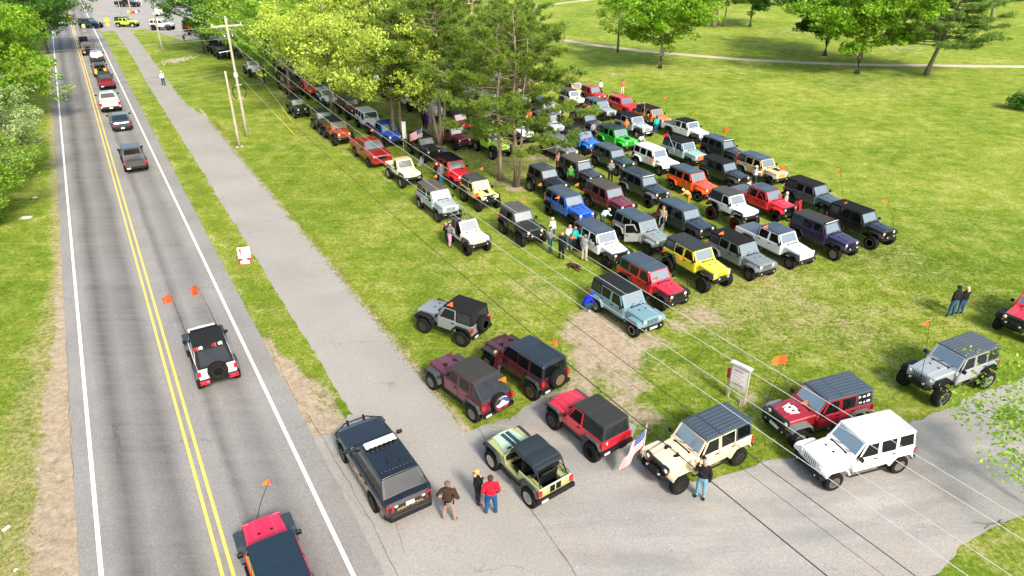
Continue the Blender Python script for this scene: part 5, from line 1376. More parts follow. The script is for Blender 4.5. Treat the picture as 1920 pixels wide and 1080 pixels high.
PG = 'people chatting between the vehicles'
Pn = person
dep = Pn(843, 977, 80, 'officer in a dark brown shirt and tan trousers, hands on hips, behind the patrol car', (.045, .026, .016), (.30, .22, .19), 'hips', hair=(.16, .10, .07), sleeves='short', h=1.84, group='three people standing on the driveway', turn=-25, legs_spread=1.5)
bb = MB(); rings = [[(.165 * math.cos(a) + 0, .175 * math.sin(a), z) for a in [2 * math.pi * i / 14 for i in range(14)]] for z in (1.03, 1.08)]; bb.loft(rings)
for (x, y) in ((0, .18), (-.05, -.18), (-.15, .08)): bb.box(x - .04, x + .04, y - .035, y + .035, .92, 1.08)
bb.build('duty_belt', M['black'], dep)
Pn(896, 946, 15, 'woman with long blond hair, black jacket and leggings beside the man in red', BLKC, BLKC, 'look', hair=BLOND, hairlen=1.4, h=1.66, shoes=(.30, .05, .02), group='three people standing on the driveway')
Pn(921, 965, 95, 'man in a bright red hooded top and blue jeans with his back to us', (.62, .010, .03), (.012, .075, .20), 'pocket', hair=BROWN, h=1.82, shoes=(.30, .36, .40), group='three people standing on the driveway', legs_spread=1.3)
Pn(1312, 933, -120, 'man in a black jacket and light jeans holding a phone to his ear', BLKC, (.16, .33, .45), 'phone', hair=GREYH, h=1.82, shoes=BLKC, turn=10)
Pn(930, 716, 100, 'blond person standing in the open door of the maroon off-roader', (.02, .02, .03), JEAN, 'stand', hair=BLOND, hairlen=.6, h=1.68)
Pn(1099, 583, 20, 'person in a royal blue jacket crouching at a rear wheel', (.008, .03, .60), (.02, .06, .12), 'crouch', hair=(.02, .05, .4), h=1.75, shoes=(.6, .6, .62))
Pn(1781, 594, 110, 'man in a black jacket, jeans and dark cap standing in the open grass', BLKC, JEAN, 'pocket', hat=(.02, .02, .02), h=1.85, group='couple in black jackets', legs_spread=1.3)
Pn(1798, 590, 100, 'blond woman in a black jacket and jeans beside the man in the cap', BLKC, JEAN, 'phone', hair=(.6, .5, .3), hairlen=.4, h=1.68, group='couple in black jackets')
Pn(844, 463, -10, 'girl in a grey top and pink trousers leaning on the open off-roader', (.14, .15, .17), (.62, .30, .42), 'hold', hair=BROWN, hairlen=.5, h=1.68, shoes=(.03, .04, .08))
Pn(1031, 474, -20, 'man in a grey shirt and teal jeans at the left of the talking group', (.17, .18, .19), DJEAN, 'fold', hair=BROWN, h=1.80, group=PG)
Pn(1035, 452, -60, 'white-haired woman in a pale hooded top behind the man in grey', (.62, .62, .60), DJEAN, 'stand', hair=(.7, .64, .55), hairlen=1, h=1.66, group=PG)
Pn(1052, 487, 60, 'bald man dressed all in black with his back to us', BLKC, BLKC, 'fold', hair=(.45, .26, .18), h=1.84, group=PG)
Pn(1067, 467, -80, 'woman in a white sweater and jeans facing the group', (.78, .77, .76), (.12, .20, .30), 'fold', hair=(.4, .25, .12), hairlen=.8, h=1.68, group=PG, shoes=(.6, .6, .6))
Pn(1077, 471, 130, 'person in a turquoise jacket and dark trousers', (.01, .42, .42), (.015, .02, .025), 'stand', hair=(.35, .2, .1), h=1.68, group=PG, shoes=(.6, .6, .6))
Pn(1095, 490, 60, 'man in a light grey hooded top and khaki trousers by the white off-roader', (.26, .27, .27), (.48, .44, .36), 'reach', hair=(.2, .15, .12), h=1.80, group=PG, shoes=(.7, .7, .7))
Pn(1128, 428, 30, 'person in a pale mint shirt and white cap bending beside a tyre', (.50, .72, .68), (.10, .12, .15), 'bend', hat=(.7, .7, .7), h=1.75)
Pn(1069, 349, -90, 'person in a green tie-dyed shirt between two dark off-roaders', (.06, .30, .05), BLKC, 'stand', hair=BROWN, h=1.72)
Pn(1144, 340, -100, 'man in a grey hooded top carrying something orange', (.24, .23, .25), BLKC, 'hold', hair=(.35, .18, .12), h=1.78)
Pn(1046, 322, -80, 'person in a red and white plaid shirt', (.42, .22, .20), (.05, .06, .09), 'stand', hair=BROWN, h=1.72)
Pn(1111, 263, 110, 'man in a grey shirt and black shorts in the fifth row', (.30, .32, .31), (.015, .015, .02), 'stand', hair=BROWN, h=1.78, sleeves='short', shorts=True)
Pn(1173, 256, -80, 'person in a rust-orange top in front of the silver-blue off-roader', (.50, .17, .04), JEAN, 'hold', hair=BROWN, h=1.76)
Pn(1229, 250, 95, 'woman in a turquoise top and jeans beside the copper-brown off-roader', (.02, .50, .55), (.02, .12, .22), 'stand', hair=BROWN, hairlen=.5, h=1.70, shoes=(.7, .7, .7))
Pn(1213, 238, -80, 'person in black sitting beside the copper-brown off-roader', (.05, .04, .05), BLKC, 'sit', hair=(.5, .3, .2), h=1.70)
Pn(1194, 222, -60, 'person in an orange and white top behind the silver-blue off-roader', (.60, .22, .12), KH, 'stand', hair=(.45, .3, .2), h=1.70)
Pn(1166, 178, -100, 'man in a cap holding orange cloth at the field edge', (.55, .16, .06), (.6, .55, .5), 'hold', hair=BROWN, hat=(.06, .03, .03), h=1.78)
Pn(1125, 178, -70, 'person in white with dark hair by the red two-door off-roader', (.6, .6, .62), (.05, .05, .1), 'stand', hair=BLKC, h=1.72)
Pn(1088, 181, -40, 'person in a white and blue top near the white two-door off-roader', (.25, .30, .55), (.02, .03, .12), 'stand', hair=BLKC, h=1.72)
Pn(1196, 281, 20, 'person in a white shirt bending over behind the white hardtop', (.55, .55, .60), (.04, .05, .08), 'bend', hair=(.15, .1, .08), h=1.72)
Pn(1187, 308, 60, 'person in a black jacket leaning over, brown hair, near the dark green off-roader', BLKC, BLKC, 'bend', hair=(.12, .06, .03), h=1.76, group='pair in black bending together')
Pn(1197, 306, 120, 'second person in black bending beside the brown-haired one', BLKC, (.02, .02, .03), 'bend', hair=(.5, .4, .3), h=1.74, group='pair in black bending together')
Pn(1352, 303, 60, 'person in a white coat and dark hair between black off-roaders', (.72, .72, .74), BLKC, 'stand', hair=BLKC, h=1.72)
Pn(1380, 321, -120, 'person in a salmon-orange shirt behind the tan off-roader', (.58, .13, .08), DJEAN, 'stand', hair=BROWN, h=1.74, sleeves='short')
Pn(1412, 350, 20, 'woman in a white shirt and cap pointing at the tan off-roader', (.74, .70, .72), (.015, .04, .08), 'reach', hair=BROWN, hairlen=.9, hat=(.75, .75, .75), h=1.70)
Pn(1290, 388, 150, 'person in a white and orange top bending near the orange-red off-roader', (.78, .36, .12), (.5, .25, .05), 'bend', hair=(.75, .74, .72), h=1.74)
Pn(1221, 430, 0, 'person in black with a white cap at the open grey door', (.03, .012, .012), BLKC, 'bend', hat=(.7, .7, .7), h=1.76)
Pn(1240, 432, -120, 'person in a tan top beside the open grey door', (.33, .26, .18), (.03, .06, .10), 'stand', hair=(.3, .15, .08), h=1.76, sleeves='short')
Pn(1468, 402, -30, 'white-haired person between the red pickup and the slate off-roader', (.50, .40, .38), (.03, .03, .04), 'stand', hair=(.75, .74, .72), h=1.70)
Pn(1492, 420, 160, 'person in a bright red shirt between two dark off-roaders', (.60, .01, .04), (.10, .02, .03), 'stand', hair=(.4, .02, .03), h=1.74)
Pn(828, 347, -40, 'man in a grey top and blue jeans beside the red off-roader', (.16, .16, .19), JEAN, 'pocket', hair=BROWN, h=1.82, group='pair beside the red off-roader')
Pn(820, 344, 20, 'blond person in black beside the man in grey', BLKC, BLKC, 'stand', hair=(.6, .4, .2), h=1.70, group='pair beside the red off-roader')
Pn(803, 243, -70, 'person in a purple jacket near the tree trunks', (.07, .02, .30), (.02, .015, .06), 'stand', hair=BLKC, h=1.72, group='pair near the tree trunks')
Pn(796, 242, -110, 'person in black near the tree trunks', (.02, .02, .03), BLKC, 'stand', hair=BLKC, h=1.76, group='pair near the tree trunks')
Pn(308, 161, 122, 'walker in a white shirt and jeans on the path', (.68, .72, .78), (.02, .06, .11), 'walk', hair=(.5, .5, .5), hat=(.7, .7, .7), h=1.80)
Pn(346, 78, -30, 'person in a bright green shirt and dark shorts on the far lawn', (.02, .45, .16), (.02, .02, .02), 'bend', hair=BLKC, h=1.76, sleeves='short', shorts=True)
Pn(358, 77, -60, 'person in a dark top and white trousers on the far lawn', (.02, .025, .04), (.6, .58, .55), 'stand', hair=BLKC, h=1.74)
for (x, y, lab, sh, pt) in ((440, 105, 'person in navy standing left of the distant group', (.015, .03, .09), (.03, .08, .16)), (447, 108, 'person in dark blue jeans in the distant group', (.02, .03, .06), JEAN), (458, 106, 'person in a white shirt in the distant group', (.65, .65, .68), BLKC), (463, 105, 'person in a pale grey shirt in the distant group', (.45, .46, .5), BLKC), (470, 102, 'person in a neon green vest in the distant group', (.25, .75, .06), BLKC), (428, 92, 'person in an orange top by the dark vehicles', (.5, .16, .06), BLKC), (415, 88, 'person in a white top by the dark vehicles', (.6, .6, .62), (.02, .02, .03))):
    Pn(x, y, -40 + (x * 7) % 60, lab, sh, pt, 'stand', h=1.74, group='distant group under the trees')
Pn(160, 62, 122, 'traffic marshal in a pale yellow vest on the road', (.80, .70, .28), (.25, .25, .27), 'stand', hair=BROWN, h=1.78, shorts=True, group='traffic marshals')
Pn(123, 41, 150, 'traffic marshal in a yellow vest beside the white and black off-roader', (.80, .66, .25), (.03, .03, .05), 'stand', hair=BROWN, h=1.78, group='traffic marshals')
Pn(1025, 118, -60, 'lone dark figure standing in the field behind the pines', (.03, .03, .03), (.5, .5, .5), 'stand', h=1.76)
Pn(520, 149, 200, 'person in a neon yellow shirt behind the maroon vehicle', (.62, .75, .16), BLKC, 'stand', h=1.74)

# ------------------------------------------------------------ dog
def dog():
    g = G(1075, 503)
    r = MB()
    def ring(x, y, z, ry, rz, n=10): return [(x, y + ry * math.cos(2 * math.pi * i / n), z + rz * math.sin(2 * math.pi * i / n)) for i in range(n)]
    r.loft([ring(-.40, 0, .13, .05, .06), ring(-.34, 0, .15, .12, .12), ring(-.15, .01, .16, .14, .13), ring(.05, .01, .17, .13, .14), ring(.22, 0, .21, .12, .15), ring(.33, 0, .27, .09, .10), ring(.42, 0, .33, .08, .085), ring(.52, .0, .33, .065, .065), ring(.60, 0, .30, .04, .04), ring(.66, 0, .29, .03, .03)])
    for s in (-1, 1):
        r.tube([(.24, s * .09, .16), (.36, s * .12, .06), (.55, s * .12, .03), (.60, s * .12, .03)], [.055, .04, .03, .03], 7)
        r.tube([(-.28, s * .10, .14), (-.12, s * .19, .12), (-.26, s * .22, .05), (-.12, s * .24, .03)], [.08, .06, .035, .03], 7)
        r.tube([(.43, s * .06, .41), (.45, s * .10, .38), (.46, s * .11, .31)], [.02, .03, .015], 6)
    r.tube([(-.38, 0, .14), (-.52, .05, .08), (-.66, .04, .05)], [.03, .022, .012], 6)
    o = r.build('dog', plain_mat('brown_fur', (.07, .022, .012), .8, var=.5, nscale=20), smooth=True)
    o.location = (g.x, g.y, .01); o.rotation_euler = (0, 0, R(-48))
    tag(o, 'dark brown dog lying on the grass below the talking group', 'dog')
dog()
# ------------------------------------------------------------ trees
def mesh_np(name, V, F, mat, mi=None):
    me = bpy.data.meshes.new(name)
    nv, nf, k = len(V), len(F), F.shape[1]
    me.vertices.add(nv); me.vertices.foreach_set('co', V.astype(np.float32).ravel())
    me.loops.add(nf * k); me.loops.foreach_set('vertex_index', F.astype(np.int32).ravel())
    me.polygons.add(nf); me.polygons.foreach_set('loop_start', np.arange(0, nf * k, k, dtype=np.int32))
    me.materials.append(mat); me.update(calc_edges=True); return me
def rand_dirs(rg, n):
    v = rg.normal(size=(n, 3)); return v / np.linalg.norm(v, axis=1)[:, None]
def perp(d, rg):
    r = rand_dirs(rg, len(d)); a = np.cross(d, r); a /= np.linalg.norm(a, axis=1)[:, None] + 1e-9
    return a, np.cross(d, a)
def leaves(C, Nrm, size, rg, jitter=.8):
    """folded rhombic leaves at C facing roughly Nrm"""
    n = len(C); nn = Nrm + rg.normal(size=(n, 3)) * jitter; nn /= np.linalg.norm(nn, axis=1)[:, None]
    a, b = perp(nn, rg); s = size * rg.uniform(.6, 1.3, (n, 1))
    p0 = C - a * s; p1 = C - b * s * .55 + nn * s * .12; p2 = C + a * s; p3 = C + b * s * .55 + nn * s * .12
    V = np.stack([p0, p1, p2, p3], 1).reshape(-1, 3)
    return V, np.arange(n * 4).reshape(-1, 4)
def tree_skeleton(rg, H, Rr, cb, nl, up=.55, lean=(0, 0), r0=.22, sub=3):
    """trunk + limbs; returns MB and tip points"""
    b = MB(); tips = []
    pts = []; k = 7
    for q in range(k):
        t = q / (k - 1); z = H * .86 * t
        pts.append(Vector((lean[0] * t * H + rg.normal() * .10 * t * 2, lean[1] * t * H + rg.normal() * .10 * t * 2, z)))
    rad = [r0 * (1.08 if q == 0 else 1) * (1 - .86 * q / (k - 1)) for q in range(k)]
    b.tube(pts, rad, 8)
    def at(z):
        t = min(.999, z / (H * .86)) * (k - 1); i = int(t); return pts[i].lerp(pts[min(i + 1, k - 1)], t - i)
    for l in range(nl):
        t = (l + rg.uniform(0, .8)) / nl; z = cb + (H * .84 - cb) * t
        a = l * 2.4 + rg.uniform(-.4, .4)
        prof = math.sin(math.pi * (.18 + .72 * t)) ** .8
        L = Rr * prof * rg.uniform(.75, 1.12)
        s0 = at(z * .82); d = Vector((math.cos(a), math.sin(a), 0))
        e = s0 + d * L + Vector((0, 0, L * up * rg.uniform(.4, 1.2)))
        m = s0.lerp(e, .5) + Vector((rg.normal() * .2, rg.normal() * .2, -.08 * L))
        rr = r0 * .38 * (1 - .5 * t)
        b.tube([s0, m, e], [rr, rr * .6, rr * .2], 5)
        tips += [(m, L * .45), (e, L * .38)]
        for q in range(sub):
            a2 = a + rg.uniform(-1.1, 1.1); st = s0.lerp(m, rg.uniform(.4, 1)) if q % 2 else m.lerp(e, rg.uniform(.1, .8))
            L2 = L * rg.uniform(.3, .6); e2 = st + Vector((math.cos(a2), math.sin(a2), rg.uniform(.1, .9))) * L2
            b.tube([st, e2], [rr * .4, rr * .12], 4); tips.append((e2, L2 * .6))
    tips.append((at(H * .84), Rr * .3))
    return b, tips
def broad_tree(name, seed, H, Rr, cb, leafmat, bark, n=26000, size=.13, nl=13, lean=(0, 0), sub=3, density_top=1.0, r0=.24, drop=1.0):
    rg = np.random.default_rng(seed)
    b, tips = tree_skeleton(rg, H, Rr, cb, nl, lean=lean, r0=r0, sub=sub)
    root = empty(name)
    b.build('trunk', bark, root, smooth=True)
    Cs, Ns = [], []; per = n // len(tips)
    for (p, L) in tips:
        rc = max(.55, min(1.5, L)) * rg.uniform(.8, 1.15)
        # several small twig sprays make one bough
        for q in range(5):
            c = np.array(p) + rg.normal(size=3) * rc * np.array([.55, .55, .35])
            m = per // 5; d = rand_dirs(rg, m); rr = rc * .62 * rg.uniform(.35, 1.0, (m, 1)) ** .5
            off = d * rr * np.array([1, 1, .55]); off[:, 2] += rg.uniform(-.1, .15, m)
            Cs.append(c + off); Ns.append(d * .6 + np.array([0, 0, .9]))
    C = np.concatenate(Cs); Nr = np.concatenate(Ns)
    V, F = leaves(C, Nr, size, rg)
    o = bpy.data.objects.new('crown', mesh_np('crown', V, F, leafmat)); COL.objects.link(o); o.parent = root
    return root
def needles(C, D, L, w, per, rg, spread=.9):
    """tufts of needle blades: every tuft sprays `per` thin blades around D"""
    n = len(C); C = np.repeat(C, per, 0); D = np.repeat(D, per, 0)
    d = D + rg.normal(size=D.shape) * spread; d /= np.linalg.norm(d, axis=1)[:, None]
    a, _ = perp(d, rg); l = L * rg.uniform(.6, 1.15, (len(C), 1))
    base = C + d * l * .12
    V = np.stack([base - a * w * .5, base + a * w * .5, C + d * l + a * w * .18, C + d * l - a * w * .18], 1).reshape(-1, 3)
    return V, np.arange(len(C) * 4).reshape(-1, 4)
def pine_tree(name, seed, H, Rr, cb, mat, bark, ntuft=3000, per=11, lean=(0, 0), flat=False, r0=.2, twin=False, L=.26, w=.035):
    rg = np.random.default_rng(seed); b = MB(); root = empty(name)
    k = 8; pts = [Vector((lean[0] * H * q / (k - 1) + rg.normal() * .06 * q / 2, lean[1] * H * q / (k - 1) + rg.normal() * .06 * q / 2, H * .97 * q / (k - 1))) for q in range(k)]
    b.tube(pts, [r0 * (1.2 if q == 0 else 1) * (1 - .9 * q / (k - 1)) for q in range(k)], 8)
    if twin:
        q2 = [p + Vector((.32 + .10 * i, -.05 - .05 * i, 0)) for i, p in enumerate(pts)]; q2[0] = pts[0] + Vector((.22, 0, 0)); b.tube(q2[:-1], [r0 * .7 * (1 - .85 * q / (k - 2)) for q in range(k - 1)], 7)
    def at(z):
        t = max(0, min(.999, z / (H * .97))) * (k - 1); i = int(t); return pts[i].lerp(pts[min(i + 1, k - 1)], t - i)
    C, D = [], []
    nb = int((H - cb) * (6.5 if flat else 4.0)); wts = []
    br = []
    for q in range(nb):
        t = (q + rg.uniform(0, .8)) / nb; z = cb + (H * .97 - cb) * t; a = q * 2.399 + rg.uniform(-.4, .4)
        if flat: prof = (1 - t) ** .7 * .95 + .12
        else: prof = (math.sin(math.pi * min(1, .22 + .80 * t)) ** .7) * (1 - .12 * t) + .05
        Lb = Rr * prof * rg.uniform(.55, 1.12)
        s0 = at(z); rise = (.12 if flat else .22 + .35 * t) * Lb * rg.uniform(.4, 1.2)
        e = s0 + Vector((math.cos(a) * Lb, math.sin(a) * Lb, rise)); m = s0.lerp(e, .55) + Vector((rg.normal() * .12, rg.normal() * .12, -.06 * Lb))
        b.tube([s0, m, e], [r0 * .28 * (1 - .5 * t), r0 * .17 * (1 - .5 * t), .015], 4)
        br.append((s0, m, e, Lb, a)); wts.append(Lb)
    wts = np.array(wts) / sum(wts)
    for (s0, m, e, Lb, a), wt in zip(br, wts):
        nn = max(6, int(ntuft * wt)); ns = max(3, int(Lb * 1.7))
        # side twigs carry the tufts in small plumes
        for q in range(ns):
            f = rg.uniform(.2 if flat else .35, 1.0); st = m.lerp(e, (f - .5) * 2) if f > .5 else s0.lerp(m, f * 2)
            a2 = a + (1 if q % 2 else -1) * rg.uniform(.3, 1.3); L2 = Lb * rg.uniform(.12, .34) * (1.2 - f * .5) + .15
            e2 = st + Vector((math.cos(a2), math.sin(a2), rg.uniform(.0, .5) if not flat else rg.uniform(-.05, .2))) * L2
            if q % 2 == 0: b.tube([st, e2], [.025, .008], 3)
            mcount = max(2, nn // ns)
            tt = rg.uniform(.0 if flat else .55, 1.1, (mcount, 1)); P_ = np.array(st) * (1 - tt) + np.array(e2) * tt
            P_ = P_ + rg.normal(size=P_.shape) * np.array([.16, .16, .09 if flat else .10])
            C.append(P_); dd = np.array(e2 - st); dd = dd / (np.linalg.norm(dd) + 1e-9)
            D.append(np.tile(dd * .5 + np.array([0, 0, .9]), (mcount, 1)))
    b.build('trunk', bark, root, smooth=True)
    V, F = needles(np.concatenate(C), np.concatenate(D), L, w, per, rg)
    o = bpy.data.objects.new('crown', mesh_np('crown', V, F, mat)); COL.objects.link(o); o.parent = root
    return root
def put(root, pos, label, cat='tree', rz=0, sc=1.0, group=None):
    root.location = pos; root.rotation_euler = (0, 0, rz); root.scale = (sc, sc, sc) if not isinstance(sc, tuple) else sc
    return tag(root, label, cat, group)
def dup(root, pos, label, rz=0, sc=1.0, group=None, mats=None):
    c = root.copy(); COL.objects.link(c)
    for kk in list(c.keys()): del c[kk]
    for ch in [x for x in COL.objects if x.parent == root]:
        d = ch.copy(); COL.objects.link(d); d.parent = c
        if mats and ch.name.startswith('crown'): d.material_slots[0].link = 'OBJECT'; d.material_slots[0].material = mats
    return put(c, pos, label, 'tree', rz, sc, group)
TG = 'pines standing among the parked vehicles'
pineA = pine_tree('pine_tree', 3, 13.6, 5.9, 2.8, M['needle'], M['barkp'], ntuft=6800, per=13, twin=True)
put(pineA, G(966, 350), 'right-hand pine with a double pale trunk in the middle of the rows', rz=0, group=TG)
pineB = pine_tree('pine_tree', 8, 13.0, 5.0, 3.8, M['needle'], M['barkp'], ntuft=5900, per=13)
put(pineB, G(938, 338), 'pine with a single slim trunk just left of the double-trunked one', rz=1.2, group=TG)
pineC = pine_tree('pine_tree', 15, 13.4, 5.5, 5.0, M['needle'], M['barkp'], ntuft=6800, per=13, r0=.26)
put(pineC, G(827, 272), 'pine with a thick triple trunk behind the dark off-roader with flags', rz=.5, group=TG)
tr = MB()
for (dx, dy) in ((-.9, .25), (.8, .3)):
    tr.tube([(0 + dx * .15, dy * .2, .1), (dx * .55, dy * .5, 2.2), (dx * 1.0, dy, 5.0), (dx * 1.3, dy * 1.4, 8)], [.15, .13, .10, .04], 7)
tr.build('side_trunk', M['barkp'], pineC)
dup(pineB, G(808, 262), 'slim pine directly behind the triple-trunked one', rz=2.4, sc=1.0, group=TG)
dup(pineB, G(752, 262), 'pine whose grey trunk rises right of the blue vehicle', rz=4.0, sc=.97, group=TG)
dup(pineA, SN(63, 34.5), 'pine rising behind the two front pines', rz=2.0, sc=1.0, group=TG)
dup(pineC, SN(70, 31), 'tall pine at the back centre of the grove', rz=3.3, sc=1.08, group=TG)
dup(pineA, SN(67, 41), 'small round-topped pine at the right edge of the grove', rz=4.2, sc=.86, group=TG)
dup(pineC, SN(88, 38), 'dark pine at the top of the grove left of the log pile', rz=1.0, sc=1.1, group=TG)
dup(pineB, SN(96, 41), 'farthest pine of the grove', rz=.3, sc=1.1, group=TG)
TM = 'lime-leaved maples along the parking field'
mapA = broad_tree('maple_tree', 21, 14.5, 5.4, 4.8, M['leaf_lime'], M['barkm'], n=22000, size=.135, nl=15)
put(mapA, G(740, 270), 'big lime-green maple whose trunk stands in front of the blue vehicle', rz=.4, group=TM)
mapB = broad_tree('maple_tree', 22, 14.0, 5.0, 4.6, M['leaf_mid'], M['barkm'], n=21000, size=.135, nl=15)
put(mapB, G(545, 180), 'maple with two trunks at the grass edge right of the utility pole', rz=1.0, group=TM)
dup(mapA, SN(72.5, 21.5), 'lime maple overhanging the orange and white off-roaders', rz=2.0, sc=(.95, .95, .98), group=TM)
dup(mapA, SN(78, 27), 'bright lime maple in the centre of the grove', rz=3.6, sc=1.06, group=TM)
dup(mapB, SN(84, 24), 'yellow-green maple behind the bright lime one', rz=2.8, sc=1.0, group=TM)
dup(mapA, SN(94, 29), 'lime maple near the top edge of the grove', rz=5.0, sc=1.1, group=TM)
dup(mapB, G(495, 158), 'maple right beside the distant group of people', rz=4.4, sc=.98, group=TM)
dup(mapB, SN(104, 25), 'spring-green maple deep in the grove', rz=.9, sc=1.1, group=TM)
dup(mapA, SN(110, 34), 'pale lime maple at the very back of the grove', rz=2.2, sc=1.1, group=TM)
dup(mapB, SN(116, 21), 'maple above the dark vehicles by the utility pole', rz=3.0, sc=1.05, group=TM)
dup(mapB, SN(100, 36), 'green-yellow maple at the back right of the grove', rz=1.7, sc=1.1, group=TM)
dup(mapB, SN(124, 28), 'distant maple at the top left of the grove', rz=5.7, sc=1.1, group=TM)
dkA = broad_tree('leafy_tree', 31, 13.0, 4.6, 2.8, M['leaf_dark'], M['barkm'], n=20000, size=.16, nl=13)
put(dkA, G(383, 100), 'dark green tree left of the utility pole top', rz=.2, group='dark trees at the back')
dup(dkA, SN(112, 22), 'dark green tree just behind the utility pole', rz=2.0, sc=1.1, group='dark trees at the back')
dup(dkA, SN(136, 23), 'dark green tree behind the far junction', rz=4.0, sc=1.1, group='dark trees at the back')
dup(dkA, SN(132, 31), 'dark tree at the far top of the grove', rz=1.4, sc=1.15, group='dark trees at the back')
# left of the road
gmA = broad_tree('maple_tree', 41, 14.5, 6.4, 3.2, M['leaf_green'], M['barkm'], n=42000, size=.15, nl=19, r0=.3)
put(gmA, SN(86, -9.4), 'large vivid green maple overhanging the left lane', rz=.7)
dup(gmA, SN(97, -13), 'second green maple behind the one overhanging the lane', rz=2.6, sc=1.05, group='green maples left of the road')
dup(gmA, SN(136, -4.5), 'tree whose dark boughs hang over the road at the very top', rz=4.4, sc=(1.0, 1.0, .98), mats=M['leaf_dark'], group='green maples left of the road')
bir = broad_tree('birch_tree', 51, 9.5, 4.2, .8, M['leaf_pale'], M['barkb'], n=34000, size=.10, nl=18, r0=.15)
put(bir, SN(66, -8.9), 'pale silvery-green tree with bare white twigs at the left edge')
tw = MB(); rg = np.random.default_rng(5)
for i in range(46):
    a = rg.uniform(0, 6.28); z = rg.uniform(4, 8.6); r_ = rg.uniform(1.5, 3.6); p = Vector((math.cos(a) * r_, math.sin(a) * r_, z)); d = Vector((math.cos(a + rg.normal() * .6), math.sin(a + rg.normal() * .6), rg.uniform(.1, .9)))
    tw.tube([p - d * .7, p + d * .4, p + d * 1.0 + Vector((rg.normal() * .2, rg.normal() * .2, .2))], [.02, .014, .006], 4)
tw.build('twigs', M['barkb'], bir)
bu = broad_tree('bushy_tree', 52, 7.5, 3.8, .5, M['leaf_mid'], M['barkb'], n=30000, size=.10, nl=17, r0=.12)
put(bu, SN(57.0, -9.6), 'dense green bushy tree at the left edge beside the road')
# golf course trees
G1 = 'trees on the golf course'
gmB = broad_tree('maple_tree', 61, 13.8, 5.6, 4.0, M['leaf_green'], M['barkm'], n=34000, size=.17, nl=15, r0=.3)
put(gmB, G(1237, 128), 'round green maple standing alone beside the golf track', sc=(1.22, 1.22, 1.05), rz=1.0, group=G1)
lar = broad_tree('larch_tree', 62, 13.5, 3.0, 3.0, M['leaf_mid'], M['barkm'], n=8000, size=.13, nl=16, r0=.2)
put(lar, G(1158, 98), 'thin sparse tree behind the golf track, left of the round maple', group=G1)
dup(gmB, G(1606, 138), 'bright green forked maple right of centre on the golf course', rz=3.6, sc=(1.32, 1.32, 1.1), group=G1)
dup(gmB, G(1546, 104), 'dark green tree close behind the forked maple', rz=2.2, sc=(1.3, 1.3, 1.05), group=G1, mats=M['leaf_dark'])
wp = pine_tree('white_pine', 71, 14.5, 7.6, 3.6, M['needle_b'], M['barkm'], ntuft=11000, per=12, lean=(.22, .04), flat=True, r0=.30, L=.34, w=.05)
put(wp, G(1735, 141), 'leaning white pine with layered boughs near the right edge', rz=0, group=G1)
dup(wp, G(1858, 40), 'smaller layered pine at the top right corner', rz=1.5, sc=.95, group=G1)
dup(pineC, G(1340, 52), 'pair of dark conifers, left one, at the top of the golf course', rz=.5, sc=.95, group=G1)
dup(pineB, G(1357, 50), 'pair of dark conifers, right one, at the top of the golf course', rz=1.5, sc=.95, group=G1)
dup(gmB, G(1406, 50), 'dark-trunked tree at the top right of the two conifers', rz=4.8, sc=1.1, group=G1, mats=M['leaf_dark'])
dup(gmB, G(1450, 10), 'green tree cut off by the top edge above the golf track', rz=5.8, sc=.9, group=G1)
dup(gmB, G(1250, -10), 'green tree beyond the round maple at the top edge', rz=5.0, sc=.8, group=G1)
dup(gmB, G(1700, -12), 'green tree at the top edge behind the forked maple', rz=2.0, sc=.95, group=G1)
# near maple whose boughs reach in at the right edge
nm = broad_tree('maple_tree', 81, 6.6, 3.0, 1.8, M['leaf_mid'], M['barkm'], n=3600, size=.085, nl=11, r0=.11, sub=3)
nmp = G(2035, 800, 4.0); nmp.z = 0
put(nm, nmp, 'young maple reaching in from the right edge over the gravel', rz=1.2)
sh = broad_tree('shrub', 91, 1.6, 1.2, .2, M['leaf_dark'], M['barkm'], n=3500, size=.12, nl=8, r0=.05)
put(sh, G(1914, 205), 'small dark shrub at the right edge of the field', 'shrub')
rgk = np.random.default_rng(9)
def tuft_patch(name, centres, spread, n, L, w, mat, label=None):
    C = []
    for (x, y) in centres:
        p = np.zeros((n, 3)); p[:, 0] = x + rgk.normal(size=n) * spread; p[:, 1] = y + rgk.normal(size=n) * spread; C.append(p)
    C = np.concatenate(C); V, F = needles(C, np.tile([0, 0, 1.0], (len(C), 1)), L, w, 5, rgk, .5)
    o = bpy.data.objects.new(name, mesh_np(name, V, F, mat)); COL.objects.link(o); return o
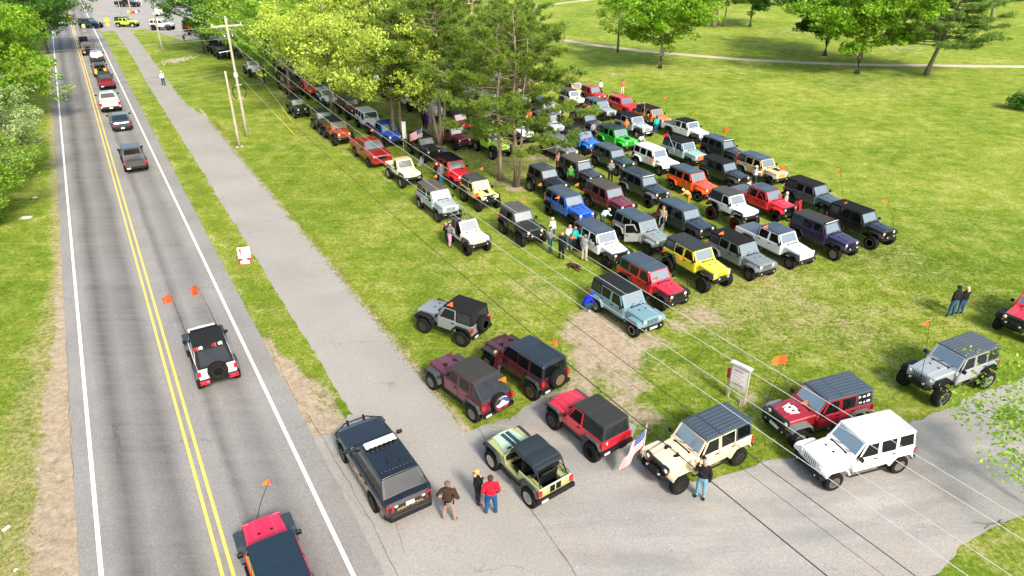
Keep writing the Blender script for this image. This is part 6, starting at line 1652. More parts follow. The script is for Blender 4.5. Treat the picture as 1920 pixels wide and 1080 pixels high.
# ------------------------------------------------------------ poles and wires
poleA = G(464, 257); nA = poleA.dot(N); sA = poleA.dot(U)
def utility_pole(pos, H, label, lean=(0, 0), arm=True, r=.15):
    root = empty('utility_pole', pos)
    b = MB(); k = 6
    b.tube([(lean[0] * H * q / 5, lean[1] * H * q / 5, H * q / 5) for q in range(k)], [r * (1 - .32 * q / 5) for q in range(k)], 10)
    b.build('post', M['pole'], root, smooth=True)
    if arm:
        c = MB(); top = Vector((lean[0] * H, lean[1] * H, H)); a = N
        def P(t, z, o=0): return top + a * t + Vector((0, 0, z)) + U * o
        e = .06
        c.hexa([P(-1.35, -.72, -e), P(1.35, -.72, -e), P(1.35, -.72, e), P(-1.35, -.72, e), P(-1.35, -.58, -e), P(1.35, -.58, -e), P(1.35, -.58, e), P(-1.35, -.58, e)])
        c.build('crossarm', M['pole'], root)
        for s in (-1, 1):
            d = MB(); d.tube([P(s * .75, -.72), P(s * .08, -1.45)], .03, 5); d.build('brace', M['chrome'], root)
        for t in (-1.25, 1.25, 0, .35, -.35):
            d = MB(); q = P(t, -.58 if t in (-1.25, 1.25) else (0 if t == 0 else -1.6)); d.lathe([(.02, 0), (.05, .04), (.03, .08), (.05, .12), (.02, .18), (.001, .19)], q, 'z', 8); d.build('insulator', M['plate'], root)
        d = MB(); d.box(top.x - .14, top.x + .14, top.y - .14, top.y + .14, H - 5.2, H - 4.8); d.tube([P(-1.1, -2.9), P(.1, -2.8)], .03, 5); d.build('bracket', M['plate'], root)
    return tag(root, label, 'utility pole')
pA = utility_pole(poleA, 10.95, 'tall wooden utility pole with a crossarm and a cable loop beside the path')
ho = near_vertical(449, 172, poleA) - poleA
hp = MB()
for s in (-1, 1):
    pts = [N * (s * .62 * math.cos(a)) + Vector((0, 0, .70 * math.sin(a))) + ho for a in [R(x) for x in range(-62, 63, 12)]]
    hp.tube(pts, .045, 6)
hp.tube([ho + N * -.32 + Vector((0, 0, .63)), ho + N * .32 + Vector((0, 0, .63))], .025, 5, 1); hp.tube([ho + N * -.32 + Vector((0, 0, -.63)), ho + N * .32 + Vector((0, 0, -.63))], .025, 5, 1)
hp.build('cable_loop', [M['black'], M['plate']], pA)
pS = utility_pole(G(449.5, 276), 6.95, 'short leaning wooden pole just in front of the tall utility pole', arm=False, r=.13)
pF = utility_pole(G(306, 99), 10.9, 'weathered utility pole on the far lawn', arm=True, r=.14)
pG = utility_pole(G(247, 27), 9.5, 'grey pole by the pavement at the far junction', arm=False, r=.13)
pH = utility_pole(G(228, 28), 9.0, 'thin pole at the far junction left of the grey one', arm=False, r=.07)
M['wire_w'] = plain_mat('bare_aluminium_wire', (.52, .53, .53), .5, var=.1)
M['wire_k'] = plain_mat('black_cable', (.012, .012, .013), .5)
def wire(label, off, pts, r, mat, z_end=None, far=None):
    ss = np.array([p[0] for p in pts]); zz = np.array([p[1] for p in pts]); cf = np.polyfit(ss, zz, 3 if len(pts) > 4 else 2)
    f = lambda s: float(np.polyval(cf, s)) if s >= 4 else float(np.polyval(cf, 4)) + .0009 * (4 - s) ** 2
    P_ = [SN(s, off, f(s)) for s in np.linspace(sA, -34, 60)]
    if far:
        t = far; a = P_[0]
        P_ = [a.lerp(t, q / 12) - Vector((0, 0, 1.0 * math.sin(math.pi * q / 12))) for q in range(12, 0, -1)] + P_
    b = MB(); b.tube(P_, r, 5)
    tag(b.build('power_line', mat, fix=False), label, 'wire', 'overhead wires')
fbase = G(306, 99)
wire('outermost white wire, from the right tip of the crossarm', nA + 1.2, [(70, 10.55), (43.1, 9.02), (28, 8.68), (14.1, 8.62), (8.4, 8.63), (3.0, 8.74)], .0075, M['wire_w'], far=fbase + N * 1.25 + Vector((0, 0, 10.3)))
wire('white wire from the very top of the utility pole', nA, [(70, 11.1), (41.8, 9.46), (27, 9.1), (13.8, 9.09), (7.5, 9.15), (2.6, 9.3)], .0075, M['wire_w'], far=fbase + Vector((0, 0, 10.95)))
wire('white wire strung just below the pole top', nA + .1, [(70, 10.0), (45.3, 8.72), (30, 8.3), (15.7, 8.17), (7.4, 8.28), (2.5, 8.35)], .0075, M['wire_w'], far=fbase + Vector((0, 0, 9.5)))
wire('white wire from the left tip of the crossarm', nA - 1.2, [(70, 10.47), (43.6, 9.17), (28, 8.82), (15.1, 8.76), (7.1, 8.81), (2.6, 8.94)], .0075, M['wire_w'], far=fbase - N * 1.25 + Vector((0, 0, 10.3)))
wire('thick black cable, lowest of the overhead lines', nA + .28, [(70, 6.6), (56.3, 5.68), (44.3, 5.06), (24.3, 4.69), (15.3, 4.72), (8.0, 4.83), (5.8, 4.86)], .017, M['wire_k'], far=fbase + Vector((0, 0, 6)))
wire('black cable passing over the cream off-roader', nA + .28, [(70, 7.3), (45, 6.65), (20.4, 6.44), (15.4, 6.47), (10.3, 6.56), (4.0, 6.68)], .011, M['wire_k'])
wire('thin dark cable between the two black ones', nA + .28, [(70, 6.95), (38.8, 5.98), (26.2, 5.88), (15.4, 5.87), (9.3, 5.98), (4.5, 6.11)], .006, M['wire_k'])
def span(label, a, b, r, mat, sag=.5, n=24, name='power_line'):
    m = MB(); m.tube([a.lerp(b, q / n) - Vector((0, 0, sag * 4 * (q / n) * (1 - q / n))) for q in range(n + 1)], r, 4)
    return tag(m.build(name, mat, fix=False), label, 'wire', 'overhead wires')
top = poleA + Vector((0, 0, 10.9))
def farpt(px, py, n0):
    d = ray(px, py); t = n0 / d.dot(N); return Vector((0, 0, CAM_H)) + d * t
span('white service wire crossing the road from the pole, upper one', poleA - N * .2 + Vector((0, 0, 10.2)), farpt(-60, 76, -16), .012, M['wire_w'], .15)
span('white service wire crossing the road from the pole, lower one', poleA + Vector((0, 0, 9.2)), farpt(-60, 103, -16), .012, M['wire_w'], .15)
span('dark service cable crossing the road from the pole', poleA + Vector((0, 0, 6.8)), farpt(60, 172, -8), .010, M['wire_k'], .25)
sh_ = G(449.5, 276)
span('pale low wire from the short pole across the road', sh_ + Vector((0, 0, 6.8)), farpt(40, 196, -9), .007, M['wire_w'], .2)
span('second pale low wire from the short pole across the road', sh_ + Vector((0, 0, 6.2)), farpt(40, 214, -9), .007, M['wire_w'], .2)
for lab, z, gpx in (('guy wire of the tall pole with a yellow guard sleeve', 9.6, (556, 239)), ('second, lower guy wire with a yellow guard sleeve', 6.2, (555, 255))):
    a = poleA + Vector((0, 0, z)); b_ = G(*gpx); r_ = empty('guy_wire', b_)
    m = MB(); m.tube([a - b_, (0, 0, 0)], .010, 4); m.build('cable', M['pole'], r_, fix=False)
    m = MB(); d = (a - b_).normalized(); m.tube([d * .1, d * 2.6], .022, 6); m.build('guard_sleeve', M['yellow'], r_, fix=False)
    tag(r_, lab, 'wire')

# ------------------------------------------------------------ notice board
L_ = G(1364.4, 744.5); Rb = G(1392.8, 759)
xd = (Rb - L_); Wd = xd.length; xd.normalize(); nd = Vector((xd.y, -xd.x, 0))
if nd.y > 0: nd = -nd
Hs = near_vertical(1374, 679, L_).z
sg = empty('notice_board', L_)
def SGP(x, z, o): return xd * x + nd * o + Vector((0, 0, z))
def slab(mb, x0, x1, z0, z1, o0, o1, mi=0): mb.hexa([SGP(x0, z0, o0), SGP(x1, z0, o0), SGP(x1, z0, o1), SGP(x0, z0, o1), SGP(x0, z1, o0), SGP(x1, z1, o0), SGP(x1, z1, o1), SGP(x0, z1, o1)], mi)
for x in (-.06, Wd - .04): m = MB(); slab(m, x, x + .10, 0, Hs, -.05, .05); m.build('post', M['pole'], sg)
m = MB(); slab(m, .0, Wd, Hs * .36, Hs - .02, .052, .08); m.build('backing_board', M['plywood'], sg)
m = MB(); slab(m, -.1, Wd + .12, Hs, Hs + .06, -.12, .14); m.build('cap_board', M['plywood'], sg)
z0s, z1s = Hs * .52, Hs - .14
m = MB(); slab(m, .02, Wd - .06, z0s, z1s, .081, .092); pn = m.build('sign_panel', M['white'], sg)
def face(x, z, o=.096): return Matrix.Translation(SGP(x, z, o)) @ Matrix((xd, Vector((0, 0, 1)), nd)).transposed().to_4x4()
cx = (Wd - .04) / 2
letters('NOTICE !', .135, M['redink'], pn, face(cx, z1s - .12), squeeze=.85 * Wd / .75)
m = MB()
for k in range(5):
    z = z1s - .38 - k * .13; slab(m, .08, Wd - .14 - (.10 if k % 2 else 0), z + .08, z + .098, .0925, .095)
m.build('small_print', M['redink'], pn)
m = MB(); slab(m, -.22, -.07, Hs * .52, Hs * .80, -.02, .02); fp = m.build('side_flag', M['redink'], sg)
tag(sg, 'weathered white notice board with red lettering on two posts in the grass', 'sign')
m = MB(); q = G(1386, 762)
for k in range(4): m.tube([(0.1 * k, .05 * k, 0), (.1 * k + .02, .06 * k, .34 - .05 * k)], .03, 5)
o = m.build('stakes', M['pole']); o.location = q; tag(o, 'short wooden stakes at the foot of the notice board', 'stakes')

# ------------------------------------------------------------ small things
def board(name, c, ax, ay, t, mats, label, cat, extra=None):
    b = MB(); z = ax.cross(ay).normalized(); b.hexa([-ax - ay, ax - ay, ax + ay, -ax + ay, -ax - ay + z * t, ax - ay + z * t, ax + ay + z * t, -ax + ay + z * t])
    o = b.build(name, mats); o.location = c; return tag(o, label, cat)
# lawn sign beside the road
b0 = G(461, 496); xdir = Vector((.97, .24, 0)).normalized(); up = Vector((-.02, .16, .98)).normalized()
ls = empty('lawn_sign', b0)
m = MB(); nz = xdir.cross(up)
def LP(x, z, o): return xdir * x + up * z + nz * o
def lslab(mb, x0, x1, z0, z1, o0, o1): mb.hexa([LP(x0, z0, o0), LP(x1, z0, o0), LP(x1, z0, o1), LP(x0, z0, o1), LP(x0, z1, o0), LP(x1, z1, o0), LP(x1, z1, o1), LP(x0, z1, o1)])
lslab(m, -.38, .36, .04, 1.12, 0, .02); lp = m.build('sign_panel', M['white'], ls)
m = MB(); lslab(m, -.38, .36, .04, .06, .021, .026); lslab(m, -.38, -.28, .06, .40, .021, .026); lslab(m, .26, .36, .06, .40, .021, .026); lslab(m, -.38, .36, .38, .42, .021, .026); lslab(m, -.28, -.14, .27, .38, .021, .026); lslab(m, .12, .26, .27, .38, .021, .026); m.build('red_border', M['redink'], lp)
m = MB(); lslab(m, -.28, -.16, .86, 1.02, .021, .026); lslab(m, -.24, -.18, .62, .86, .021, .026); m.build('emblem', M['redink'], lp)
for x in (-.3, .3): m = MB(); m.tube([LP(x, -.1, -.01), LP(x, .5, -.01)], .008, 4); m.build('stake', M['chrome'], ls)
tag(ls, 'white lawn sign with a red-framed lower half standing on the verge strip', 'sign')
g = G(49, 409); board('fallen_board', g + Vector((0, 0, .03)), Vector((.38, .04, .02)), Vector((-.02, .22, .01)), .02, M['white'], 'white board lying flat on the grass left of the road', 'board')
for (x, y, s, lab) in ((66, 371, .16, 'small white scrap of paper on the grass left of the road'), (12, 992, .12, 'white paper scrap at the lower left corner'), (30, 1070, .05, 'tiny white litter bit at the bottom left'), (1694, 762, .06, 'white scrap on the grass left of the lifted silver off-roader'), (449, 276, .30, 'white plate at the foot of the short pole')):
    g = G(x, y); a = rnd.random() * 3; board('litter', g + Vector((0, 0, .03)), Vector((math.cos(a) * s, math.sin(a) * s, .01)), Vector((-math.sin(a) * s * .4, math.cos(a) * s * .4, .02)), .008, M['white'], lab, 'litter')
# orange cones and cloth marker
def cone(px, py, label, h=.75):
    r_ = empty('traffic_cone', G(px, py))
    b = MB(); b.lathe([(.16, .03), (.13, .15), (.05, h * .9), (.03, h), (.001, h)], (0, 0, 0), 'z', 12); b.build('cone_body', M['orange'], r_)
    b = MB(); b.box(-.19, .19, -.19, .19, 0, .035); b.build('base', M['orange'], r_); tag(r_, label, 'traffic cone')
cone(181, 15, 'orange cone at the far edge of the road'); cone(153, 46, 'orange cone just behind the crossing navy off-roader')
m = MB(); rings = []
for q in range(5):
    a = q / 4; rings.append([(.34 * math.cos(t) * (1 - a * .8), .26 * math.sin(t) * (1 - a * .8), .03 + .22 * a + .03 * math.sin(t * 3)) for t in [2 * math.pi * i / 10 for i in range(10)]])
m.loft(rings); o = m.build('orange_cloth', M['orange'], smooth=True); o.location = G(854, 278); tag(o, 'orange cloth bundle on the grass right of the striped flag', 'cloth')
# diamond warning sign
wsn = empty('warning_sign', G(207, 62)); m = MB(); m.tube([(0, 0, 0), (0, 0, 2.9)], .05, 6); m.build('post', M['pole'], wsn)
m = MB(); m.prism([(0, 1.75), (.55, 2.3), (0, 2.85), (-.55, 2.3)], -.06, -.09); m.build('diamond_panel', M['yellow'], wsn)
m = MB(); m.box(-.34, .34, -.09, -.06, 1.25, 1.65); m.build('plaque', M['yellow'], wsn); tag(wsn, 'yellow diamond warning sign at the far end of the verge', 'sign')
# things around the far yard
wt = MB(); wt.box(-1.7, 1.7, -.8, .8, .35, 1.7); r_ = empty('white_trailer', G(306, 30), R(3)); wt.build('box', M['white'], r_, bevel=.05)
for x in (-.9, .9): m = MB(); m.lathe([(.001, -.1), (.28, -.1), (.28, .1), (.001, .1)], (x, -.85, .28), 'y', 12); m.build('wheel', M['tyre'], r_)
tag(r_, 'white box trailer in the yard behind the far junction', 'trailer')
r_ = empty('canopy_frame', G(262, 9)); 
for x in (-.45, .45): m = MB(); m.box(x - .1, x + .1, -.1, .1, 0, 3.6); m.build('column', M['white'], r_)
m = MB(); m.box(-.6, .6, -.15, .15, 3.6, 3.9); m.build('beam', M['white'], r_); tag(r_, 'white twin-column frame at the top edge beyond the junction', 'frame')
for k, (x, y, mt, cl) in enumerate(((251, 25, 'redink', 'red'), (256, 24, 'white', 'white'), (259, 23, 'blueink', 'blue'), (242, 24, 'yellow', 'yellow'))):
    m = MB(); m.hexa([(-.3, -.25, 0), (.3, -.25, 0), (.3, .25, 0), (-.3, .25, 0), (-.26, -.2, .5), (.26, -.2, .5), (.26, .2, .5), (-.26, .2, .5)]); o = m.build('storage_tub', M[mt], bevel=.04); o.location = G(x, y)
    tag(o, '%s tub on the bare ground behind the lime green off-roader' % cl, 'tub')
vehicle('pickup', 236, -3, -3, 'black pickup cut by the top edge in the far yard', BLK, group='vehicles at the far junction')
vehicle('jk4', 318, 0, 20, 'dark off-roader under the trees at the top of the far yard', BLK, top='soft', topc=ST, group='vehicles at the far junction', lod=1)
for k, (s_, lab) in enumerate(((123, 'black off-roader leftmost of the pair behind the utility pole'), (117.5, 'black off-roader nearer to the utility pole of the pair'))):
    vehicle('jk4', 0, 0, -58, lab, (.010, .015, .02), top='soft', topc=(.014, .02, .024), world=SN(s_, 18.6), lod=1, group='dark vehicles behind the utility pole')
# log pile
lg = G(868, 9)
k = 0
for row, cnt in ((0, 5), (1, 4), (2, 2)):
    for i in range(cnt):
        m = MB(); y = (i + row * .5) * .62; L2 = 2.6 + rnd.uniform(-.4, .5)
        m.lathe([(.001, -L2), (.29, -L2), (.30, 0), (.28, L2), (.001, L2)], (0, 0, 0), 'x', 12)
        o = m.build('log', M['log']); o.location = lg + Vector((rnd.uniform(-.3, .3), y - .6, .30 + row * .52)); o.rotation_euler = (0, 0, R(6 + rnd.uniform(-2, 2)))
        tag(o, 'cut log in the pile, %s layer, %s from the front' % (('bottom', 'middle', 'top')[row], ('first', 'second', 'third', 'fourth', 'fifth')[i]), 'log', 'log pile at the top edge')
# broken white stone on the far lawn
m = MB(); c = G(334, 113)
for i in range(260):
    a = rnd.gauss(0, .9); b_ = rnd.gauss(0, 1.1) + a * .7; r_ = rnd.uniform(.03, .09)
    x, y = c.x + a, c.y + b_ * 1.4
    m.hexa([(x - r_, y - r_ * .7, 0), (x + r_, y - r_, 0), (x + r_ * .8, y + r_, 0), (x - r_ * .9, y + r_ * .8, 0), (x - r_ * .6, y - r_ * .5, r_ * 1.0), (x + r_ * .5, y - r_ * .5, r_ * .8), (x + r_ * .6, y + r_ * .5, r_), (x - r_ * .5, y + r_ * .6, r_ * .7)])
tag(m.build('broken_stone', plain_mat('rubble', (.50, .46, .42), .9, var=.6, nscale=4)), kind='stuff')
# branch lying on the gravel, puddle-free lot debris
m = MB(); b0 = G(1866, 984); m.tube([(-.75, .1, .03), (-.2, -.02, .04), (.3, .05, .03), (.8, .0, .02)], [.012, .03, .03, .01], 5); m.tube([(-.2, -.02, .04), (-.5, -.2, .03)], .012, 4); m.tube([(.1, .02, .04), (.35, .22, .03)], .012, 4)
o = m.build('fallen_branch', M['barkm']); o.location = b0; tag(o, 'fallen dry branch at the edge of the gravel, lower right', 'branch')

# ------------------------------------------------------------ striped flags
def striped_flag(parent, loc, rz, w, h, droop=20, stars=True, dark=False):
    nx, nz = 18, 13; b = MB(); cd, sdn = math.cos(R(droop)), math.sin(R(droop))
    def P(i, j, o=0):
        u, v = i / nx, j / nz
        wv = .07 * w * math.sin(u * 9 + v * 2.2) * (u ** .6)
        return Vector((u * w * cd + v * h * .10 * sdn, wv + o, -v * h * (1 - .25 * u * sdn) - u * w * sdn))
    for i in range(nx):
        for j in range(nz): b.quad(P(i, j), P(i + 1, j), P(i + 1, j + 1), P(i, j + 1), 2 if (i < nx * .42 and j < 7) else (0 if j % 2 == 0 else 1))
    if stars:
        for r_ in range(6):
            for c_ in range(7):
                i = (c_ + .5 + .25 * (r_ % 2)) * nx * .40 / 7; j = (r_ + .6) * 7 / 6.3; s_ = .22
                for o in (-.006, .006): b.quad(P(i, j - s_, o), P(i + s_, j, o), P(i, j + s_, o), P(i - s_, j, o), 1)
    o = b.build('flag', [M['redink'] if not dark else M['black'], M['whitecloth'], M['blueink'] if not dark else M['black']], parent, fix=False, smooth=True)
    o.location = loc; o.rotation_euler = (0, 0, rz); return o
def flag_on(inst, px, py, lx, ly, lz, w, h, world_rz, droop=20, dark=False, extra=.15, cols=None):
    hh = inst.rotation_euler.z; l = inst.location
    base = Vector((l.x + lx * math.cos(hh) - ly * math.sin(hh), l.y + lx * math.sin(hh) + ly * math.cos(hh), lz))
    t = near_vertical(px, py, base); inv = Matrix.Rotation(-hh, 3, 'Z'); A = Vector((lx, ly, lz)); B = inv @ (t - Vector((l.x, l.y, 0)))
    p = MB(); p.tube([A, B + Vector((0, 0, extra))], [.016, .012], 6); po = p.build('flagpole', M['whitecloth'], inst)
    striped_flag(po, B, R(world_rz) - hh, w, h, droop, True, dark); return po, B
po, B = flag_on(cream, 1213, 797, 1.98, -.78, .7, 1.5, 1.0, 205, droop=52)
m = flag_mesh(.22, .45, 'rect'); fm = m.build('marker_flag', M['orange'], po, fix=False); fm.location = B + Vector((0, 0, .3)); fm.rotation_euler = (0, 0, 1)
b4 = [o for o in COL.objects if o.get('label') == 'dark green-black off-roader flying striped flags'][0]
flag_on(b4, 792, 240, .2, -.8, 1.2, 1.3, .8, 175, droop=25)
flag_on(b4, 836, 277, 1.9, .7, .8, 1.4, .8, 185, droop=12)
flag_on(b4, 800, 280, 1.9, -.4, .8, 1.5, .9, 215, droop=45, dark=True)
m = MB()
for q in range(6):
    z = 1.6 - q * .26; m.quad((0, .03 * math.sin(q), z), (.34, .05 * math.cos(q), z + .05), (.34, .05 * math.cos(q + 1), z - .21), (0, .03 * math.sin(q + 1), z - .26))
fl = empty('feather_flag', G(757, 281)); m.build('banner', M['whitecloth'], fl, fix=False).location.z = 1.0
m = MB(); m.tube([(0, 0, 0), (0, 0, 2.7)], .02, 5); m.build('pole', M['plate'], fl); tag(fl, 'narrow white banner on a pole left of the striped flag', 'banner')
# small flags along the back of the white off-roader on the road
for (y, mt, k) in ((.56, 'redink', 0), (.34, 'whitecloth', 0), (-.22, 'redink', 0), (-.50, 'whitecloth', 0)):
    b = MB(); b.tube([(-1.35, y, 1.60), (-1.42, y, 2.02)], .008, 4); p = b.build('flag_stick', M['whitecloth'], roadW)
    f = flag_mesh(.20, .15, 'rect').build('small_flag', M[mt], p, fix=False); f.location = (-1.42, y, 1.95); f.rotation_euler = (0, 0, R(60))
for s in (-1, 1):
    b = MB(); b.box(-2.32, -2.22, s * .62 - .2, s * .62 + .2, .58, .64); b.box(-2.32, -2.22, s * .62 - .2, s * .62 + .2, .70, .74); b.tube([(-2.3, s * .45, .6), (-2.3, s * .8, .74)], .02, 5); b.build('recovery_bracket', M['redink'], roadW)

# ------------------------------------------------------------ details of single vehicles
def hood_z(kind, x):
    K = KINDS[kind]; xf = K['wb'] / 2; cowl = xf + K['cowl']; grx = xf + (.44 if not K['tj'] else .36)
    t = min(1, max(0, (x - cowl - .07) / (grx - cowl - .07))); return (K['belt'] + .07 - .06 * t if K['tj'] else K['belt'] + .055 - .115 * t ** 1.4) + .045
def hood_patch(inst, kind, polys, mat, name='hood_graphic', dz=0):
    b = MB()
    for poly in polys:
        n = len(poly); b.add([(x, y, hood_z(kind, x) - .004 + dz) for x, y in poly] + [(x, y, hood_z(kind, x) + .004 + dz) for x, y in poly], [tuple(range(n)), tuple(range(2 * n - 1, n - 1, -1))] + [(i, (i + 1) % n, (i + 1) % n + n, i + n) for i in range(n)])
    return b.build(name, mat, inst)
cj = KINDS['tj']; xf = cj['wb'] / 2
lz = .10 + .405 * .08
hood_patch(greenCJ, 'tj', [[(xf - .66 + .18 * k, y0), (xf - .48 + .18 * k, y0), (xf - .48 + .18 * k, y1), (xf - .66 + .18 * k, y1)] for k in range(5) for (y0, y1) in ((-.19, -.02), (.03, .20))], plain_mat('navy_stripe', (.02, .045, .075), .4), 'bonnet_stripes', lz)
b = MB(); b.box(-xf - .575, -xf - .54, -.72, .72, 1.165 , 1.20); b.build('tailgate_rim', M['white'], greenCJ, bevel=.008)
def find(lbl): return [o for o in COL.objects if o.get('label', '').startswith(lbl)][0]
hood_patch(find('pale yellow two-door'), 'tj', [[(xf - .50 + .16 * k, -.23 + .03 * k), (xf - .34 + .16 * k, -.20 + .03 * k), (xf - .34 + .16 * k, .20 - .03 * k), (xf - .50 + .16 * k, .23 - .03 * k)] for k in range(4)], M['black'], 'hood_patch', .14 + .405 * .14)
x0 = 1.5
hood_patch(find('tan off-roader'), 'jk4', [[(x0 - .45 + .2 * k, -.26 + .03 * k), (x0 - .25 + .2 * k, -.23 + .03 * k), (x0 - .25 + .2 * k, .23 - .03 * k), (x0 - .45 + .2 * k, .26 - .03 * k)] for k in range(3)], M['black'], 'hood_patch', .405 * .05)
hood_patch(find('vivid green'), 'jk4', [[(x0 - .45 + .2 * k, -.26), (x0 - .25 + .2 * k, -.26), (x0 - .25 + .2 * k, .26), (x0 - .45 + .2 * k, .26)] for k in range(3)], M['black'], 'hood_patch', .05)
# pale skull-like blotch on the dark red bonnet
dzr = .04 + .405 * .06
sk = []
for k in range(7):
    xa = x0 - .36 + .09 * k; w_ = (.26, .34, .36, .34, .27, .22, .20)[k]; w2 = (.34, .36, .34, .27, .22, .20, .10)[k]
    if k in (2, 3): sk += [[(xa, -w_), (xa + .09, -w2), (xa + .09, -.22), (xa, -.22)], [(xa, -.07), (xa + .09, -.07), (xa + .09, .07), (xa, .07)], [(xa, .22), (xa + .09, .22), (xa + .09, w2), (xa, w_)]]
    else: sk += [[(xa, -w_), (xa + .09, -w2), (xa + .09, w2), (xa, w_)]]
for s in (-1, 1): sk += [[(x0 - .30, s * .40), (x0 - .26, s * .44), (x0 + .22, s * .30), (x0 + .20, s * .26)]]
sk = [[(x0 - .06 + (x - x0) * .8, y * .78) for x, y in p] for p in sk]
hood_patch(redG, 'jk4', sk, M['white'], 'hood_graphic', dzr)
for (y, x) in ((1, 0),):
    b = MB()
    for (xx, zz, w_, h_) in ((-1.35, 1.62, .10, .10), (-1.58, 1.62, .14, .08), (-1.80, 1.62, .14, .12), (-1.42, 1.38, .14, .06), (-1.62, 1.36, .08, .08), (-1.82, 1.37, .18, .10)):
        yy_ = .79 - (zz - dzr - 1.16) * .10 / .66 + .002; b.box(xx - w_ / 2, xx + w_ / 2, yy_ - .006, yy_ + .008, zz, zz + h_)
    b.build('window_stickers', M['white'], redG)
for o, cx_ in ((cream, 1.5),):
    hood_patch(o, 'jk4', [[(1.16 + .0, s * .30 - .08), (1.30, s * .27 - .09), (1.42, s * .24 - .04), (1.42, s * .24 + .04), (1.30, s * .27 + .07), (1.16, s * .30 + .06)] for s in (-1, 1)], M['black'], 'hood_vent_pair', .05 + .405 * .04)
for o in (mar1, mar2):
    hood_patch(o, 'jk4', [[(1.05, s * .30 - .07), (1.32, s * .27 - .07), (1.32, s * .27 + .07), (1.05, s * .30 + .07)] for s in (-1, 1)], M['black'], 'hood_vent_pair', .02 + .405 * .04 if o is mar1 else .10 + .405 * .12)
# painted cover on the maroon off-roader's spare: blue sky, white and red bands
sp = [c for c in COL.objects if c.parent == mar1 and c.name.startswith('spare_wheel')][0]
b = MB()
def disc_poly(pts, mi, o): b.add([(x, .158 + o, z) for x, z in pts], [tuple(range(len(pts)))], mi)
arc = lambda a0, a1, r_, n=8: [(r_ * math.cos(R(a0 + (a1 - a0) * i / n)), r_ * math.sin(R(a0 + (a1 - a0) * i / n))) for i in range(n + 1)]
disc_poly(arc(95, 178, .33) + [(-.1, -.03), (.03, .1)], 2, 0)
disc_poly([(-.33, -.02), (-.2, .02), (-.05, .16), (.02, .22), (.08, .14), (.2, .06), (.33, .05), (.28, -.05), (.1, -.12), (-.12, -.10), (-.26, -.10)], 1, .004)
disc_poly([(-.30, -.12), (-.12, -.12), (-.08, -.2), (-.2, -.24)], 0, .006); disc_poly([(.05, -.14), (.3, -.06), (.26, -.18), (.12, -.26)], 0, .006)
disc_poly(arc(60, 130, .355) + arc(130, 60, .325), 1, .008)
b.build('cover_artwork', [M['redink'], M['whitecloth'], M['blueink']], sp, fix=False)
letters('4', .22, M['white'], redTJ, frame_m((-KINDS['tj']['wb'] / 2 - .568, .50, .97 + .14), (0, -1, 0), (0, 0, 1)), 'sticker')
# patrol car fittings
b = MB(); b.box(-.38, -.04, -.60, .60, 1.80, 1.885)
lb = b.build('light_bar', M['white'], police, bevel=.03)
b = MB(); b.box(-.36, -.06, -.52, -.46, 1.74, 1.80); b.box(-.36, -.06, .46, .52, 1.74, 1.80)
for k in range(6): b.box(-.392, -.378, -.5 + k * .18, -.38 + k * .18, 1.81, 1.86)
b.build('bar_feet', M['black'], lb)
b = MB(); nz_ = 1.51 + .88
for z in (.62, .98):
    b.tube([(nz_ - .55, -1.0, z - .02), (nz_ - .28, -.98, z), (nz_ - .02, -.62, z), (nz_ + .12, -.45, z), (nz_ + .12, .45, z), (nz_ - .02, .62, z), (nz_ - .28, .98, z), (nz_ - .55, 1.0, z - .02)], .028, 6)
for y in (-.34, .34): b.box(nz_ + .04, nz_ + .17, y - .035, y + .035, .40, 1.08)
b.build('push_bar', M['black'], police)
for (x, y, s_) in ((-1.25, .18, .05), (-.9, -.1, .02), (-1.35, -.25, .025), (-.55, -.05, .02)):
    b = MB(); b.lathe([(s_, 0), (s_ * .8, .04), (.012, .06), (.006, .16), (.001, .16)], (x, y, 1.755), 'z', 8); b.build('antenna', M['black'], police)
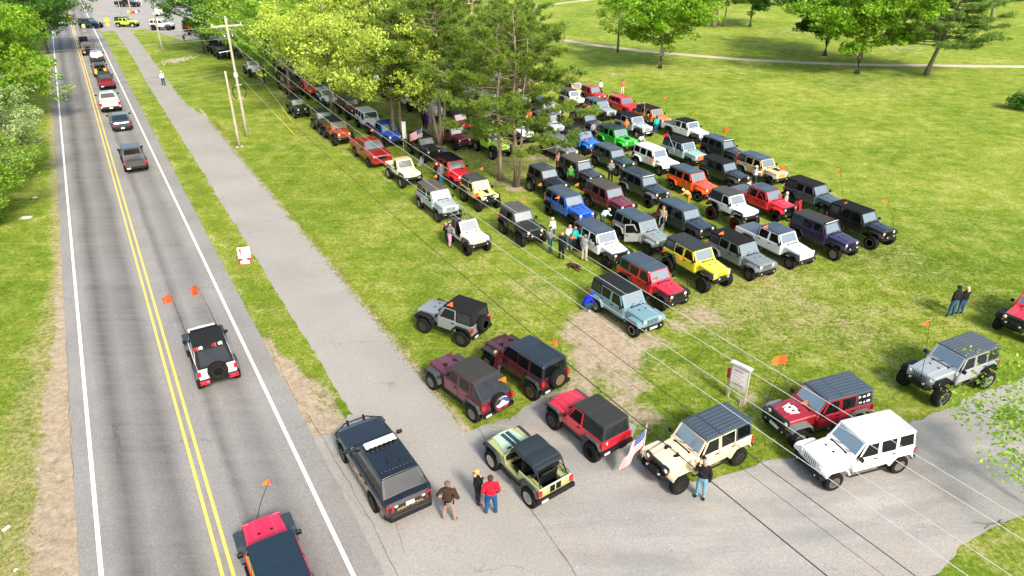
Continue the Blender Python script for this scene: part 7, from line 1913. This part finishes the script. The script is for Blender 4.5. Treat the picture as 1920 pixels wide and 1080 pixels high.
b = MB(); b.lathe([(.07, 0), (.075, .05), (.05, .10), (.001, .11)], (.62, .80, 1.22), 'x', 10); b.build('spotlight', M['chrome'], police)
tailx = 1.51 + .88 - 5.05
letters('SHERIFF PATROL', .135, M['gold'], police, frame_m((tailx - .012, 0, .80), (0, -1, 0), (0, 0, 1)), 'tailgate_lettering', .006)
letters('SHERIFF', .30, M['gold'], police, frame_m((-.55, .992, .78), (-1, 0, 0), (0, 0, 1)), 'side_lettering', .004, squeeze=1.25)
letters('SHERIFF', .30, M['gold'], police, frame_m((-.55, -.992, .78), (1, 0, 0), (0, 0, 1)), 'side_lettering', .004, squeeze=1.25)
for y in (-.52, .52):
    b = MB(); b.box(tailx - .01, tailx + .01, y - .06, y + .06, .93, 1.0); b.build('reverse_light', M['lamp'], police)

# ------------------------------------------------------------ coarse grass tufts along the edges and over the near lawn
M['blade'] = leaf_mat('grass_blades', [(0.13, 0.22, 0.015), (0.22, 0.31, 0.03), (0.40, 0.42, 0.11)], .3, .7, .6)
cs = []
def strip(n0, n1, s0, s1, cnt):
    for _ in range(cnt): cs.append((rnd.uniform(s0, s1), rnd.uniform(n0, n1)))
strip(4.75, 5.3, 30, 80, 500); strip(5.2, 6.05, 24, 80, 900); strip(9.9, 10.5, 22, 80, 900); strip(10.3, 18, 18, 60, 2200); strip(-10, -5.6, 14, 60, 1500); strip(18, 45, 12, 26, 2400)
from mathutils.geometry import intersect_point_tri_2d
def in_lot(s, n):
    c = False; k = len(lot) - 1
    for i in range(len(lot)):
        a, b_ = lot[i], lot[k]
        if (a[1] > n) != (b_[1] > n) and s < (b_[0] - a[0]) * (n - a[1]) / (b_[1] - a[1]) + a[0]: c = not c
        k = i
    return c
cs = [c for c in cs if not in_lot(*c)]
def bare(s, n): return any(k > .45 and ((s - a) / rs) ** 2 + ((n - b_) / rn) ** 2 < 1.2 for a, b_, rs, rn, k, kd in blobs if kd == 'dirt')
cs = [c for c in cs if not bare(*c)]
o = tuft_patch('grass_tufts', [tuple(SN(a, b_).xy) for a, b_ in cs], .16, 6, .075, .022, M['blade']); tag(o, kind='stuff')
